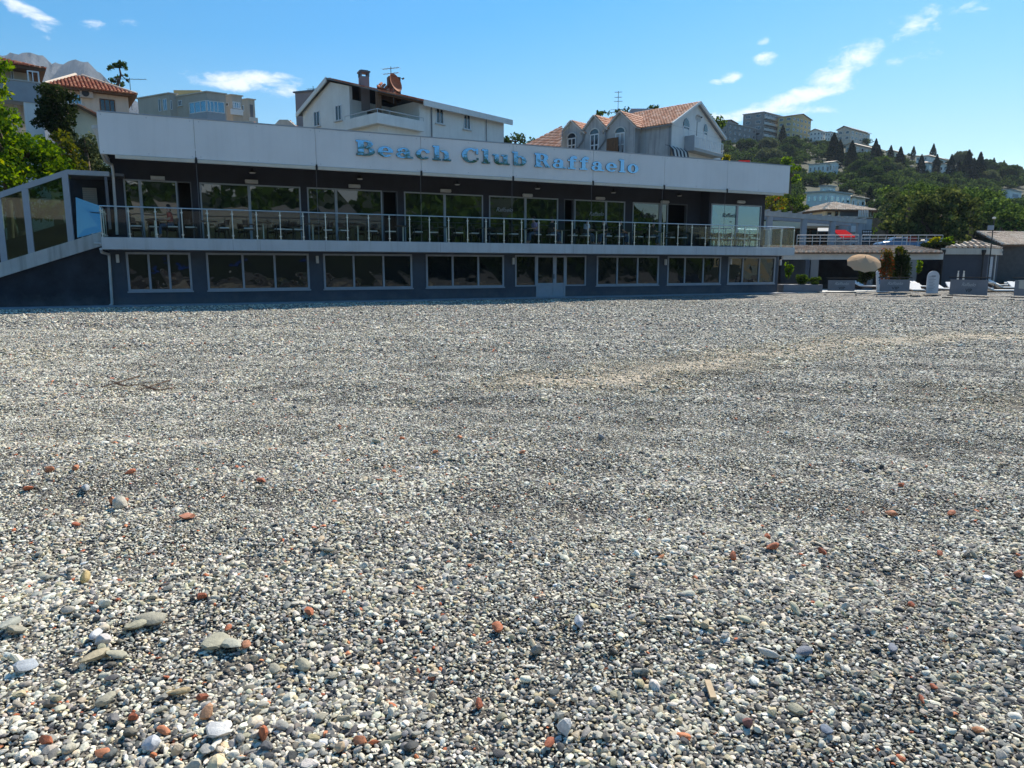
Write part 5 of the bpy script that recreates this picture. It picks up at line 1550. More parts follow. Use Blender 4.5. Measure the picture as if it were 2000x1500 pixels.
antenna(764, 130, 160, 57, 'tv antenna with crossed elements above the dish on the white house', ((.88, 1.4), (.55, 1.3)), 20)
antenna(1207, 178, 218, 74, 'tall thin tv antenna over the dormer house', ((.95, .7), (.7, .7), (.5, .8), (.1, 1.4)), 10)
antenna(258, 152, 215, 62, 'tv antenna with one long boom beside the pine tree', ((.96, 2.6),), -5)
antenna(612, 168, 182, 66, 'small tv antenna on the mauve block', ((.6, 1.1),), 10)

def box_block(name, label, px, pytop, d, pxR, pxL, wall, aR=41.5, aL=-47.0, zb_=0.0, cat='building', roof='alu_dark', parapet=.0, group=None):
    FR, FL, O = two_faces(px, pytop, d, aR, aL)
    sR = abs(FR.pix(pxR, pytop)[0]); s_ = FL.pix(pxL, pytop)[0]; sL = abs(s_); uL = FL.u * (1 if s_ > 0 else -1)
    r_ = empty(name, (O.x, O.y, zb_), label, cat, group)
    c3 = lambda a, b, z: Vector((O.x + FR.u.x * a + uL.x * b, O.y + FR.u.y * a + uL.y * b, z))
    mb = MB(); mb.prism([c3(0, 0, 0), c3(sR, 0, 0), c3(sR, sL, 0), c3(0, sL, 0)], zb_, O.z); mb.build('wall', wall, r_)
    if roof:
        mb = MB(); mb.prism([c3(-.12, -.12, 0), c3(sR + .12, -.12, 0), c3(sR + .12, sL + .12, 0), c3(-.12, sL + .12, 0)], O.z + .003, O.z + .14); mb.build('roof', roof, r_)
    return r_, FR, FL, O, sR, sL, c3
box_block('mauve_block', 'plain mauve-grey block behind the left slope of the white gable', 617, 178, 70, 660, 576, 'mauve_plaster', 41.5, -70, 0)

# --- dormer house
def dormer_house():
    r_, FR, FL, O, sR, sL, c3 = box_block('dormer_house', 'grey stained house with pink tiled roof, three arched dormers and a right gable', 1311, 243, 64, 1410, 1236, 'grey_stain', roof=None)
    z0 = O.z; pa, pz = FR.pix(1361, 203)
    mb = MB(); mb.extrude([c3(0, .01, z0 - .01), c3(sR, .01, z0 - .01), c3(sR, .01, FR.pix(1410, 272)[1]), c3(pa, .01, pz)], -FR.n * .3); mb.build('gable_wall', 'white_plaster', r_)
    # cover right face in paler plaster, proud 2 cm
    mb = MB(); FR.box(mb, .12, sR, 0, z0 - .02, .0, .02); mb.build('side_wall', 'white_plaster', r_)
    Lr = sL
    ap = lambda b, z=0: c3(pa, b, pz + z)
    mb = MB()
    e0, e1 = c3(-.35, -.3, z0 - .12), c3(-.35, Lr + 5.5, z0 - .12)
    rd0, rd1 = ap(-.3), ap(Lr + 5.5)
    mb.extrude([e0, e1, rd1, rd0], (0, 0, .12)); 
    ez = FR.pix(1410, 272)[1] - .1
    mb.extrude([c3(sR + .3, -.3, ez), c3(sR + .3, Lr + 5.5, ez), rd1, rd0], (0, 0, .12)); mb.build('roof_slope', 'pipe_grey', r_)
    mb = MB(); U = UPV * .12
    tile_slope(mb, e1 + U, e0 + U, rd0 + U, rd1 + U, .27, .42); mb.build('roof_tiles', 'tile_pink', r_)['kind'] = 'stuff'
    mb = MB(); mb.bar(e0 + FR.n * .03 + UPV * .1, rd0 + FR.n * .03 + UPV * .1, .18, .2); mb.bar(rd0 + FR.n * .03 + UPV * .1, c3(sR + .3, -.3, ez) + FR.n * .03 + UPV * .1, .18, .2); mb.build('barge_board', 'white_plaster', r_)
    # arched window, dark shape above, dish, balcony on the gable side
    for (x0, y0, x1, y1) in ((1334, 247, 1345, 268), (1374, 258, 1380, 277)):
        w = win(r_, FR, x0, y0, x1, y1, 0, 'alu_white', sill=False, name='arched_window')
        a0, _ = FR.pix(x0, y0); a1, _ = FR.pix(x1, y1); zz = FR.pix((x0 + x1) / 2, y0)[1]
        mb = MB(); mb.extrude([FR.pt((a0 + a1) / 2 + (a1 - a0) * .5 * math.cos(t), zz + .7 * math.sin(t), .021) for t in np.linspace(0, math.pi, 9)], FR.n * .03); mb.build('arch_pane', 'glass_house', w)
    a0, z0b = FR.pix(1355, 298, .9); a1 = FR.pix(1411, 298, .9)[0]; zt_ = FR.pix(1356, 265, .9)[1]; zb2 = FR.pix(1356, 288, .9)[1]
    mb = MB(); FR.box(mb, a0, a1, zb2 - .25, zb2, .021, .95); mb.build('balcony_slab', 'concrete', r_)
    bal = MB(); FR.box(bal, a0, a1, zt_ - .06, zt_, .88, .95); FR.box(bal, a0, a1, zb2 + .05, zb2 + .12, .88, .95)
    n = 15
    for k in range(n + 1):
        x = a0 + (a1 - a0) * k / n; FR.box(bal, x - .035, x + .035, zb2 + .12, zt_ - .06, .89, .94)
    bal.build('balustrade', 'alu_white', r_)
    mb = MB(); FR.box(mb, a0 - .12, a0 - .005, zb2 - .25, zt_ + .05, .021, .95); mb.build('balcony_side', 'balcony_grey', r_)
    # low wing beneath, plaster
    a, z = FR.pix(1363, 232); 
    dish(1364, 231, 63.2, .30, (-FW + RT * .5), 'concrete_light', 'small pale satellite dish on the right gable of the dormer house')
    # striped awning at the foot of the gable
    aw = empty('striped_awning', FR.pt(0, 0, 0), 'rounded awning with dark and pale stripes at the foot of the right gable', 'awning')
    x0, x1 = FR.pix(1314, 300, .8)[0], FR.pix(1346, 300, .8)[0]; zt2, zb3 = FR.pix(1320, 284, .5)[1], FR.pix(1330, 306, .8)[1] - .5
    for k in range(9):
        mb = MB(); u0, u1 = x0 + (x1 - x0) * k / 9, x0 + (x1 - x0) * (k + 1) / 9
        pr = [(.03, zt2), (.35, zt2 - .08), (.7, zt2 - .4), (.95, zb3)]
        for (d0_, za), (d1_, zb4) in zip(pr[:-1], pr[1:]): mb.hexa([FR.pt(u0, za - .03, d0_), FR.pt(u1, za - .03, d0_), FR.pt(u1, zb4 - .03, d1_), FR.pt(u0, zb4 - .03, d1_)], [FR.pt(u0, za, d0_), FR.pt(u1, za, d0_), FR.pt(u1, zb4, d1_), FR.pt(u0, zb4, d1_)])
        mb.build('stripe', 'awning_white' if k % 2 else 'cloth_dark', aw)
    # wall under the eave: two pale pilasters and the downpipe
    for px in (1241, 1246):
        a, _ = FL.pix(px, 275); mb = MB(); FL.box(mb, a - .06, a + .06, 0, z0 - .15, .0, .08); mb.build('downpipe', 'concrete_light', r_)
    a, _ = FL.pix(1308, 275); mb = MB(); FL.box(mb, a - .12, a + .10, 0, z0 - .15, .0, .06); mb.build('corner_strip', 'pipe_grey', r_)
    # dormer front stands forward of the eave wall
    for i, (xa, xm, xb, yt, ys) in enumerate(((1095, 1117, 1140, 238, 262), (1140, 1161, 1184, 228, 254), (1184, 1206, 1240, 222, 252))):
        a0 = FL.pix(xa, 260, .9)[0]; a1 = FL.pix(xb, 260, .9)[0]; am, zm = FL.pix(xm, yt, .9); zs = FL.pix(xa, ys + 6, .9)[1] if i == 0 else FL.pix(xb, ys, .9)[1]
        zs = FL.pix(xm, ys, .9)[1]
        am = (a0 + a1) / 2
        mb = MB(); mb.extrude([FL.pt(a0, 0, .9), FL.pt(a1, 0, .9), FL.pt(a1, zs, .9), FL.pt(am, zm, .9), FL.pt(a0, zs, .9)], -FL.n * 4.0); d_ = mb.build('dormer_wall', 'grey_stain', r_)
        for (p_, z_) in (((a0), zs), ((a1), zs)):
            o2 = .25 * (1 if p_ > am else -1)
            A, B, C, D = FL.pt(p_ + o2, zs - .22, 1.15), FL.pt(p_ + o2, zs - .22, -3.0), FL.pt(am, zm + .04, -3.0), FL.pt(am, zm + .04, 1.15)
            mb = MB(); mb.extrude([A, B, C, D], (0, 0, .1)); ds = mb.build('dormer_roof', 'concrete_light', r_)
            m2 = MB(); tile_slope(m2, A + UPV * .1, B + UPV * .1, C + UPV * .1, D + UPV * .1, .26, .4); m2.build('roof_tiles', 'tile_pink', ds)['kind'] = 'stuff'
        # arched opening: surround, window, arch pane
        ww = 1.0; zb4 = FL.pix(xm, 288, .9)[1]
        w = framed_window(r_, FL, am - ww / 2, am + ww / 2, zb4 - .8, zs - .35, .95, [am], fw=.10, depth=.1, fmat='alu_white', gmat='glass_house', name='arched_window', transoms=(zb4 + .2,))
        mb = MB(); mb.extrude([FL.pt(am + ww * .5 * math.cos(t), zs - .35 + .42 * math.sin(t), .902) for t in np.linspace(0, math.pi, 11)], FL.n * .03); mb.build('arch_pane', 'glass_house', w)
        mb = MB()
        for t0_, t1_ in zip(np.linspace(0, math.pi, 11)[:-1], np.linspace(0, math.pi, 11)[1:]):
            q = lambda t, k, d_: FL.pt(am + ww * k * math.cos(t), zs - .35 + .42 * k * 2 * math.sin(t), d_)
            mb.hexa([q(t0_, .5, .9), q(t1_, .5, .9), q(t1_, .62, .9), q(t0_, .62, .9)], [q(t0_, .5, .99), q(t1_, .5, .99), q(t1_, .62, .99), q(t0_, .62, .99)])
        mb.build('arch_surround', 'concrete_light', w)
        if i > 0:
            mb = MB(); x = a0 if abs(FL.pix(xa, 260, .9)[0] - a0) < .01 else a1
            mb.path([FL.pt(x, zs - .1, 1.05), FL.pt(x, zs - .8, 1.05), FL.pt(x + .7 * (1 if am < x else -1), zs - 1.5, 1.05), FL.pt(x + .7 * (1 if am < x else -1), 0, 1.05)], .07, 8); mb.lathe([(.06, 0), (.16, .25)], FL.pt(x, zs - .15, 1.05), 8); mb.build('downpipe', 'pipe_grey', r_)
    a0, a1, zz0, zz1 = rect_on(FL, 1184, 271, 1206, 300, 1.6)
    mb = MB(); 
    for k in range(5): FL.box(mb, a0 + (a1 - a0) * k / 5 + .01, a0 + (a1 - a0) * (k + 1) / 5 - .01, zz0 - 1, zz1, 1.5, 1.56)
    mb.build('screen', 'brown_wood', r_)
    # rooftop block and the lower hipped wing at the left
    q = P(1254, 224, 72); mb = MB(); w_ = 1.05; mb.prism([q + bearing(90) * -w_, q + bearing(90) * w_, q + bearing(90) * w_ + bearing(0) * 2, q - bearing(90) * w_ + bearing(0) * 2], q.z - 2.5, P(1254, 212, 72).z); mb.build('roof_block', 'balcony_grey', r_)
    A, B, T = P(1030, 284, 70), P(1097, 290, 66), P(1094, 250, 70)
    mb = MB(); w2 = empty('tiled_wing', P(1062, 290, 68), 'low wing with a sloping orange tiled roof left of the three dormers', 'house')
    A, B = P(1028, 283, 72), P(1096, 287, 66); C, D = P(1100, 250, 71), P(1092, 251, 71)
    mb = MB(); mb.extrude([A, B, C, D], (0, 0, -.15)); mb.build('roof', 'pipe_grey', w2)
    mb = MB(); tile_slope(mb, A, B, C, D, .27, .42); mb.build('roof_tiles', 'tile_pink', w2)['kind'] = 'stuff'
    A2, B2 = A.copy(), B.copy(); mb = MB(); mb.prism([A2 + RT * .3, B2 + RT * -.1, B2 + FW * 7, A2 + FW * 6], 0, min(A2.z, B2.z) - .2); mb.build('wall', 'white_plaster', w2)
dormer_house()

# --- left: house with grey balcony, hip-roof house, small gable, beige apartments
def left_house():
    FR, FL, O = two_faces(74, 160, 46, 54, -30)
    r_ = empty('balcony_house', (O.x, O.y, 0), 'pale three-storey house with grey balcony parapet at the left edge', 'house')
    u = bearing(54); F = Frame((O.x, O.y), u)
    wb = F.pix(64, 150)[0]; wl = F.pix(-260, 150)[0]
    def slab(px0, px1, yt, yb, d0_, d1_, mat, nm):
        a0 = F.pix(px0, yt, d1_)[0]; a1 = F.pix(px1, yt, d1_)[0]; z1 = F.pix(70, yt, d1_)[1]; z0 = F.pix(70, yb, d1_)[1]
        mb = MB(); F.box(mb, a0, a1, z0, z1, d0_, d1_); return mb.build(nm, mat, r_)
    zr = F.pix(70, 131)[1]; zp1 = F.pix(78, 163)[1]; zp0 = F.pix(78, 202)[1]
    mb = MB(); F.box(mb, wl, wb, 0, zr, -7, -1.3); mb.build('wall', 'cream_plaster', r_)
    a1 = F.pix(80, 180)[0]
    mb = MB(); F.box(mb, wl, a1, zp0, zp1, -.12, 0); F.box(mb, a1 - .12, a1, zp0, zp1, -7, -.121); F.box(mb, wl, a1 - .12, zp0, zp0 + .2, -7, -.121); mb.build('balcony_parapet', 'balcony_grey', r_)
    mb = MB(); F.box(mb, wl, a1 + .05, zp1 + .002, zp1 + .06, -.2, .05); mb.build('coping', 'concrete_light', r_)
    mb = MB(); F.box(mb, a1 - .95, a1, 0, zp0 - .003, -.75, -.05); mb.build('corner_column', 'white_plaster', r_)
    mb = MB(); F.box(mb, wl, a1, -.0, zp0 - 3.0, -7, -.01); mb.build('lower_storey', 'white_plaster', r_)
    a = F.pix(82, 222)[0]
    # posts and coffered white lattice on the balcony corner
    mb = MB(); F.box(mb, a1 - .62, a1 - .54, zp1 + .06, zp1 + .62, -.1, -.02); F.box(mb, a1 - .08, a1, zp1 + .06, zp1 + .62, -.1, -.02); F.box(mb, a1 - .62, a1, zp1 + .621, zp1 + .69, -.1, -.02); F.box(mb, a1 - .37, a1 - .31, zp1 + .06, zp1 + .62, -.09, -.03); mb.build('balcony_frame', 'alu_white', r_)
    # windows
    Fb = Frame(F.pt(0, 0, -1.3).xy, u)
    win(r_, Fb, 20, 137, 29, 165, 0, sill=False)
    win(r_, Fb, -30, 137, -5, 165, 1, sill=False)
    a0_, a1_, z0_, z1_ = rect_on(Fb, 40, 206, 63, 250); mb = MB()
    for k in range(14): Fb.box(mb, a0_, a1_, z0_ + (z1_ - z0_) * k / 14 + .01, z0_ + (z1_ - z0_) * (k + 1) / 14, .01, .05)
    mb.build('roller_shutter', 'beige_plaster', r_)
    win(r_, Fb, 28, 206, 38, 252, 0, gmat='glass_house', sill=False)
    # hipped red roof
    zr2 = zr
    e = .7
    A, B, C, D = F.pt(wl - e, zr2, -1.3 + e + .5), F.pt(wb + e, zr2, -1.3 + e + .5), F.pt(wb + e, zr2, -7 - e), F.pt(wl - e, zr2, -7 - e)
    T0, T1 = F.pt(wl + 2, zr2 + 1.5, -4.2), F.pt(wb - 4.4, zr2 + 1.5, -4.2)
    mb = MB(); mb.add([A, B, C, D, T0, T1] + [p - UPV * .15 for p in (A, B, C, D)], [(0, 1, 5, 4), (1, 2, 5), (2, 3, 4, 5), (3, 0, 4), (0, 6, 7, 1), (1, 7, 8, 2), (9, 8, 7, 6)]); mb.build('roof', 'brown_wood', r_)
    mb = MB(); tile_slope(mb, A, B, T1, T0, .26, .42); tile_slope(mb, B, C, T1, T1, .26, .42); mb.build('roof_tiles', 'tile_red', r_)['kind'] = 'stuff'
left_house()

def hip_house():
    FR, FL, O = two_faces(106, 172, 54, 56, -24)
    r_ = empty('red_roof_house', (O.x, O.y, 0), 'cream house with a red hipped tile roof in front of the mountain', 'house')
    F = FR; zr = F.pix(150, 176)[1]; wr = F.pix(250, 190)[0]; dp = 7.0
    zr = F.pix(130, 172)[1]
    mb = MB(); F.box(mb, 0, wr, 0, zr, -dp, 0); mb.build('wall', 'cream_plaster', r_)
    e = .55; A, B, C, D = F.pt(-e, zr, e), F.pt(wr + e, zr, e), F.pt(wr + e, zr, -dp - e), F.pt(-e, zr, -dp - e)
    as_, zt_ = F.pix(148, 148, -3); T0, T1 = F.pt(as_, zt_, -3), F.pt(as_ + .4, zt_, -3.1)
    mb = MB(); mb.add([A, B, C, D, T0, T1] + [p - UPV * .14 for p in (A, B, C, D)], [(0, 1, 5, 4), (1, 2, 5), (2, 3, 4, 5), (3, 0, 4), (0, 6, 7, 1), (1, 7, 8, 2), (3, 9, 6, 0), (9, 8, 7, 6)]); mb.build('roof', 'brown_wood', r_)
    mb = MB(); tile_slope(mb, A, B, T1, T0, .25, .42); tile_slope(mb, D, A, T0, T0, .25, .42); mb.build('roof_tiles', 'tile_red', r_)['kind'] = 'stuff'
    mb = MB(); mb.path([D + UPV * .05, T0 + UPV * .1], .13, 7); mb.path([A + UPV * .05, T0 + UPV * .1], .11, 7); mb.path([T1 + UPV * .1, B + UPV * .06], .11, 7); mb.build('ridge_caps', 'tile_pale', r_)
    win(r_, F, 130, 183, 160, 203, 1, fmat='alu_white', gmat='glass_bay'); win(r_, F, 194, 194, 226, 222, 2, fmat='brown_wood')
    ac = empty('ac_unit', F.pt(F.pix(168, 186)[0], F.pix(168, 190)[1], .0), 'air conditioner with a round fan right of the blue window', 'air conditioner')
    a, z = F.pix(168, 184); mb = MB(); F.box(mb, a - .42, a + .42, z - .3, z + .3, .05, .38); mb.build('case', 'beige_plaster', ac, bevel=.02)
    mb = MB(); mb.tube(F.pt(a - .06, z, .381), F.pt(a - .06, z, .41), .24, n=16); mb.build('fan_grille', 'black_metal', ac)
hip_house()
def small_gable():
    O = P(153, 206, 46); u = bearing(70); F = Frame((O.x, O.y), u)
    r_ = empty('gabled_shed', (O.x, O.y, 0), 'small cream gable with red tiled roof between the bushes and the fascia', 'house')
    aL, zL = F.pix(118, 262); aR, zR = F.pix(196, 238); zT = O.z
    mb = MB(); mb.extrude([F.pt(aL, 0, 0), F.pt(aR + 1, 0, 0), F.pt(aR + 1, zR - .35, 0), F.pt(0, zT - .12, 0), F.pt(aL, zL, 0)], -F.n * 6); mb.build('wall', 'cream_light', r_)
    A, B, C, D = F.pt(aR + 1.3, zR - .42, .35), F.pt(aR + 1.3, zR - .42, -6.3), F.pt(0, zT, -6.3), F.pt(0, zT, .35)
    mb = MB(); mb.extrude([A, B, C, D], (0, 0, -.14)); A2, B2 = F.pt(aL - .4, zL - .3, .35), F.pt(aL - .4, zL - .3, -6.3); mb.extrude([A2, B2, C, D], (0, 0, -.14)); mb.build('roof', 'brown_wood', r_)
    mb = MB(); tile_slope(mb, A, B, C, D, .24, .4); tile_slope(mb, B2, A2, D, C, .24, .4); mb.build('roof_tiles', 'tile_red', r_)['kind'] = 'stuff'
small_gable()

def apartments():
    spec = [(330, 183, 88, 345, 268, 'first'), (404, 180, 86, 440, 330, 'second'), (452, 186, 92, 472, 425, 'third'), (484, 194, 98, 497, 466, 'fourth')]
    for i, (px, py, d, pxR, pxL, nm) in enumerate(spec):
        r_, FR, FL, O, sR, sL, c3 = box_block('apartment_block', ['beige apartment block with white corner window, leftmost of the stepped row', 'beige apartment block with glazed corner bay and sunlight-tinted roof box, widest of its row', 'beige apartment block with a white enclosed balcony, third of the stepped row', 'small beige apartment block with open corner balcony, right end of the stepped row'][i],
                                                px, py, d, pxR, pxL, 'beige_plaster', 55, -62, 0, roof='cream_plaster')
        x = px
        if i == 0:
            win(r_, FL, 309, 193, 315, 218, 0, sill=False); win(r_, FL, 318, 193, 327, 216, 1, gmat='glass_bay', sill=False); win(r_, FR, 332, 196, 337, 214, 0, sill=False)
        if i == 1:
            q = P(365, 176, 90); mb = MB(); w_ = 1.6; mb.prism([q - RT * w_, q + RT * w_, q + RT * w_ + FW * 2.5, q - RT * w_ + FW * 2.5], q.z - 1, q.z); mb.build('roof_box', 'yellow_plaster_and_sun', r_)  # yellow sunlight on the roof box is put into its colour
            win(r_, FL, 338, 197, 343, 206, 0); win(r_, FL, 348, 196, 356, 207, 1)
            b = MB(); b.prism([c3(-.4, -.4, 0), c3(sR * .8, -.4, 0), c3(sR * .8, 0, 0), c3(0, 0, 0), c3(0, 2.6, 0), c3(-.4, 2.6, 0)], O.z - 3.4, O.z - 2.2); b.build('bay_parapet', 'balcony_grey', r_)
            b = MB(); b.prism([c3(-.4, -.4, 0), c3(sR * .8, -.4, 0), c3(sR * .8, -.05, 0), c3(-.05, -.05, 0), c3(-.05, 2.6, 0), c3(-.4, 2.6, 0)], O.z - 3.6, O.z - 3.41); b.build('bay_slab', 'concrete_light', r_)
            g_ = Frame(c3(-.4, -.4, 0).xy, FR.u); framed_window(r_, g_, .05, sR * .8 + .35, O.z - 2.2, O.z - .95, .02, [sR * .2, sR * .4, sR * .6], fw=.08, fmat='alu_white', gmat='glass_bay', name='bay_window')
            g_ = Frame(c3(-.4, -.4, 0).xy, FL.u if FL.pix(pxL, py)[0] > 0 else -FL.u); framed_window(r_, g_, .05, 2.9, O.z - 2.2, O.z - .95, .02, [1, 2], fw=.08, fmat='alu_white', gmat='glass_bay', name='bay_window')
        if i == 2:
            win(r_, FR, 454, 199, 470, 212, 3, gmat='glass_bay', sill=False, fw=.1); a0, a1, z0, z1 = rect_on(FR, 453, 213, 471, 226); mb = MB(); FR.box(mb, a0 - .2, a1 + .2, z0, z1, .0, .25); mb.build('balcony_panel', 'alu_white', r_)
            win(r_, FL, 436, 201, 447, 208, 1, sill=False)
        if i == 3:
            mb = MB(); FR.box(mb, .2, sR - .2, O.z - 2.3, O.z - .6, -.02, .012); mb.build('balcony_shade_panel', 'alu_dark', r_)  # flat dark panel on the wall, shade of the open balcony as colour
            mb = MB(); FR.box(mb, 0, sR + .1, O.z - 3.3, O.z - 2.31, .0, .7); mb.build('balcony_parapet', 'concrete_light', r_); mb = MB(); FR.box(mb, sR * .55, sR * .65, O.z - 2.3, O.z - .3, .5, .6); mb.build('post', 'beige_plaster', r_)
            win(r_, FL, 469, 206, 477, 218, 1, sill=False)
    for i, (px, py, d) in enumerate(((480, 238, 80), (556, 236, 66))):
        q = P(px, py, d); t = empty('low_tiled_roof', q, ['low red tiled roof peeking over the fascia below the apartment balconies', 'low dark red tiled roof peeking over the fascia left of the mauve block'][i], 'roof')
        w_ = (1.9, .95)[i]
        mb = MB(); mb.extrude([q - RT * w_ * 1.6 - UPV * .9, q + RT * w_ * 1.6 - UPV * .9, q + RT * w_ * .3 + UPV * .1, q - RT * w_ * .5 + UPV * .1], FW * 3); mb.build('gable', 'cream_plaster', t)
        mb = MB(); tile_slope(mb, q - RT * w_ * 1.7 - UPV * .9 - FW * .2, q + RT * w_ * 1.7 - UPV * .9 - FW * .2, q + RT * w_ * .3 + UPV * .15 + FW * .9, q - RT * w_ * .5 + UPV * .15 + FW * .9, .24, .4); mb.build('roof_tiles', 'tile_red', t)['kind'] = 'stuff'
apartments()

# --- houses on the hill
def hill_house(name, label, px, pytop, pxR, pxL, ybot, wall, nR=(3, 2), nL=(2, 2), roof='flat', rmat='tile_pale', aR=50, aL=-52, hgt=None, drop=2, cat='house', balc=False, gmat='glass_house', wfrac=.5, fmat='alu_white'):
    d = hill_point(px, ybot).dot(FW) - 16; HOUSE_RECTS.append((pxL, pxR, pytop, ybot))
    FR, FL, O = two_faces(px, pytop, d, aR, aL)
    sR = abs(FR.pix(pxR, pytop)[0]); s_ = FL.pix(pxL, pytop)[0]; sL = abs(s_); uL = FL.u * (1 if s_ > 0 else -1)
    H = (ybot - pytop) * d / FPX; z1 = O.z; z0 = z1 - H - drop
    r_ = empty(name, (O.x, O.y, z0), label, cat)
    c3 = lambda a, b, z: Vector((O.x + FR.u.x * a + uL.x * b, O.y + FR.u.y * a + uL.y * b, z))
    mb = MB(); mb.prism([c3(0, 0, 0), c3(sR, 0, 0), c3(sR, sL, 0), c3(0, sL, 0)], z0, z1); mb.build('wall', wall, r_)
    fl = max(1, round(H / 3)); fh = H / fl
    for F, L_, (n, _), sg in ((FR, sR, nR, 1), (FL, sL, nL, 1 if s_ > 0 else -1)):
        for f in range(fl):
            zt_ = z1 - f * fh - fh * .28; zb_ = zt_ - fh * .48
            for k in range(n):
                c = L_ * (k + .5) / n; w_ = L_ / n * wfrac * .5
                a0, a1 = sorted((sg * (c - w_), sg * (c + w_)))
                mb = MB(); F.box(mb, a0, a1, zb_, zt_, .0, .06); w = mb.build('window', fmat, r_)
                mb = MB(); F.box(mb, a0 + .12, a1 - .12, zb_ + .12, zt_ - .1, .06, .075); mb.build('pane', gmat, w)
            if balc and F is FR:
                mb = MB(); F.box(mb, 0, sR, zb_ - fh * .22, zb_ + fh * .12, .5, 1.3); F.box(mb, 0, sR, zb_ - fh * .30, zb_ - fh * .22, .0, 1.3); mb.build('balcony', 'concrete_light', r_)
    if roof == 'flat':
        mb = MB(); mb.prism([c3(-.3, -.3, 0), c3(sR + .3, -.3, 0), c3(sR + .3, sL + .3, 0), c3(-.3, sL + .3, 0)], z1 + .01, z1 + .35); mb.build('roof', 'concrete', r_)
    else:
        e = .7; rh = min(sR, sL) * .28
        A, B, C, D = c3(-e, -e, z1), c3(sR + e, -e, z1), c3(sR + e, sL + e, z1), c3(-e, sL + e, z1)
        if roof == 'hip': T0, T1 = c3(sR * .35, sL * .5, z1 + rh), c3(sR * .65, sL * .5, z1 + rh)
        elif roof == 'gableR': T0, T1 = c3(-e, sL * .5, z1 + rh), c3(sR + e, sL * .5, z1 + rh)
        else: T0, T1 = c3(sR * .5, -e, z1 + rh), c3(sR * .5, sL + e, z1 + rh)
        mb = MB()
        if roof == 'gableL':
            mb.extrude([A, D, T1, T0], (0, 0, .2)); mb.extrude([B, C, T1, T0], (0, 0, .2))
        else:
            mb.extrude([A, B, T1, T0], (0, 0, .2)); mb.extrude([D, C, T1, T0], (0, 0, .2))
            if roof == 'hip': mb.extrude([B, C, T1], (0, 0, .2)); mb.extrude([A, D, T0], (0, 0, .2))
        mb.build('roof', rmat, r_)
        if roof == 'gableL': mb = MB(); mb.extrude([c3(0, 0, z1 - .01), c3(sR, 0, z1 - .01), c3(sR * .5, 0, z1 + rh - .1)], uL * sL); mb.build('gable_wall', wall, r_)
        if roof == 'gableR': mb = MB(); mb.extrude([c3(0, 0, z1 - .01), c3(0, sL, z1 - .01), c3(0, sL * .5, z1 + rh - .1)], FR.u * sR); mb.build('gable_wall', wall, r_)
    return r_
hill_house('apartment_block', 'grey panelled block at the left end of the hilltop, right of the dormer house', 1422, 240, 1478, 1404, 272, 'grey_plaster', (6, 3), (2, 3), hgt=9, wfrac=.35, fmat='balcony_grey')
hill_house('brick_house', 'brownish house with sloping roof behind the grey hilltop block', 1412, 236, 1440, 1396, 262, 'mauve_plaster', (3, 2), (2, 2), 'gableL', 'brown_wood', hgt=8)
hill_house('hotel', 'grey hotel with white balcony bands, tallest on the hilltop', 1492, 219, 1536, 1452, 262, 'grey_plaster', (5, 4), (2, 4), hgt=13, balc=True, cat='hotel')
hill_house('yellow_block', 'yellow and grey apartment tower right of the hotel on the hilltop', 1548, 226, 1585, 1520, 264, 'yellow_plaster_and_sun', (5, 5), (2, 5), 'gableL', 'grey_plaster', hgt=16, cat='building', wfrac=.55)
hill_house('white_house', 'small white house between the yellow tower and the wide beige block', 1603, 256, 1612, 1582, 272, 'white_plaster', (2, 2), (3, 2), 'gableR', 'tile_pale', hgt=6)
hill_house('white_house', 'narrow white house touching the wide beige block on the hilltop', 1622, 258, 1636, 1612, 274, 'white_plaster', (3, 2), (2, 2), hgt=6, balc=True)
hill_house('beige_block', 'wide beige block with pitched roof on the right of the hilltop', 1662, 252, 1700, 1636, 272, 'cream_plaster', (5, 2), (2, 2), 'gableR', 'grey_plaster', hgt=8, cat='building')
hill_house('brown_roof_house', 'house with a broad tan roof below the beige hilltop block', 1672, 283, 1706, 1652, 296, 'beige_plaster', (4, 1), (2, 1), 'gableR', 'tile_pale', hgt=5)
hill_house('white_house', 'white house with pale roof among trees on the right ridge', 1748, 296, 1764, 1731, 306, 'cream_light', (2, 1), (2, 1), 'gableR', 'tile_pale', hgt=4)
hill_house('pale_house', 'pale long house on the ridge right of the twin cypresses', 1812, 304, 1852, 1790, 314, 'white_plaster', (5, 1), (3, 1), 'hip', 'tile_pale', hgt=3.5)
hill_house('white_house', 'white cube-like house with shallow roof among the cypresses', 1812, 318, 1822, 1798, 334, 'white_plaster', (1, 1), (2, 1), 'hip', 'tile_pale', hgt=4)
hill_house('white_house', 'low white house half hidden by trees at the right of the slope', 1850, 322, 1872, 1836, 334, 'white_plaster', (3, 1), (2, 1), 'gableR', 'tile_pale', hgt=4)
hill_house('flat_white_house', 'white flat-roofed houses in a clearing halfway up the wooded slope', 1612, 320, 1638, 1580, 336, 'white_plaster', (3, 1), (4, 1), 'flat', hgt=4)
hill_house('white_house', 'small white gable beside the flat-roofed house in the clearing', 1626, 317, 1638, 1614, 336, 'white_plaster', (2, 1), (2, 1), 'gableL', 'tile_pale', hgt=4)
hill_house('white_wall_house', 'white windowless house at the right edge below the ridge', 1972, 371, 1996, 1958, 388, 'white_plaster', (1, 1), (1, 1), 'flat', hgt=3, gmat='balcony_grey')
hill_house('white_apartment', 'white apartment house with blue glazing on the lower slope', 1620, 375, 1662, 1576, 418, 'white_plaster', (4, 3), (4, 3), 'flat', hgt=8, cat='building', gmat='glass_bay', wfrac=.6)
hill_house('white_apartment', 'stepped top storey of the white apartment house with blue glazing', 1618, 364, 1632, 1602, 380, 'white_plaster', (2, 1), (1, 1), 'flat', hgt=3, drop=0, cat='building', gmat='glass_bay')
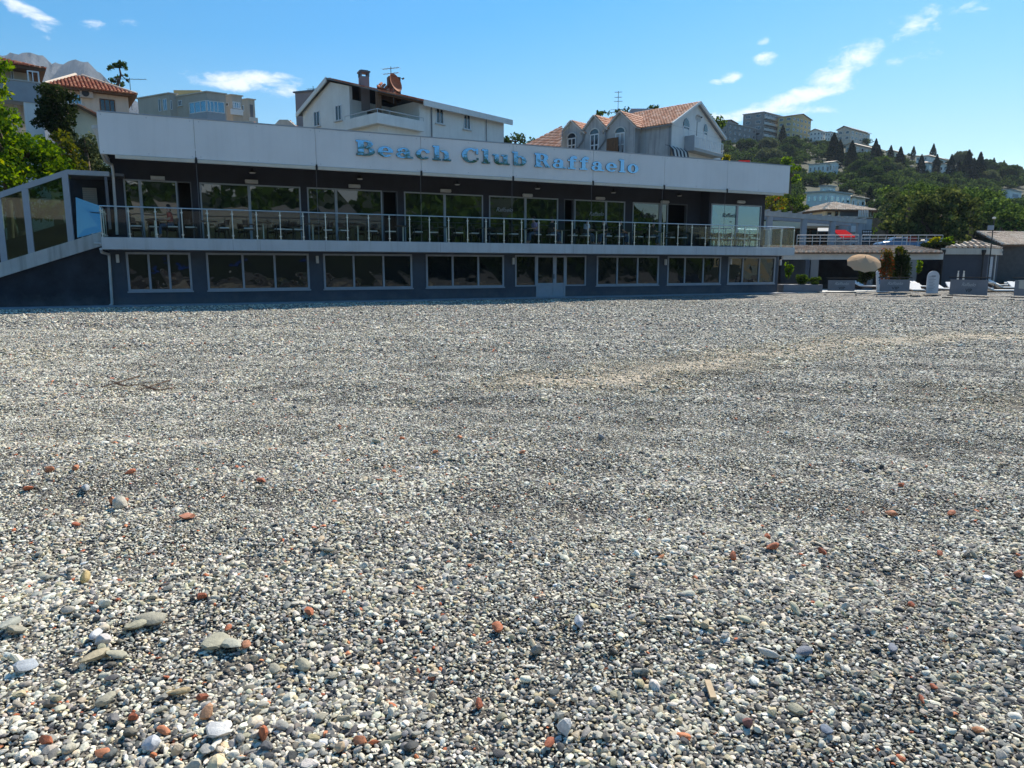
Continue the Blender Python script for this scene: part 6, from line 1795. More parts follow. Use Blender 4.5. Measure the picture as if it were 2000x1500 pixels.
hill_house('tan_roof_house', 'house with a long tan roof behind the villa', 1655, 386, 1676, 1636, 400, 'cream_light', (3, 1), (2, 1), 'gableR', 'tile_pale', hgt=4)
hill_house('white_gable_house', 'plain white gable house with red roof edge behind the villa', 1672, 386, 1690, 1664, 404, 'white_plaster', (2, 1), (1, 1), 'gableR', 'tile_pale', hgt=4)

wood()

# ------------------------------------------------------------------ villa below the wood
def villa():
    FR, FL, O = two_faces(1672, 412, 92, 60, -30)
    F = Frame((O.x, O.y), bearing(80)); c = F.pix
    r_ = empty('villa', (O.x, O.y, 0), 'cream villa with a pale hipped tile roof and a covered balcony', 'villa')
    a0, a1 = c(1612, 412)[0], c(1706, 412)[0]; z1 = c(1660, 411)[1]
    mb = MB(); F.box(mb, a0, a1, 0, z1, -7, 0); mb.build('wall', 'cream_light', r_)
    e = .7; A, B, C, D = F.pt(a0 - e, z1, e), F.pt(a1 + e, z1, e), F.pt(a1 + e, z1, -7 - e), F.pt(a0 - e, z1, -7 - e)
    zt_ = P(1657, 395, 95).z; ax = c(1657, 400)[0]; T0, T1 = F.pt(ax - .2, zt_, -3.4), F.pt(ax + .4, zt_, -3.4)
    mb = MB(); mb.add([A, B, C, D, T0, T1] + [p - UPV * .15 for p in (A, B, C, D)], [(0, 1, 5, 4), (1, 2, 5), (2, 3, 4, 5), (3, 0, 4), (0, 6, 7, 1), (1, 7, 8, 2), (3, 9, 6, 0), (9, 8, 7, 6)]); mb.build('roof', 'brown_wood', r_)
    mb = MB(); tile_slope(mb, A, B, T1, T0, .3, .5); tile_slope(mb, B, C, T1, T1, .3, .5); tile_slope(mb, D, A, T0, T0, .3, .5); mb.build('roof_tiles', 'tile_pale', r_)['kind'] = 'stuff'
    q0, q1, z0, z2 = rect_on(F, 1641, 412, 1678, 424); mb = MB(); F.box(mb, q0, q1, z0, z1 - .05, -.3, .01); mb.build('balcony_shade_panel', 'alu_dark', r_)  # dark panel level with the wall, painted as the covered balcony's shade
    mb = MB(); F.box(mb, q0 - .3, q1 + .5, z0 - .9, z0, .0, 1.2); mb.build('balcony_parapet', 'cream_plaster', r_)
    mb = MB()
    for k in range(6): x = q0 + (q1 - q0) * (.72 + .09 * k); F.box(mb, x - .06, x + .06, z0, z1 - .04, .9, 1.0)
    mb.build('columns', 'white_plaster', r_)
    for q in ((1616, 415, 1623, 424), (1631, 413, 1636, 424), (1687, 412, 1692, 424), (1698, 412, 1704, 424)): win(r_, F, *q, 0, fmat='brown_wood', sill=False)
    q = P(1668, 440, 90); mb = MB(); F.box(mb, c(1652, 430)[0], c(1705, 430)[0], 0, c(1660, 428)[1], .02, 2.5); mb.build('lower_storey', 'stone_brown', r_)
villa()

# ------------------------------------------------------------------ promenade level, low tiled building, kiosk
RD = bearing(90)
def rbox(mb, px0, px1, y0, y1, d, depth, ref=None):
    """box parallel to the picture plane at distance d: pixel extents of its front"""
    A = P(px0, y1, d); B = P(px1, y1, d); z1 = P((px0 + px1) / 2, y0, d).z; z0 = P((px0 + px1) / 2, y1, d).z
    pts = [A, B, B + FW * depth, A + FW * depth]
    mb.prism(pts, z0, z1); return mb
zprom = P(1700, 481, 57).z
mb = MB(); mb.prism([P(1500, 482, 56.3), P(1850, 482, 56.3), P(2300, 482, 59), P(2300, 482, 116), P(1450, 482, 116)], -.1, zprom); o = mb.build('promenade', 'asphalt', None); tag(o, kind='structure')
low = empty('tiled_arcade', P(1690, 560, 50), 'long low arcade with a pale tiled lean-to roof and concrete beam, dark inside', 'arcade')
D0 = 51.5
zg = 0.0
mb = MB(); A, B = P(1530, 507, D0), P(1842, 507, D0); zb0, zb1 = P(1690, 507, D0).z, P(1690, 493.5, D0).z
mb.prism([A, B, B + FW * .35, A + FW * .35], zb0, zb1); mb.build('beam', 'concrete_light', low)
A, B = P(1526, 493, D0 - .25), P(1842, 493, D0 - .25); A.z = B.z = zb1 + .02
C, D = B + FW * 4.2, A + FW * 4.2; C.z = D.z = P(1690, 481, D0 + 3.9).z
mb = MB(); mb.extrude([A, B, C, D], (0, 0, -.1)); mb.build('roof', 'brown_wood', low)
mb = MB(); tile_slope(mb, A, B, C, D, .34, .42, .02, 2.0, .66); mb.build('roof_tiles', 'tile_pale', low)['kind'] = 'stuff'
for px in (1592, 1700, 1785): mb = MB(); q = P(px, 507, D0); mb.prism([q - RD * .28, q + RD * .28, q + RD * .28 + FW * .34, q - RD * .28 + FW * .34], 0, zb0 - .002); mb.build('column', 'grey_plaster', low)
mb = MB(); A2, B2 = P(1526, 520, D0 + 4.4), P(1842, 520, D0 + 4.4); mb.prism([A2, B2, B2 + FW * .2, A2 + FW * .2], 0, C.z - .3); mb.build('rear_wall', 'side_wall', low)
mb = MB(); mb.prism([A2 - FW * 4.6, A2 - FW * 4.6 + RD * .3, A2 + RD * .3, A2], 0, zb0 - .01); mb.build('end_wall', 'lower_wall', low)
def promenade_rail(name, label, p0, p1, z, h=.85, n=10, mat='steel_dull'):
    t = empty(name, (p0 + p1) / 2, label, 'railing'); t.location.z = z
    mb = MB()
    for f in (.45, .72, 1.0): a, b = p0.copy(), p1.copy(); a.z = b.z = z + h * f; mb.tube(a, b, .028 if f == 1 else .016, n=6)
    mb.build('rails', mat, t)
    for k in range(n + 1):
        q = p0.lerp(p1, k / n); mb = MB(); mb.tube((q.x, q.y, z), (q.x, q.y, z + h), .026, n=6); mb.build('post', mat, t)
promenade_rail('promenade_railing', 'steel railing on the promenade under the concrete pergola', P(1556, 480, 57), P(1676, 480, 57), zprom, n=8)
promenade_rail('promenade_railing', 'steel railing on the promenade in front of the parked cars', P(1682, 480, 57), P(1840, 480, 57), zprom, n=10)
# concrete pergola
pg = empty('pergola', P(1590, 475, 58), 'pale grey concrete pergola with square columns on the promenade', 'pergola'); pg.location.z = zprom
pa, pb = P(1494, 417, 57.5), P(1690, 433, 68)
for k, (off, dz) in enumerate(((0, 0), (3.2, .0))):
    mb = MB(); mb.bar(pa + FW * off + UPV * dz, pb + FW * off + UPV * dz, .35, .38); mb.build('beam', 'balcony_grey' if k else 'concrete', pg)
for f in np.linspace(.02, .98, 11): q = pa.lerp(pb, f); mb = MB(); mb.bar(q - FW * .4 + UPV * .24, q + FW * 3.8 + UPV * .24, .12, .14); mb.build('rafter', 'concrete', pg)
for px in (1502, 1563, 1619, 1677):
    f = (px - 1494) / 196; q = pa.lerp(pb, f); q = q.copy()
    for off in (0,): mb = MB(); w_ = .20; qq = q + FW * off; mb.prism([qq - RD * w_ - FW * w_, qq + RD * w_ - FW * w_, qq + RD * w_ + FW * w_, qq - RD * w_ + FW * w_], zprom, q.z - .19); mb.build('column', 'balcony_grey', pg)
# cafe building with awnings behind the pergola
cf = empty('promenade_cafe', P(1590, 470, 80), 'low cream cafe building behind the pergola with a dark open front', 'cafe'); cf.location.z = zprom
mb = MB(); rbox(mb, 1494, 1650, 446, 480, 84, 6); mb.build('wall', 'brown_wood', cf)
mb = MB(); rbox(mb, 1490, 1655, 432, 445.8, 83, 8); mb.build('canopy', 'cream_light', cf)
mb = MB(); rbox(mb, 1570, 1642, 436.5, 441, 82, .8); mb.build('canopy_edge', 'awning_white', cf)
for px in range(1500, 1650, 14): mb = MB(); rbox(mb, px, px + 9, 449, 476, 83.8, .15); mb.build('shop_window', 'glass_house', cf)
mb = MB(); rbox(mb, 1652, 1700, 428, 480, 80, 5); mb.build('annex', 'grey_stain', cf)
mb = MB(); rbox(mb, 1662, 1680, 441, 453, 79.8, .15); mb.build('screen', 'board_white', cf)
aw = empty('red_awning', P(1650, 455, 74), 'sloping red awning under the pergola', 'awning')
pts4 = [P(1626, 449, 76), P(1651, 449, 76), P(1673, 463, 71.5), P(1643, 464, 71.5)]
mb = MB(); mb.extrude(pts4, (0, 0, -.06)); mb.build('cloth', 'awning_red', aw)
mb = MB(); mb.extrude([pts4[3], pts4[2], pts4[2] - UPV * .22, pts4[3] - UPV * .22], -FW * .02); mb.build('valance', 'awning_red', aw)
mb = MB()
for q in (pts4[2], pts4[3]): mb.tube(q, q + FW * 4 - UPV * .9, .03, n=6)
for q in (pts4[0], pts4[1]): mb.tube((q.x, q.y, zprom), q, .04, n=6)
mb.build('arms', 'steel_dull', aw)
aw2 = empty('white_awning', P(1612, 452, 76), 'small white awning left of the red one', 'awning'); p4 = [P(1597, 445, 79), P(1618, 445, 79), P(1618, 451, 76), P(1597, 451, 76)]
mb = MB(); mb.extrude(p4, (0, 0, -.06)); mb.build('cloth', 'awning_white', aw2); mb = MB(); mb.tube(p4[2], p4[1] - UPV * .9, .03, n=6); mb.tube(p4[3], p4[0] - UPV * .9, .03, n=6); mb.build('arms', 'steel_dull', aw2)
mb = MB(); rbox(mb, 1440, 1500, 250 + 62, 318, 61, 3)
# red canopy behind the fascia
rc = empty('red_canopy', P(1449, 316, 60), 'small red canopy showing over the fascia below the dormer house balcony', 'awning'); p4 = [P(1432, 321, 60), P(1463, 322, 60), P(1465, 313, 62), P(1444, 313, 62)]
mb = MB(); mb.extrude(p4, (0, 0, -.06)); mb.build('cloth', 'canopy_red', rc); mb = MB(); [mb.tube(q - UPV * 5, q, .04, n=6) for q in p4]; mb.build('frame', 'pipe_grey', rc)

# parked vehicles
def make_car(body, label, loc, rz, tall=1.45, van=False):
    t = empty('parked_car', (0, 0, 0), label, 'car', None)
    L_, W_ = 4.2, 1.7
    prof = [(-2.1, .35), (-2.1, .8), (-1.85, .95), (-1.2, 1.0), (-.55, tall), (.9, tall), (1.65, .98), (2.08, .9), (2.1, .35)] if not van else [(-2.1, .35), (-2.1, .95), (-1.8, 1.1), (-1.35, tall), (2.0, tall), (2.1, 1.1), (2.1, .35)]
    mb = MB(); n = len(prof); vs = []
    for s_, k in ((-1, 1), (1, 1)):
        for x, z in prof: w_ = W_ / 2 * (1 if z < 1.02 else .82); vs.append((x, s_ * w_, z))
    mb.add(vs, [tuple(range(n)), tuple(range(2 * n - 1, n - 1, -1))] + [(i, i + n, (i + 1) % n + n, (i + 1) % n) for i in range(n)]); mb.build('body', body, t, bevel=.05)
    gl = [(-1.12, 1.02), (-.52, tall - .05), (.85, tall - .05), (1.5, 1.02)] if not van else [(-1.65, 1.12), (-1.3, tall - .06), (-.3, tall - .06), (-.3, 1.12)]
    for s_ in (-1, 1):
        mb = MB(); mb.extrude([(x, s_ * W_ / 2 * (.985 if z < 1.15 else .835), z) for x, z in gl], (0, s_ * .02, 0)); mb.build('side_window', 'glass_house', t)
        for x in (-1.35, 1.3):
            mb = MB(); mb.tube((x, s_ * (W_ / 2 - .2), .32), (x, s_ * (W_ / 2 + .01), .32), .32, n=16); w = mb.build('wheel', 'tyre', t)
            m2 = MB(); m2.tube((x, s_ * (W_ / 2 + .011), .32), (x, s_ * (W_ / 2 + .02), .32), .19, n=12); m2.build('rim', 'steel', w)
        mb = MB(); mb.box(-2.13, s_ * .62 - .16, .62, -2.09, s_ * .62 + .16, .76); mb.build('headlight', 'board_white', t)
        mb = MB(); mb.box(2.09, s_ * .62 - .14, .66, 2.13, s_ * .62 + .14, .82); mb.build('tail_light', 'awning_red', t)
    x0, x1 = (-1.17, -.57) if not van else (-1.78, -1.37)
    mb = MB(); mb.extrude([(x0 - .03, -.68, 1.04), (x0 - .03, .68, 1.04), (x1 - .03, .62, tall - .04), (x1 - .03, -.62, tall - .04)], (-.02, 0, .01)); mb.build('windscreen', 'glass_house', t)
    if not van: mb = MB(); mb.extrude([(1.63, -.68, 1.02), (1.63, .68, 1.02), (.96, .62, tall - .04), (.96, -.62, tall - .04)], (.03, 0, .01)); mb.build('rear_window', 'glass_house', t)
    t.location = loc; t.rotation_euler = (0, 0, rz)
for px, py, d, m_, lab, dz, van, tall in ((1752, 479, 76, 'car_blue', 'metallic blue car parked behind the promenade railing, nearest the red flowering bush', 0, False, 1.45), (1702, 478, 80, 'car_black', 'dark car parked left of the blue one beside the last pergola column', 20, False, 1.4), (1792, 478, 84, 'car_silver', 'silver car parked right of the blue one', -15, False, 1.45), (1826, 478, 80, 'car_white', 'white car near the right end of the promenade railing', 10, False, 1.45), (1728, 474, 92, 'car_white', 'white van parked behind the blue car', 90, True, 2.0)):
    q = P(px, py, d); q.z = zprom + .004
    make_car(m_, lab, q, YAW - R(90) + R(dz), tall, van)
# dark sign board and red banner near the cars
t = empty('price_board', P(1707, 460, 66), 'dark board with rows of small pale signs on the promenade', 'sign board'); t.location.z = zprom
mb = MB(); rbox(mb, 1684, 1704, 449, 462, 66, .1); mb.build('board', 'black_metal', t)
mb = MB()
for r_ in range(2):
    for k in range(4): rbox(mb, 1686 + k * 4.4, 1688.8 + k * 4.4, 451 + r_ * 5.5, 454 + r_ * 5.5, 65.9, .05)
mb.build('notices', 'board_white', t)
mb = MB(); q = P(1686, 462, 66.2); mb.tube((q.x, q.y, zprom), q, .05, n=6); q = P(1702, 462, 66.2); mb.tube((q.x, q.y, zprom), q, .05, n=6); mb.build('legs', 'black_metal', t)
t = empty('red_banner', P(1778, 468, 60), 'dark red cloth banner on a pole behind the railing', 'banner'); t.location.z = zprom
mb = MB(); rbox(mb, 1773, 1790, 462, 473, 60, .04); mb.build('cloth', 'cloth_red', t)
mb = MB(); q = P(1772, 461, 60); mb.tube((q.x, q.y, zprom), q, .04, n=6); mb.build('pole', 'steel_dull', t)

# kiosk
kd = 53.0
kb = empty('kiosk', G(1895, 566), 'dark grey kiosk with a cream fascia beam and pale barrel tile roof', 'kiosk')
O = P(1930, 498, kd); F1 = Frame((O.x, O.y), bearing(82)); F2 = Frame((O.x, O.y), bearing(44))
s0 = F1.pix(1841, 500)[0]; s1 = F2.pix(1951, 500)[0]
uf = F2.u if s1 > 0 else -F2.u; s1 = abs(s1); zw = F1.pix(1900, 497)[1]; zf = F1.pix(1900, 485)[1]
def k3(a, b, z): q = Vector((O.x, O.y, 0)) + F1.u * a + uf * b; return Vector((q.x, q.y, z))
mb = MB(); mb.prism([k3(s0, 0, 0), k3(0, 0, 0), k3(0, s1, 0), k3(s0, s1, 0)], 0, zw); mb.build('wall', 'kiosk_wall', kb)
mb = MB(); mb.prism([k3(s0 - .1, -.22, 0), k3(.3, -.22, 0), k3(.3, s1, 0), k3(s0 - .1, s1, 0)], zw + .002, zf); mb.build('fascia_beam', 'cream_plaster', kb)
ap_ = P(1900, 470, kd + 2); A, B, C, D = k3(s0 + .1, .0, zf + .03), k3(.15, .0, zf + .03), k3(.15, s1, zf + .03), k3(s0 + .1, s1, zf + .03)
T = k3(s0 * .5, min(s1, 4.0) * .45, P(1892, 474, kd + 1.3).z + .15)
mb = MB(); mb.add([A, B, C, D, T], [(0, 1, 4), (1, 2, 4), (2, 3, 4), (3, 0, 4), (3, 2, 1, 0)]); mb.build('roof', 'brown_wood', kb)
mb = MB(); tile_slope(mb, A, B, T, T, .42, .42, .04, 2.6, .58); tile_slope(mb, B, C, T, T, .42, .42, .04, 2.6, .58); mb.build('roof_tiles', 'tile_pale', kb)['kind'] = 'stuff'
for a in (s0 + .12, -.3):
    mb = MB(); mb.lathe([(.055, 0), (.055, zw - .15), (.16, zf - .25), (.16, zf - .1)], k3(a, -.3, 0), 8); mb.build('downpipe', 'black_metal', kb)
mb = MB(); F2b = Frame(k3(0, 0, 0).xy, uf)
F2b.box(mb, .25, s1 * .42, .5, zw - .15, .0 if True else 0, .05); mb.build('poster_panel', 'balcony_grey', kb)
mb = MB()
for k in range(9): F2b.box(mb, .40 + .05 * (k % 3), s1 * .36, .7 + k * .13, .74 + k * .13, .05, .056)
mb.build('poster_lines', 'print_light', kb)['kind'] = 'stuff'
mb = MB(); mb.tube(k3(.15, s1 * .55, 0), k3(.15, s1 * .55, zw), .06, n=8); mb.build('downpipe', 'pipe_white', kb)
mb = MB(); F2b.box(mb, s1 * .82, s1 * .98, zw + .12, zf - .12, .31, .32); mb.build('emblem', 'print_black', kb)
# chimney-like dark mast with a white lamp behind the kiosk
t = empty('lamp_post', P(1938, 480, 50), 'dark post with a white lantern and a white box behind the kiosk', 'lamp post'); t.location.z = 0
q = P(1936, 480, 50); z_a, z_b = P(1936, 428, 50).z, P(1936, 444, 50).z
mb = MB(); mb.tube((q.x, q.y, 0), (q.x, q.y, z_a), .035, n=8); mb.build('post', 'black_metal', t)
mb = MB(); mb.lathe([(.05, 0), (.12, .04), (.11, .12), (.04, .15)], (q.x, q.y, z_a), 10); mb.build('lantern', 'awning_white', t)
mb = MB(); rbox(mb, 1932, 1941, 440, 449, 49.9, .2); mb.build('box', 'balcony_grey', t)
mb = MB(); mb.bar(q + UPV * (z_b - q.z - .35) - RD * .4, q + UPV * (z_b - q.z - .35) + RD * .4, .03, .03); mb.build('crossbar', 'black_metal', t)

# stone tavern at the right edge
tv = empty('stone_tavern', G(2000, 556), 'brown stone building with arched window and sloping tile roof at the right edge', 'tavern')
O = P(1958, 476, 57); F = Frame((O.x, O.y), bearing(68)); sR = F.pix(2150, 470)[0]; zt_ = O.z
hole_a0, hole_a1 = F.pix(1974, 520)[0], F.pix(1996, 520)[0]; hz0, hz1 = F.pix(1985, 552)[1], F.pix(1985, 503)[1]
mb = MB(); F.wall(mb, 0, sR, 0, zt_, -.4, 0, [(hole_a0, hole_a1, hz0, hz1 + .35)]); F.box(mb, 0, .4, 0, zt_, -6, -.401); mb.build('wall', 'stone_brown', tv)
mb = MB()
cxm, rr = (hole_a0 + hole_a1) / 2, (hole_a1 - hole_a0) / 2; n = 12
for t0_, t1_ in zip(np.linspace(0, math.pi, n)[:-1], np.linspace(0, math.pi, n)[1:]):
    a, b = (cxm + rr * math.cos(t0_), hz1 - .35 + .7 * math.sin(t0_)), (cxm + rr * math.cos(t1_), hz1 - .35 + .7 * math.sin(t1_)); zz = hz1 + .36
    mb.hexa([F.pt(a[0], a[1], -.38), F.pt(b[0], b[1], -.38), F.pt(b[0], zz, -.38), F.pt(a[0], zz, -.38)], [F.pt(a[0], a[1], -.005), F.pt(b[0], b[1], -.005), F.pt(b[0], zz, -.005), F.pt(a[0], zz, -.005)])
mb.build('arch', 'stone_brown', tv)
mb = MB(); F.box(mb, hole_a0, hole_a1, hz0, hz1 + .35, -.35, -.33); p_ = mb.build('arched_window', 'glass_house', tv)
mb = MB(); F.box(mb, cxm - .03, cxm + .03, hz0, hz1 + .35, -.33, -.28)
for k in range(1, 5): z = hz0 + (hz1 + .35 - hz0) * k / 5; F.box(mb, hole_a0, hole_a1, z - .02, z + .02, -.33, -.29)
mb.build('glazing_bars', 'black_metal', p_)
A, B = F.pt(-1.0, P(1940, 477, 56).z, .7), F.pt(sR, P(1940, 477, 56).z + .12, .7)
C, D = F.pt(sR, zt_ + 1.3, -4), F.pt(2.5, zt_ + 1.2, -4)
mb = MB(); mb.extrude([A, B, C, D], (0, 0, -.16)); mb.build('roof', 'brown_wood', tv)
mb = MB(); tile_slope(mb, A, B, C, D, .26, .42, .0); mb.build('roof_tiles', 'tile_pale', tv)['kind'] = 'stuff'
mb = MB(); mb.prism([G(1960, 566), G(2260, 566), G(2260, 556), G(1960, 558)], -.1, .5); o = mb.build('terrace_wall', 'concrete_light', None); tag(o, 'low pale terrace wall with white top at the right edge', 'wall')

# planters
def bush(name, px0, px1, ytop, ybot, d, mat, label, shape='round', leaf=.05, dens=60, cat='bush'):
    w_ = wpx(px0, px1, d) / 2; q = P((px0 + px1) / 2, ybot, d); zt_ = P((px0 + px1) / 2, ytop, d).z; h = zt_ - q.z
    t = empty(name, q, label, cat); bl = []
    k = 16
    for i in range(k):
        a = random.uniform(0, 6.28); rr = w_ * .62 * math.sqrt(random.random()); fz = random.uniform(.22, .82)
        sc = 1 - abs(fz - .45) * .6
        bl.append((rr * sc * math.cos(a), rr * sc * math.sin(a), h * fz, w_ * random.uniform(.28, .5), w_ * random.uniform(.28, .5), h * random.uniform(.16, .26)))
    p, nb = blob_points(bl, dens, .6)
    c = bpy.data.objects.new('foliage', leaf_mesh('foliage', p, nb * .8, leaf, mat)); COL.objects.link(c); c.parent = t
    mb = MB()
    for i in range(5): a = 1.26 * i; mb.tube((0, 0, -.02), (w_ * .4 * math.cos(a), w_ * .4 * math.sin(a), h * .6), .03 * max(1, w_), .012, n=5)
    o_ = mb.build('stems', 'bark', None); o_.parent = t
    return t
pln = empty('planter_box', P(1583, 560, 46.5), 'long low grey planter at the foot of the arcade beside the club corner', 'planter')
mb = MB(); rbox(mb, 1530, 1606, 556, 570, 45.5, 1.4); mb.build('trough', 'barrier_canvas', pln)
bush('round_bush', 1549, 1582, 536, 558, 46, 'leaf_mid', 'round clipped green bush in the planter, nearer the club corner', leaf=.05, dens=260)
bush('round_bush', 1577, 1607, 540, 559, 46, 'leaf_mid', 'round clipped green bush in the planter, nearer the first barrier', leaf=.05, dens=260)
bush('leafy_plant', 1530, 1550, 510, 545, 46.4, 'leaf_bright', 'bright leafy plant against the club corner behind the planter', leaf=.08, dens=70, cat='plant')
bush('leafy_plant', 1786, 1800, 508, 535, 48, 'leaf_bright', 'bright green plant in the dark arcade right of the flowering bush', leaf=.08, dens=80, cat='plant')
bush('flowering_bush', 1713, 1746, 480, 553, 44.5, 'leaf_orange', 'tall bush with orange-red leaves in front of the arcade roof', leaf=.06, dens=120)
bush('dark_bush', 1736, 1780, 482, 555, 44.8, 'leaf_dark', 'tall dark green bush right of the orange-leaved one', leaf=.07, dens=130)
bush('red_tip_bush', 1745, 1766, 480, 498, 44.3, 'leaf_red', 'reddish shoots on top of the dark bush', leaf=.06, dens=90)
bush('dark_bush', 1668, 1712, 520, 556, 45.4, 'leaf_dark', 'dark shrub in the shade behind the tan parasol', leaf=.06, dens=100)
bush('yellow_bush', 1812, 1838, 464, 482, 55.5, 'leaf_yellow', 'yellow-green bush at the end of the promenade railing', leaf=.09, dens=70)
bush('yellow_bush', 1838, 1862, 461, 484, 56.5, 'leaf_bright', 'green leafy bush just left of the kiosk roof', leaf=.1, dens=60)
bush('dark_bush', 1795, 1870, 472, 486, 55, 'leaf_dark', 'dark hedge-like shrub under the yellow bushes', leaf=.08, dens=60)
bush('dark_bush', 1655, 1712, 432, 478, 86, 'leaf_mid', 'green growth below the villa behind the last pergola column', leaf=.16, dens=14)
bush('banana_plant', 1410, 1426, 302, 320, 61, 'leaf_yellow', 'small yellowish palm-like plant showing over the fascia', leaf=.16, dens=18, cat='plant')

# ------------------------------------------------------------------ beach furniture on the right
def make_barrier(label, px0, px1, yb0, yb1, htpx):
    g0, g1 = G(px0, yb0), G(px1, yb1); u = (g1 - g0); Lb = u.length; u.normalize(); n = Vector((u.y, -u.x, 0)); n = n if n.dot(g0) < 0 else -n
    t = empty('canvas_barrier', (g0 + g1) / 2, label, 'barrier', 'canvas barriers along the sunbed area')
    Hb = htpx
    c3 = lambda a, z, d=0: Vector((g0.x, g0.y, 0)) + u * a + n * d + UPV * z
    mb = MB(); mb.bar(c3(0, Hb - .03), c3(Lb, Hb - .03), .05, .055); mb.bar(c3(0, .16), c3(Lb, .16), .05, .05); mb.build('rail', 'black_metal', t)
    for a in (0, Lb, ):
        mb = MB(); mb.bar(c3(a, .04), c3(a, Hb), .065, .065); mb.build('post', 'black_metal', t)
        mb = MB(); mb.bar(c3(a, .05, -.32), c3(a, .05, .32), .06, .055)
        for d in (-.3, .3): mb.bar(c3(a, 0, d), c3(a, .05, d), .045, .045)
        mb.build('foot', 'black_metal', t)
    mb = MB(); mb.hexa([c3(.10, .24, -.01), c3(Lb - .10, .24, -.01), c3(Lb - .10, .24, .01), c3(.10, .24, .01)], [c3(.10, Hb - .14, -.01), c3(Lb - .10, Hb - .14, -.01), c3(Lb - .10, Hb - .14, .01), c3(.10, Hb - .14, .01)])
    cv = mb.build('canvas', 'barrier_canvas', t)
    mb = MB()
    for a in (.08, Lb - .08):
        for z in (.3, Hb - .2): mb.bar(c3(a + (.0), z), c3(a + (-.08 if a < 1 else .08), z), .02, .02)
    mb.build('ties', 'black_metal', t)
    rz = math.atan2(u.y, u.x)
    text_obj('Raffaelo', Hb * .23, 'print_light', t, c3(Lb * .5, Hb * .66, .012), (R(90), 0, rz), .4)
    text_obj('VIP', Hb * .22, 'print_black', t, c3(Lb * .52, Hb * .40, .012), (R(90), 0, rz), 0, sx_=1.15)
    return t
make_barrier('dark canvas barrier marked VIP, directly in front of the leaning tan parasol', 1612, 1672, 576, 577, 1.0)
make_barrier('dark canvas barrier marked VIP, in front of the flowering bushes', 1713, 1779, 577, 578, 1.05)
make_barrier('dark canvas barrier marked VIP, in front of the kiosk', 1850, 1930, 583, 587, 1.12)
make_barrier('dark canvas barrier cut off by the right edge', 1974, 2060, 587, 590, 1.12)
t = empty('towel', P(1996, 557, 33.5), 'pale towel hanging over the rightmost barrier', 'towel'); mb = MB()
q0, q1 = P(1991, 548, 33.4), P(2010, 548, 33.2)
mb.extrude([q0, q1, q1 - UPV * .38, q0 - UPV * .36], -FW * .03); mb.extrude([q0 + UPV * .02, q1 + UPV * .02, q1 + UPV * .02 + FW * .08, q0 + UPV * .02 + FW * .08], -UPV * .03); mb.build('cloth', 'towel', t)

# arched menu board
g = G(1820, 577); t = empty('menu_board', g, 'white round-topped menu board on a small stand left of the kiosk', 'sign board')
w_, h_, z0_ = wpx(1808, 1833, 38.5) / 2, P(1820, 529, g.dot(FW)).z, .12
mb = MB(); pts_ = [(-w_, z0_), (w_, z0_), (w_, h_ - w_)] + [(w_ * math.cos(a), h_ - w_ + w_ * math.sin(a)) for a in np.linspace(.2, math.pi - .2, 10)] + [(-w_, h_ - w_)]
mb.extrude([g + RD * a + UPV * z for a, z in pts_], FW * .06); mb.build('board', 'board_white', t)
mb = MB()
for k in range(10): z = .3 + k * .085; a = g - RD * w_ * .7 - FW * .004 + UPV * z; mb.extrude([a, a + RD * w_ * (.7 + .5 * ((k * 37) % 5) / 5), a + RD * w_ * (.7 + .5 * ((k * 37) % 5) / 5) + UPV * .022, a + UPV * .022], -FW * .003)
a = g - RD * w_ * .35 - FW * .004 + UPV * (h_ - w_ * .95); mb.extrude([a, a + RD * w_ * .7, a + RD * w_ * .7 + UPV * .06, a + UPV * .06], -FW * .003)
mb.build('printed_lines', 'barrier_canvas', t)['kind'] = 'stuff'
mb = MB(); mb.bar(g - RD * w_ * 1.2 + UPV * .03, g + RD * w_ * 1.2 + UPV * .03, .35, .05); mb.bar(g - RD * w_ * .6 + UPV * .03, g - RD * w_ * .6 + UPV * .2, .04, .04); mb.bar(g + RD * w_ * .6 + UPV * .03, g + RD * w_ * .6 + UPV * .2, .04, .04); mb.build('stand', 'black_metal', t)

# sunbeds
def make_bed():
    t = empty('sun_lounger', (0, 0, 0), '', 'sun lounger', 'white sunbeds behind the canvas barriers')
    mb = MB()
    for y in (-.3, .3): mb.bar((-.95, y, .27), (.95, y, .27), .05, .05)
    mb.bar((-.95, -.3, .27), (-.95, .3, .27), .05, .05); mb.bar((.95, -.3, .27), (.95, .3, .27), .05, .05); mb.build('frame', 'brown_wood', t)
    for x in (-.8, .8):
        for y in (-.28, .28): mb = MB(); mb.bar((x, y, 0), (x, y, .25), .05, .05); mb.build('leg', 'brown_wood', t)
    mb = MB(); mb.box(-.95, -.31, .30, .25, .31, .38); mb.build('mattress', 'cushion_white', t, bevel=.03)
    mb = MB(); mb.extrude([(.27, -.31, .30), (.27, .31, .30), (.95, .31, .62), (.95, -.31, .62)], (-.03, 0, .08)); mb.build('back_cushion', 'cushion_white', t, bevel=.03)
    mb = MB(); mb.bar((.7, -.25, .28), (.8, -.25, .54), .03, .03); mb.bar((.7, .25, .28), (.8, .25, .54), .03, .03); mb.build('back_support', 'brown_wood', t)
    return t
bed = make_bed(); fst = True
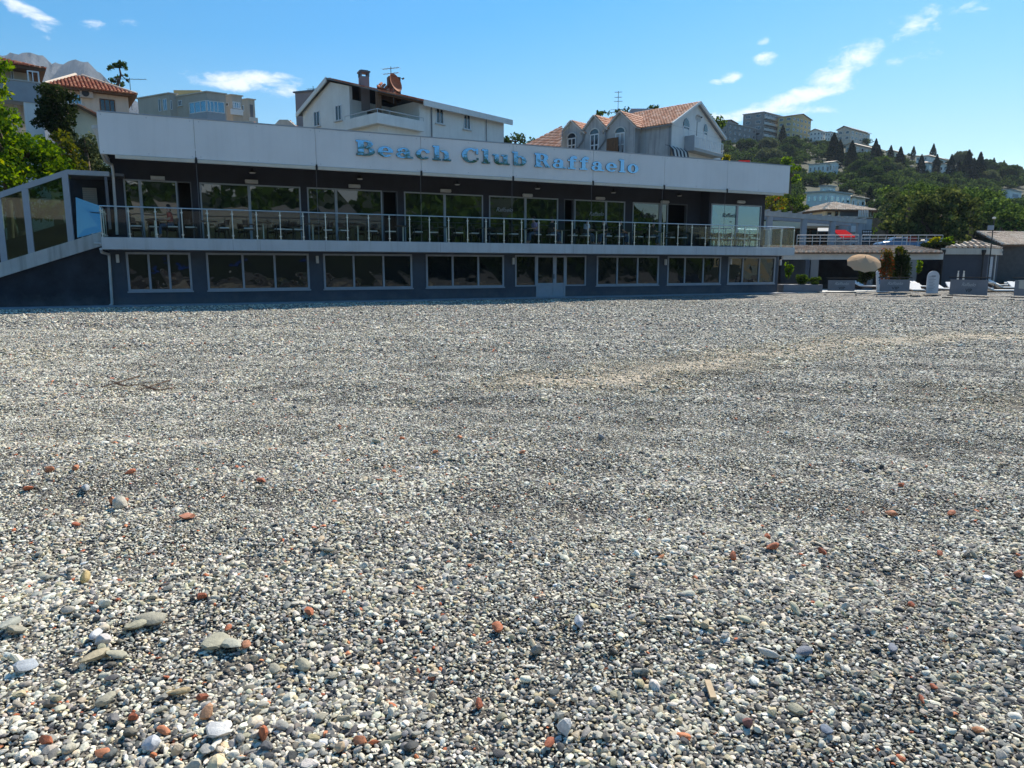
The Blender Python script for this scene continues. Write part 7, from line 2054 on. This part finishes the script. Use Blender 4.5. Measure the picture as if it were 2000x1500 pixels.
for px, py, rz, lab in ((1690, 568, 125, 'white sunbed under the leaning tan parasol'), (1788, 577, 70, 'white sunbed between the second barrier and the menu board'), (1800, 569, 110, 'white sunbed with raised back just behind the menu board on its left'), (1842, 575, 105, 'white sunbed right of the menu board'), (1864, 573, 75, 'white sunbed seen over the left half of the kiosk barrier'), (1908, 574, 95, 'white sunbed seen over the right half of the kiosk barrier'),
                        (1946, 579, 170, 'nearer white sunbed in the gap between the two right barriers'), (1962, 572, 175, 'farther white sunbed in the gap between the two right barriers'), (1955, 566, 120, 'white sunbed with raised back beside the kiosk corner'), (1988, 571, 80, 'white sunbed seen over the rightmost barrier')):
    o = bed if fst else copy_tree(bed); fst = False
    g = G(px, py); o.location = g; o.rotation_euler = (0, 0, YAW - R(90) + R(rz)); o['label'] = lab

# leaning parasol
def parasol(name, top, tilt_dir, tilt, rad, mat, label, base, n=10, group=None):
    t = empty(name, base, label, 'parasol', group)
    ax = (UPV * math.cos(tilt) + Vector(tilt_dir).normalized() * math.sin(tilt)).normalized()
    a = ax.orthogonal().normalized(); b = ax.cross(a); top = Vector(top)
    rim = [top - ax * rad * .42 + (a * math.cos(6.2832 * i / n) + b * math.sin(6.2832 * i / n)) * rad for i in range(n)]
    mid = [top - ax * rad * .13 + (a * math.cos(6.2832 * i / n) + b * math.sin(6.2832 * i / n)) * rad * .5 for i in range(n)]
    for i in range(n):
        j = (i + 1) % n; mb = MB(); e = (rim[i] + rim[j]) / 2 + ax * .05 * rad
        f1 = [top, mid[i], mid[j]]; mb.add(f1 + [rim[i], rim[j], e] + [p - ax * .012 for p in f1 + [rim[i], rim[j], e]], [(0, 1, 2), (1, 3, 5), (1, 5, 2), (2, 5, 4), (6, 8, 7), (7, 11, 9), (7, 8, 11), (8, 10, 11)])
        mb.build('canopy_panel', mat, t)
    mb = MB()
    for i in range(n): mb.tube(top - ax * .05, rim[i] - ax * .02, .010, n=5); 
    mb.build('ribs', 'pipe_grey', t)
    mb = MB(); mb.tube(top + ax * .08, base, .022, n=8); mb.build('pole', 'pipe_grey', t)
q = P(1690, 503, 44.0)
parasol('tan_parasol', q, (-FW - RT * .22), R(34), .98, 'canvas_tan', 'tan parasol leaning towards the beach behind the first barrier', G(1703, 566))
# folded parasol poles behind the kiosk barrier
for px, lab in ((1868, 'folded white parasol behind the kiosk barrier, left one of the pair'), (1879, 'folded white parasol behind the kiosk barrier, right one of the pair')):
    g = G(px, 571); zt_ = P(px, 529, g.dot(FW)).z; t = empty('folded_parasol', g, lab, 'parasol')
    mb = MB(); mb.tube(g, g + UPV * (zt_ - .7), .025, n=8); mb.build('pole', 'steel_dull', t)
    mb = MB(); mb.lathe([(.03, 0), (.06, .1), (.05, .5), (.03, .66), (.045, .68), (.045, .72)], g + UPV * (zt_ - .72), 8); mb.build('canopy', 'awning_white', t)
# sunbed boards standing behind the second barrier
def board(px, py0, py1, wpx_, d, lab, mat, tip=.25, lean=.2):
    b = P(px, py1, d); H = P(px, py0, d).z - 0; w_ = wpx(0, wpx_, d) / 2
    t = empty('paddle_board', (b.x, b.y, 0), lab, 'board')
    pts_ = [(-w_, 0), (w_, 0), (w_, H * (1 - tip)), (w_ * .55, H * (1 - tip * .35)), (0, H), (-w_ * .55, H * (1 - tip * .35)), (-w_, H * (1 - tip))]
    mb = MB(); mb.extrude([Vector((b.x, b.y, 0)) + RD * a + UPV * z + FW * lean * z / H for a, z in pts_], FW * .08); mb.build('hull', mat, t, bevel=.01)
    mb = MB(); mb.extrude([Vector((b.x, b.y, 0)) + RD * a * .5 + UPV * z + FW * (lean * z / H - .01) for a, z in [(-w_, H * .35), (w_, H * .35), (w_, H * .7), (-w_, H * .7)]], -FW * .004); mb.build('deck_pad', 'car_blue' if wpx_ > 15 else 'balcony_grey', t)
board(1722, 527, 566, 18, 47, 'wide white board with pale blue deck standing behind the second barrier', 'paint_white', .08, .3)
board(1733, 529, 566, 8, 47.5, 'narrow white board standing just right of the wide one', 'board_white', .4, .2)
board(1752, 524, 566, 8, 48, 'pointed white board standing in front of the dark bush', 'paint_white', .6, .1)

# ------------------------------------------------------------------ trees in front
def near_tree(name, label, blobs_px, d, mat, leaf, dens, clump=.5, nper=26, trunk=None, cat='tree'):
    """crown from lobes measured on the photograph (px, py, half w px, half h px, depth offset)"""
    bl = []
    for px, py, hw, hh, dd in blobs_px:
        q = P(px, py, d + dd); k = (d + dd) / FPX; bl.append((q.x, q.y, q.z, hw * k, hw * k, hh * k))
    cx_ = sum(b[0] for b in bl) / len(bl); cy_ = sum(b[1] for b in bl) / len(bl)
    t = empty(name, (cx_, cy_, 0), label, cat)
    cl = []
    for (x, y, z, rx, ry, rz) in bl:
        m_ = max(6, int(nper * (rx * rz) / 2))
        dd = RNG.normal(size=(m_, 3)); dd /= np.linalg.norm(dd, axis=1)[:, None]
        c = dd * (.55 + .45 * RNG.random((m_, 1)) ** .5) * np.array([rx, ry, rz]) + np.array([x - cx_, y - cy_, z])
        for p in c: r_ = clump * RNG.uniform(.6, 1.3); cl.append((p[0], p[1], p[2], r_, r_, r_ * .75))
    p, nb = blob_points(cl, dens, .6)
    me = leaf_mesh('crown', p, nb * .8, leaf, mat); c = bpy.data.objects.new('crown', me); COL.objects.link(c); c.parent = t
    lo = min(b[2] for b in bl); top_ = max(b[2] + b[5] for b in bl); mb = MB()
    base = Vector((0, 0, -.1)); knee = Vector((.2, .1, lo * .55 + .3)); hub = Vector((0, 0, max(lo, 1.2)))
    r0 = trunk or .22; mb.tube(base, knee, r0, r0 * .85, n=10); mb.tube(knee, hub, r0 * .85, r0 * .7, n=10)
    for b in bl: e = Vector((b[0] - cx_, b[1] - cy_, b[2])); m_ = hub.lerp(e, .5) + UPV * .2; mb.tube(hub, m_, r0 * .5, r0 * .32, n=7); mb.tube(m_, e, r0 * .32, r0 * .1, n=7)
    o_ = mb.build('trunk', 'bark', None, smooth=True); o_.parent = t
    return t
near_tree('broadleaf_tree', 'bright green broadleaf tree at the left edge above the stair roof', [(-40, 300, 60, 60, 0), (25, 290, 50, 42, 1), (60, 320, 55, 46, 0), (10, 350, 60, 45, -1), (-60, 220, 60, 70, 1), (-2, 250, 32, 30, 0), (95, 330, 35, 40, 1), (70, 285, 40, 30, .5)], 32.5, 'leaf_bright', .11, 34, .42, 30, .28)
near_tree('broadleaf_tree', 'bright green foliage at the upper left edge in front of the pale house', [(2, 145, 16, 36, 0), (-25, 170, 35, 55, .5), (8, 208, 22, 24, 0), (-12, 235, 30, 20, 0), (-45, 250, 30, 40, 1)], 32.5, 'leaf_bright', .09, 46, .3, 34, .15)
near_tree('dark_tree', 'dense dark green tree between the pale house and the red roof house', [(110, 205, 28, 32, 0), (122, 235, 26, 28, 0), (102, 240, 22, 30, 0), (100, 188, 16, 18, .4)], 41, 'leaf_dark', .10, 44, .4, 40, .2)
near_tree('copper_bush', 'bush with yellow and coppery leaves beside the stair top', [(112, 292, 20, 30, 0), (138, 300, 18, 26, 0), (120, 330, 30, 28, -.5), (150, 322, 14, 20, 0)], 40, 'leaf_red', .10, 44, .35, 40, .14, 'bush')
near_tree('olive_tree', 'grey-green olive tree against the small cream gable', [(164, 272, 18, 20, 0), (184, 280, 14, 22, 0), (170, 300, 24, 26, .3), (150, 285, 16, 24, 0)], 41.5, 'leaf_olive', .085, 52, .35, 40, .14)
near_tree('dark_shrub', 'dark shaded shrubs behind the stair top beside the gutter', [(170, 322, 26, 22, 1), (190, 308, 16, 22, 1), (140, 345, 40, 20, 1), (196, 335, 14, 16, 1)], 42.5, 'leaf_dark', .10, 40, .4, 40, .12, 'shrub')
near_tree('hedge_tree', 'leafy green growth behind the stair glazing', [(20, 400, 60, 40, 0), (90, 385, 50, 34, 0), (-60, 410, 60, 40, 0)], 36, 'leaf_mid', .12, 22, .5, 20, .15)
# wind-bent pine on the skyline, left
def sky_pine():
    d = 70.0; b = P(226, 190, d); t = empty('skyline_pine', (b.x, b.y, 0), 'bent pine with sparse round tufts standing on the skyline at the left', 'tree')
    pt_ = [P(222, 200, d), P(228, 172, d), P(232, 158, d), P(236, 146, d), P(233, 132, d)]
    off = Vector((b.x, b.y, 0)); mb = MB()
    for i in range(4): mb.tube(pt_[i] - off, pt_[i + 1] - off, .2 * (1 - i * .18), .2 * (1 - (i + 1) * .18), n=8)
    mb.tube(Vector((0, 0, 0)), pt_[0] - off, .25, .2, n=8)
    tufts = [(216, 132, 8, 5), (226, 127, 9, 6), (240, 126, 9, 6), (245, 133, 5, 4), (232, 122, 6, 4), (219, 158, 7, 7), (228, 150, 6, 6), (214, 168, 12, 9), (203, 162, 7, 6), (224, 172, 10, 8), (247, 148, 3, 3), (249, 158, 2.5, 2.5), (238, 165, 5, 8), (230, 182, 14, 9), (206, 176, 8, 7)]
    cl = []
    for px, py, w_, h_ in tufts:
        q = P(px, py, d + random.uniform(-.6, .6)) - off; k = d / FPX
        mb.tube(min(pt_, key=lambda v: (v - off - q).length) - off, q, .06, .03, n=5)
        for _ in range(5): cl.append((q.x + random.uniform(-.5, .5) * w_ * k, q.y + random.uniform(-.4, .4), q.z + random.uniform(-.4, .4) * h_ * k, w_ * k * .55, w_ * k * .55, h_ * k * .55))
    o_ = mb.build('trunk', 'bark', None); o_.parent = t
    p, nb = blob_points(cl, 55, .8); c = bpy.data.objects.new('crown', leaf_mesh('crown', p, nb * .6, .10, 'leaf_pine')); COL.objects.link(c); c.parent = t
sky_pine()
near_tree('hill_trees', 'round green tree crowns peeking between the white house and the dormer house', [(1005, 274, 22, 8, 0), (1030, 276, 14, 7, 0), (985, 278, 10, 6, 1)], 84, 'leaf_pine', .16, 14, .5, 30, .2)
near_tree('skyline_tree', 'dark crown behind the roof block of the dormer house', [(1180, 222, 12, 5, 0), (1215, 220, 14, 6, 0), (1274, 214, 8, 4, 0)], 88, 'leaf_pine', .16, 16, .45, 30, .15)
near_tree('skyline_tree', 'green crown just right of the dormer house gable', [(1392, 236, 14, 10, 0), (1404, 244, 10, 8, 0)], 110, 'leaf_mid', .22, 9, .7, 20, .2)
near_tree('holm_oak', 'broad dark round holm oak in front of the hill, left of the kiosk', [(1790, 425, 52, 42, 0), (1850, 418, 58, 44, 0), (1825, 400, 50, 28, 0), (1880, 440, 36, 34, 0), (1760, 445, 34, 28, 0), (1820, 455, 70, 20, 0), (1780, 398, 24, 18, 1), (1862, 392, 28, 16, 1)], 80, 'leaf_holm', .20, 13, .62, 10, .35)
near_tree('broadleaf_tree', 'green and brownish trees behind the club terrace corner', [(1510, 398, 24, 16, 0), (1500, 408, 16, 12, 0)], 86, 'leaf_red', .16, 16, .5, 24, .2)
near_tree('broadleaf_tree', 'dark green round tree right of the brownish one behind the pergola', [(1548, 400, 22, 17, 0), (1560, 410, 16, 10, 0), (1535, 392, 14, 12, 0)], 96, 'leaf_mid', .18, 14, .5, 24, .2)
near_tree('bright_tree', 'light green feathery tree by the end of the fascia', [(1546, 328, 12, 9, 0), (1538, 320, 8, 8, 0), (1552, 345, 8, 12, 0)], 115, 'leaf_bright', .22, 9, .6, 24, .2)
near_tree('blossoming_tree', 'tree with pale blossom clusters left of the holm oak', [(1735, 395, 10, 14, 0), (1748, 384, 8, 9, 0), (1728, 415, 14, 16, 0)], 88, 'leaf_olive', .14, 20, .4, 30, .15)
# umbrella pines over the oak
for px, py, w_, hp, d, lab in ((1775, 372, 108, 48, 100, 'wide umbrella pine with a flat dark crown behind the holm oak, on its left'), (1900, 385, 118, 60, 104, 'wide umbrella pine with a flat dark crown behind the holm oak, on its right'), (1960, 405, 76, 70, 96, 'dark umbrella pine near the right edge above the kiosk'), (1985, 420, 60, 80, 90, 'dark pine at the very right edge behind the tavern roof')):
    q = P(px, py, d); s_ = w_ * d / FPX / 2; z0_ = zprom - .5
    hgt = (q.z - z0_) / .82
    near_tree('umbrella_pine', lab, [(px, py, w_ * .42, hp * .22, 0), (px - w_ * .28, py + hp * .10, w_ * .26, hp * .2, 0), (px + w_ * .28, py + hp * .12, w_ * .26, hp * .2, 0), (px + w_ * .05, py + hp * .35, w_ * .4, hp * .25, 0)], d, 'leaf_umbrella', .20, 11, .7, 11, .35)
# single trees on the slope
for px, pyb, hp, lab in ((1527, 288, 38, 'pointed dark cypress in front of the hotel'), (1625, 330, 60, 'tall dark cypress above the flat white houses'), (1638, 325, 45, 'dark cypress right of the tallest one above the clearing'), (1661, 335, 52, 'dark cypress left of the broad tan roof'), (1708, 320, 42, 'cypress at the right end of the broad tan roof'), (1714, 330, 40, 'cypress just right of the tan roof'), (1755, 345, 50, 'dark cypress under the small white ridge house'), (1738, 318, 30, 'short cypress left of the small white ridge house'),
                         (1797, 345, 38, 'cypress left of the cube-like white house'), (1827, 345, 38, 'cypress right of the cube-like white house'), (1821, 315, 30, 'thin cypress on the ridge line'), (1783, 310, 22, 'small pointed cypress on the ridge'), (1855, 350, 42, 'cypress beside the low white house'), (1887, 358, 56, 'tall dark cypress on the right of the slope, left of a pair'), (1910, 360, 54, 'tall dark cypress on the right of the slope, right of a pair'), (1898, 362, 46, 'cypress between the tall pair on the right'),
                         (1938, 345, 32, 'cypress near the right edge of the ridge'), (1958, 345, 28, 'last cypress on the ridge before the right edge'), (1697, 400, 34, 'cypress above the villa roof'), (1870, 352, 34, 'cypress left of the tall pair')):
    q = hill_point(px, pyb); d = q.dot(FW); h = hp * d / FPX * 1.12
    q.z -= .5; tree('cypress', T_CYP, q, h * 1.05, h, lab, None, None)
LMK = [(1495, 245, 'the hotel'), (1550, 245, 'the yellow tower'), (1430, 255, 'the grey panelled block'), (1668, 262, 'the wide beige block'), (1685, 290, 'the broad tan roof'), (1748, 300, 'the small ridge house'), (1820, 309, 'the long pale ridge house'), (1610, 328, 'the flat white houses'), (1620, 400, 'the blue-glazed apartments'), (1657, 402, 'the villa roof'), (1898, 335, 'the tall pair of cypresses'), (1978, 380, 'the windowless white house'), (1545, 335, 'the right end of the fascia'), (1770, 375, 'the left umbrella pine')]
k_ = 0; seen_l = set()
for px, pyb in [(1430, 290), (1455, 300), (1480, 285), (1500, 300), (1545, 300), (1560, 330), (1600, 352), (1570, 355), (1650, 360), (1680, 350), (1700, 365), (1730, 350), (1640, 395), (1560, 380), (1520, 350), (1780, 330), (1765, 318), (1840, 345), (1930, 365), (1965, 360), (1880, 340), (1720, 380), (1690, 380), (1500, 330), (1470, 320), (1535, 315), (1590, 295), (1700, 310), (1775, 300), (1720, 306), (1768, 312), (1792, 318), (1862, 326), (1878, 322), (1920, 342), (1945, 348), (1980, 346), (1718, 340), (1745, 352), (1790, 350)]:
    q = hill_point(px, pyb); d = q.dot(FW); h = random.uniform(7, 10) * (1.0 if d > 200 else .8)
    k_ += 1
    if hides_house(px, pyb, d, h * .75, h * .9): continue
    q.z -= h * .25
    mt = ('leaf_wood', 'leaf_pine', 'leaf_wood', 'leaf_mid', 'leaf_olive')[k_ % 5]
    lm = sorted(LMK, key=lambda l: math.hypot(l[0] - px, l[1] - pyb))
    for n_ in range(5):
        dx, dy = px - lm[n_][0], pyb - h * 700 / d - lm[n_][1]
        rel = ('right of' if dx > 0 else 'left of') if abs(dx) > abs(dy) else ('just below' if dy > 0 else 'above')
        lab = '%s round tree on the wooded slope %s %s' % ({'leaf_wood': 'dark green', 'leaf_pine': 'deep green', 'leaf_mid': 'mid green', 'leaf_olive': 'grey-green'}[mt], rel, lm[n_][2])
        if lab not in seen_l: break
    seen_l.add(lab)
    tree('hillside_tree', T_BRD[k_ % 2], q, h * .62, h * .95, lab, 'trees standing out of the hillside wood', mt)
# beach furniture behind the camera, mirrored in the ground-floor panes
for i, (x, y, rz) in enumerate(((-1.5, -6, 70), (1.2, -7, 95), (4.5, -5.5, 60), (7.5, -8, 110), (11, -6, 80), (14.5, -9, 75), (18, -6.5, 100))):
    o = copy_tree(bed); o.location = (x, y, .02); o.rotation_euler = (0, 0, R(rz)); o['group'] = 'sunbeds mirrored in the ground-floor windows'; o['label'] = 'white sunbed on the beach, seen only mirrored in the ground-floor windows'
for i, (x, y) in enumerate(((.5, -8.5), (6, -9), (12.8, -8))):
    parasol('blue_parasol', Vector((x, y, 2.3)), Vector((1, 0, 0)), R(4), 1.25, 'cloth_parasol_blue', 'blue parasol on the beach, seen only mirrored in the ground-floor windows', Vector((x, y, 0)), 8, 'blue parasols mirrored in the ground-floor windows')

# small stuff on the beach
g = G(1385, 1385); t = empty('driftwood_stick', g, 'flat piece of pale driftwood lying on the pebbles', 'stick'); t.location.z += float(wave(np.array([g.x]), np.array([g.y]))[0]) + .02
mb = MB(); a, b = G(1380, 1366), G(1392, 1402); a.z = b.z = t.location.z + .008; mb.bar(a, b, .022, .012); mb.build('wood', 'driftwood', t)
for px, py, lab in ((300, 764, 'thin brown twig lying on the gravel at the left'), (238, 762, 'brown seaweed-like twig left of the other one')):
    g = G(px, py); t = empty('twig', g, lab, 'twig'); t.location.z += float(wave(np.array([g.x]), np.array([g.y]))[0]); mb = MB()
    z = t.location.z + .025; L_ = [Vector((*G(px + dx, py + dy).xy, z + dz)) for dx, dy, dz in ((-38, 2, 0), (-15, -1, .03), (10, 1, .01), (34, -2, .02))]; mb.path(L_, .007, 5); mb.tube(L_[1], L_[1] + Vector((.3, .25, .05)), .009, n=5); mb.tube(L_[2], L_[2] + Vector((-.2, .3, .04)), .009, n=5); mb.build('branch', 'brown_wood', t)

# ------------------------------------------------------------------ air
def haze():
    m, N, L = new_mat('air'); out = N.new('ShaderNodeOutputMaterial'); v = N.new('ShaderNodeVolumePrincipled')
    v.inputs['Color'].default_value = (.62, .76, .95, 1); v.inputs['Density'].default_value = .00011; v.inputs['Anisotropy'].default_value = .2
    L.new(v.outputs[0], out.inputs['Volume'])
    mb = MB(); mb.box(-4600, -4600, -4, 5600, 5600, 1080); MATS['air'] = m
    o = mb.build('haze', m, None); tag(o, kind='stuff')
haze()
bpy.context.view_layer.update()
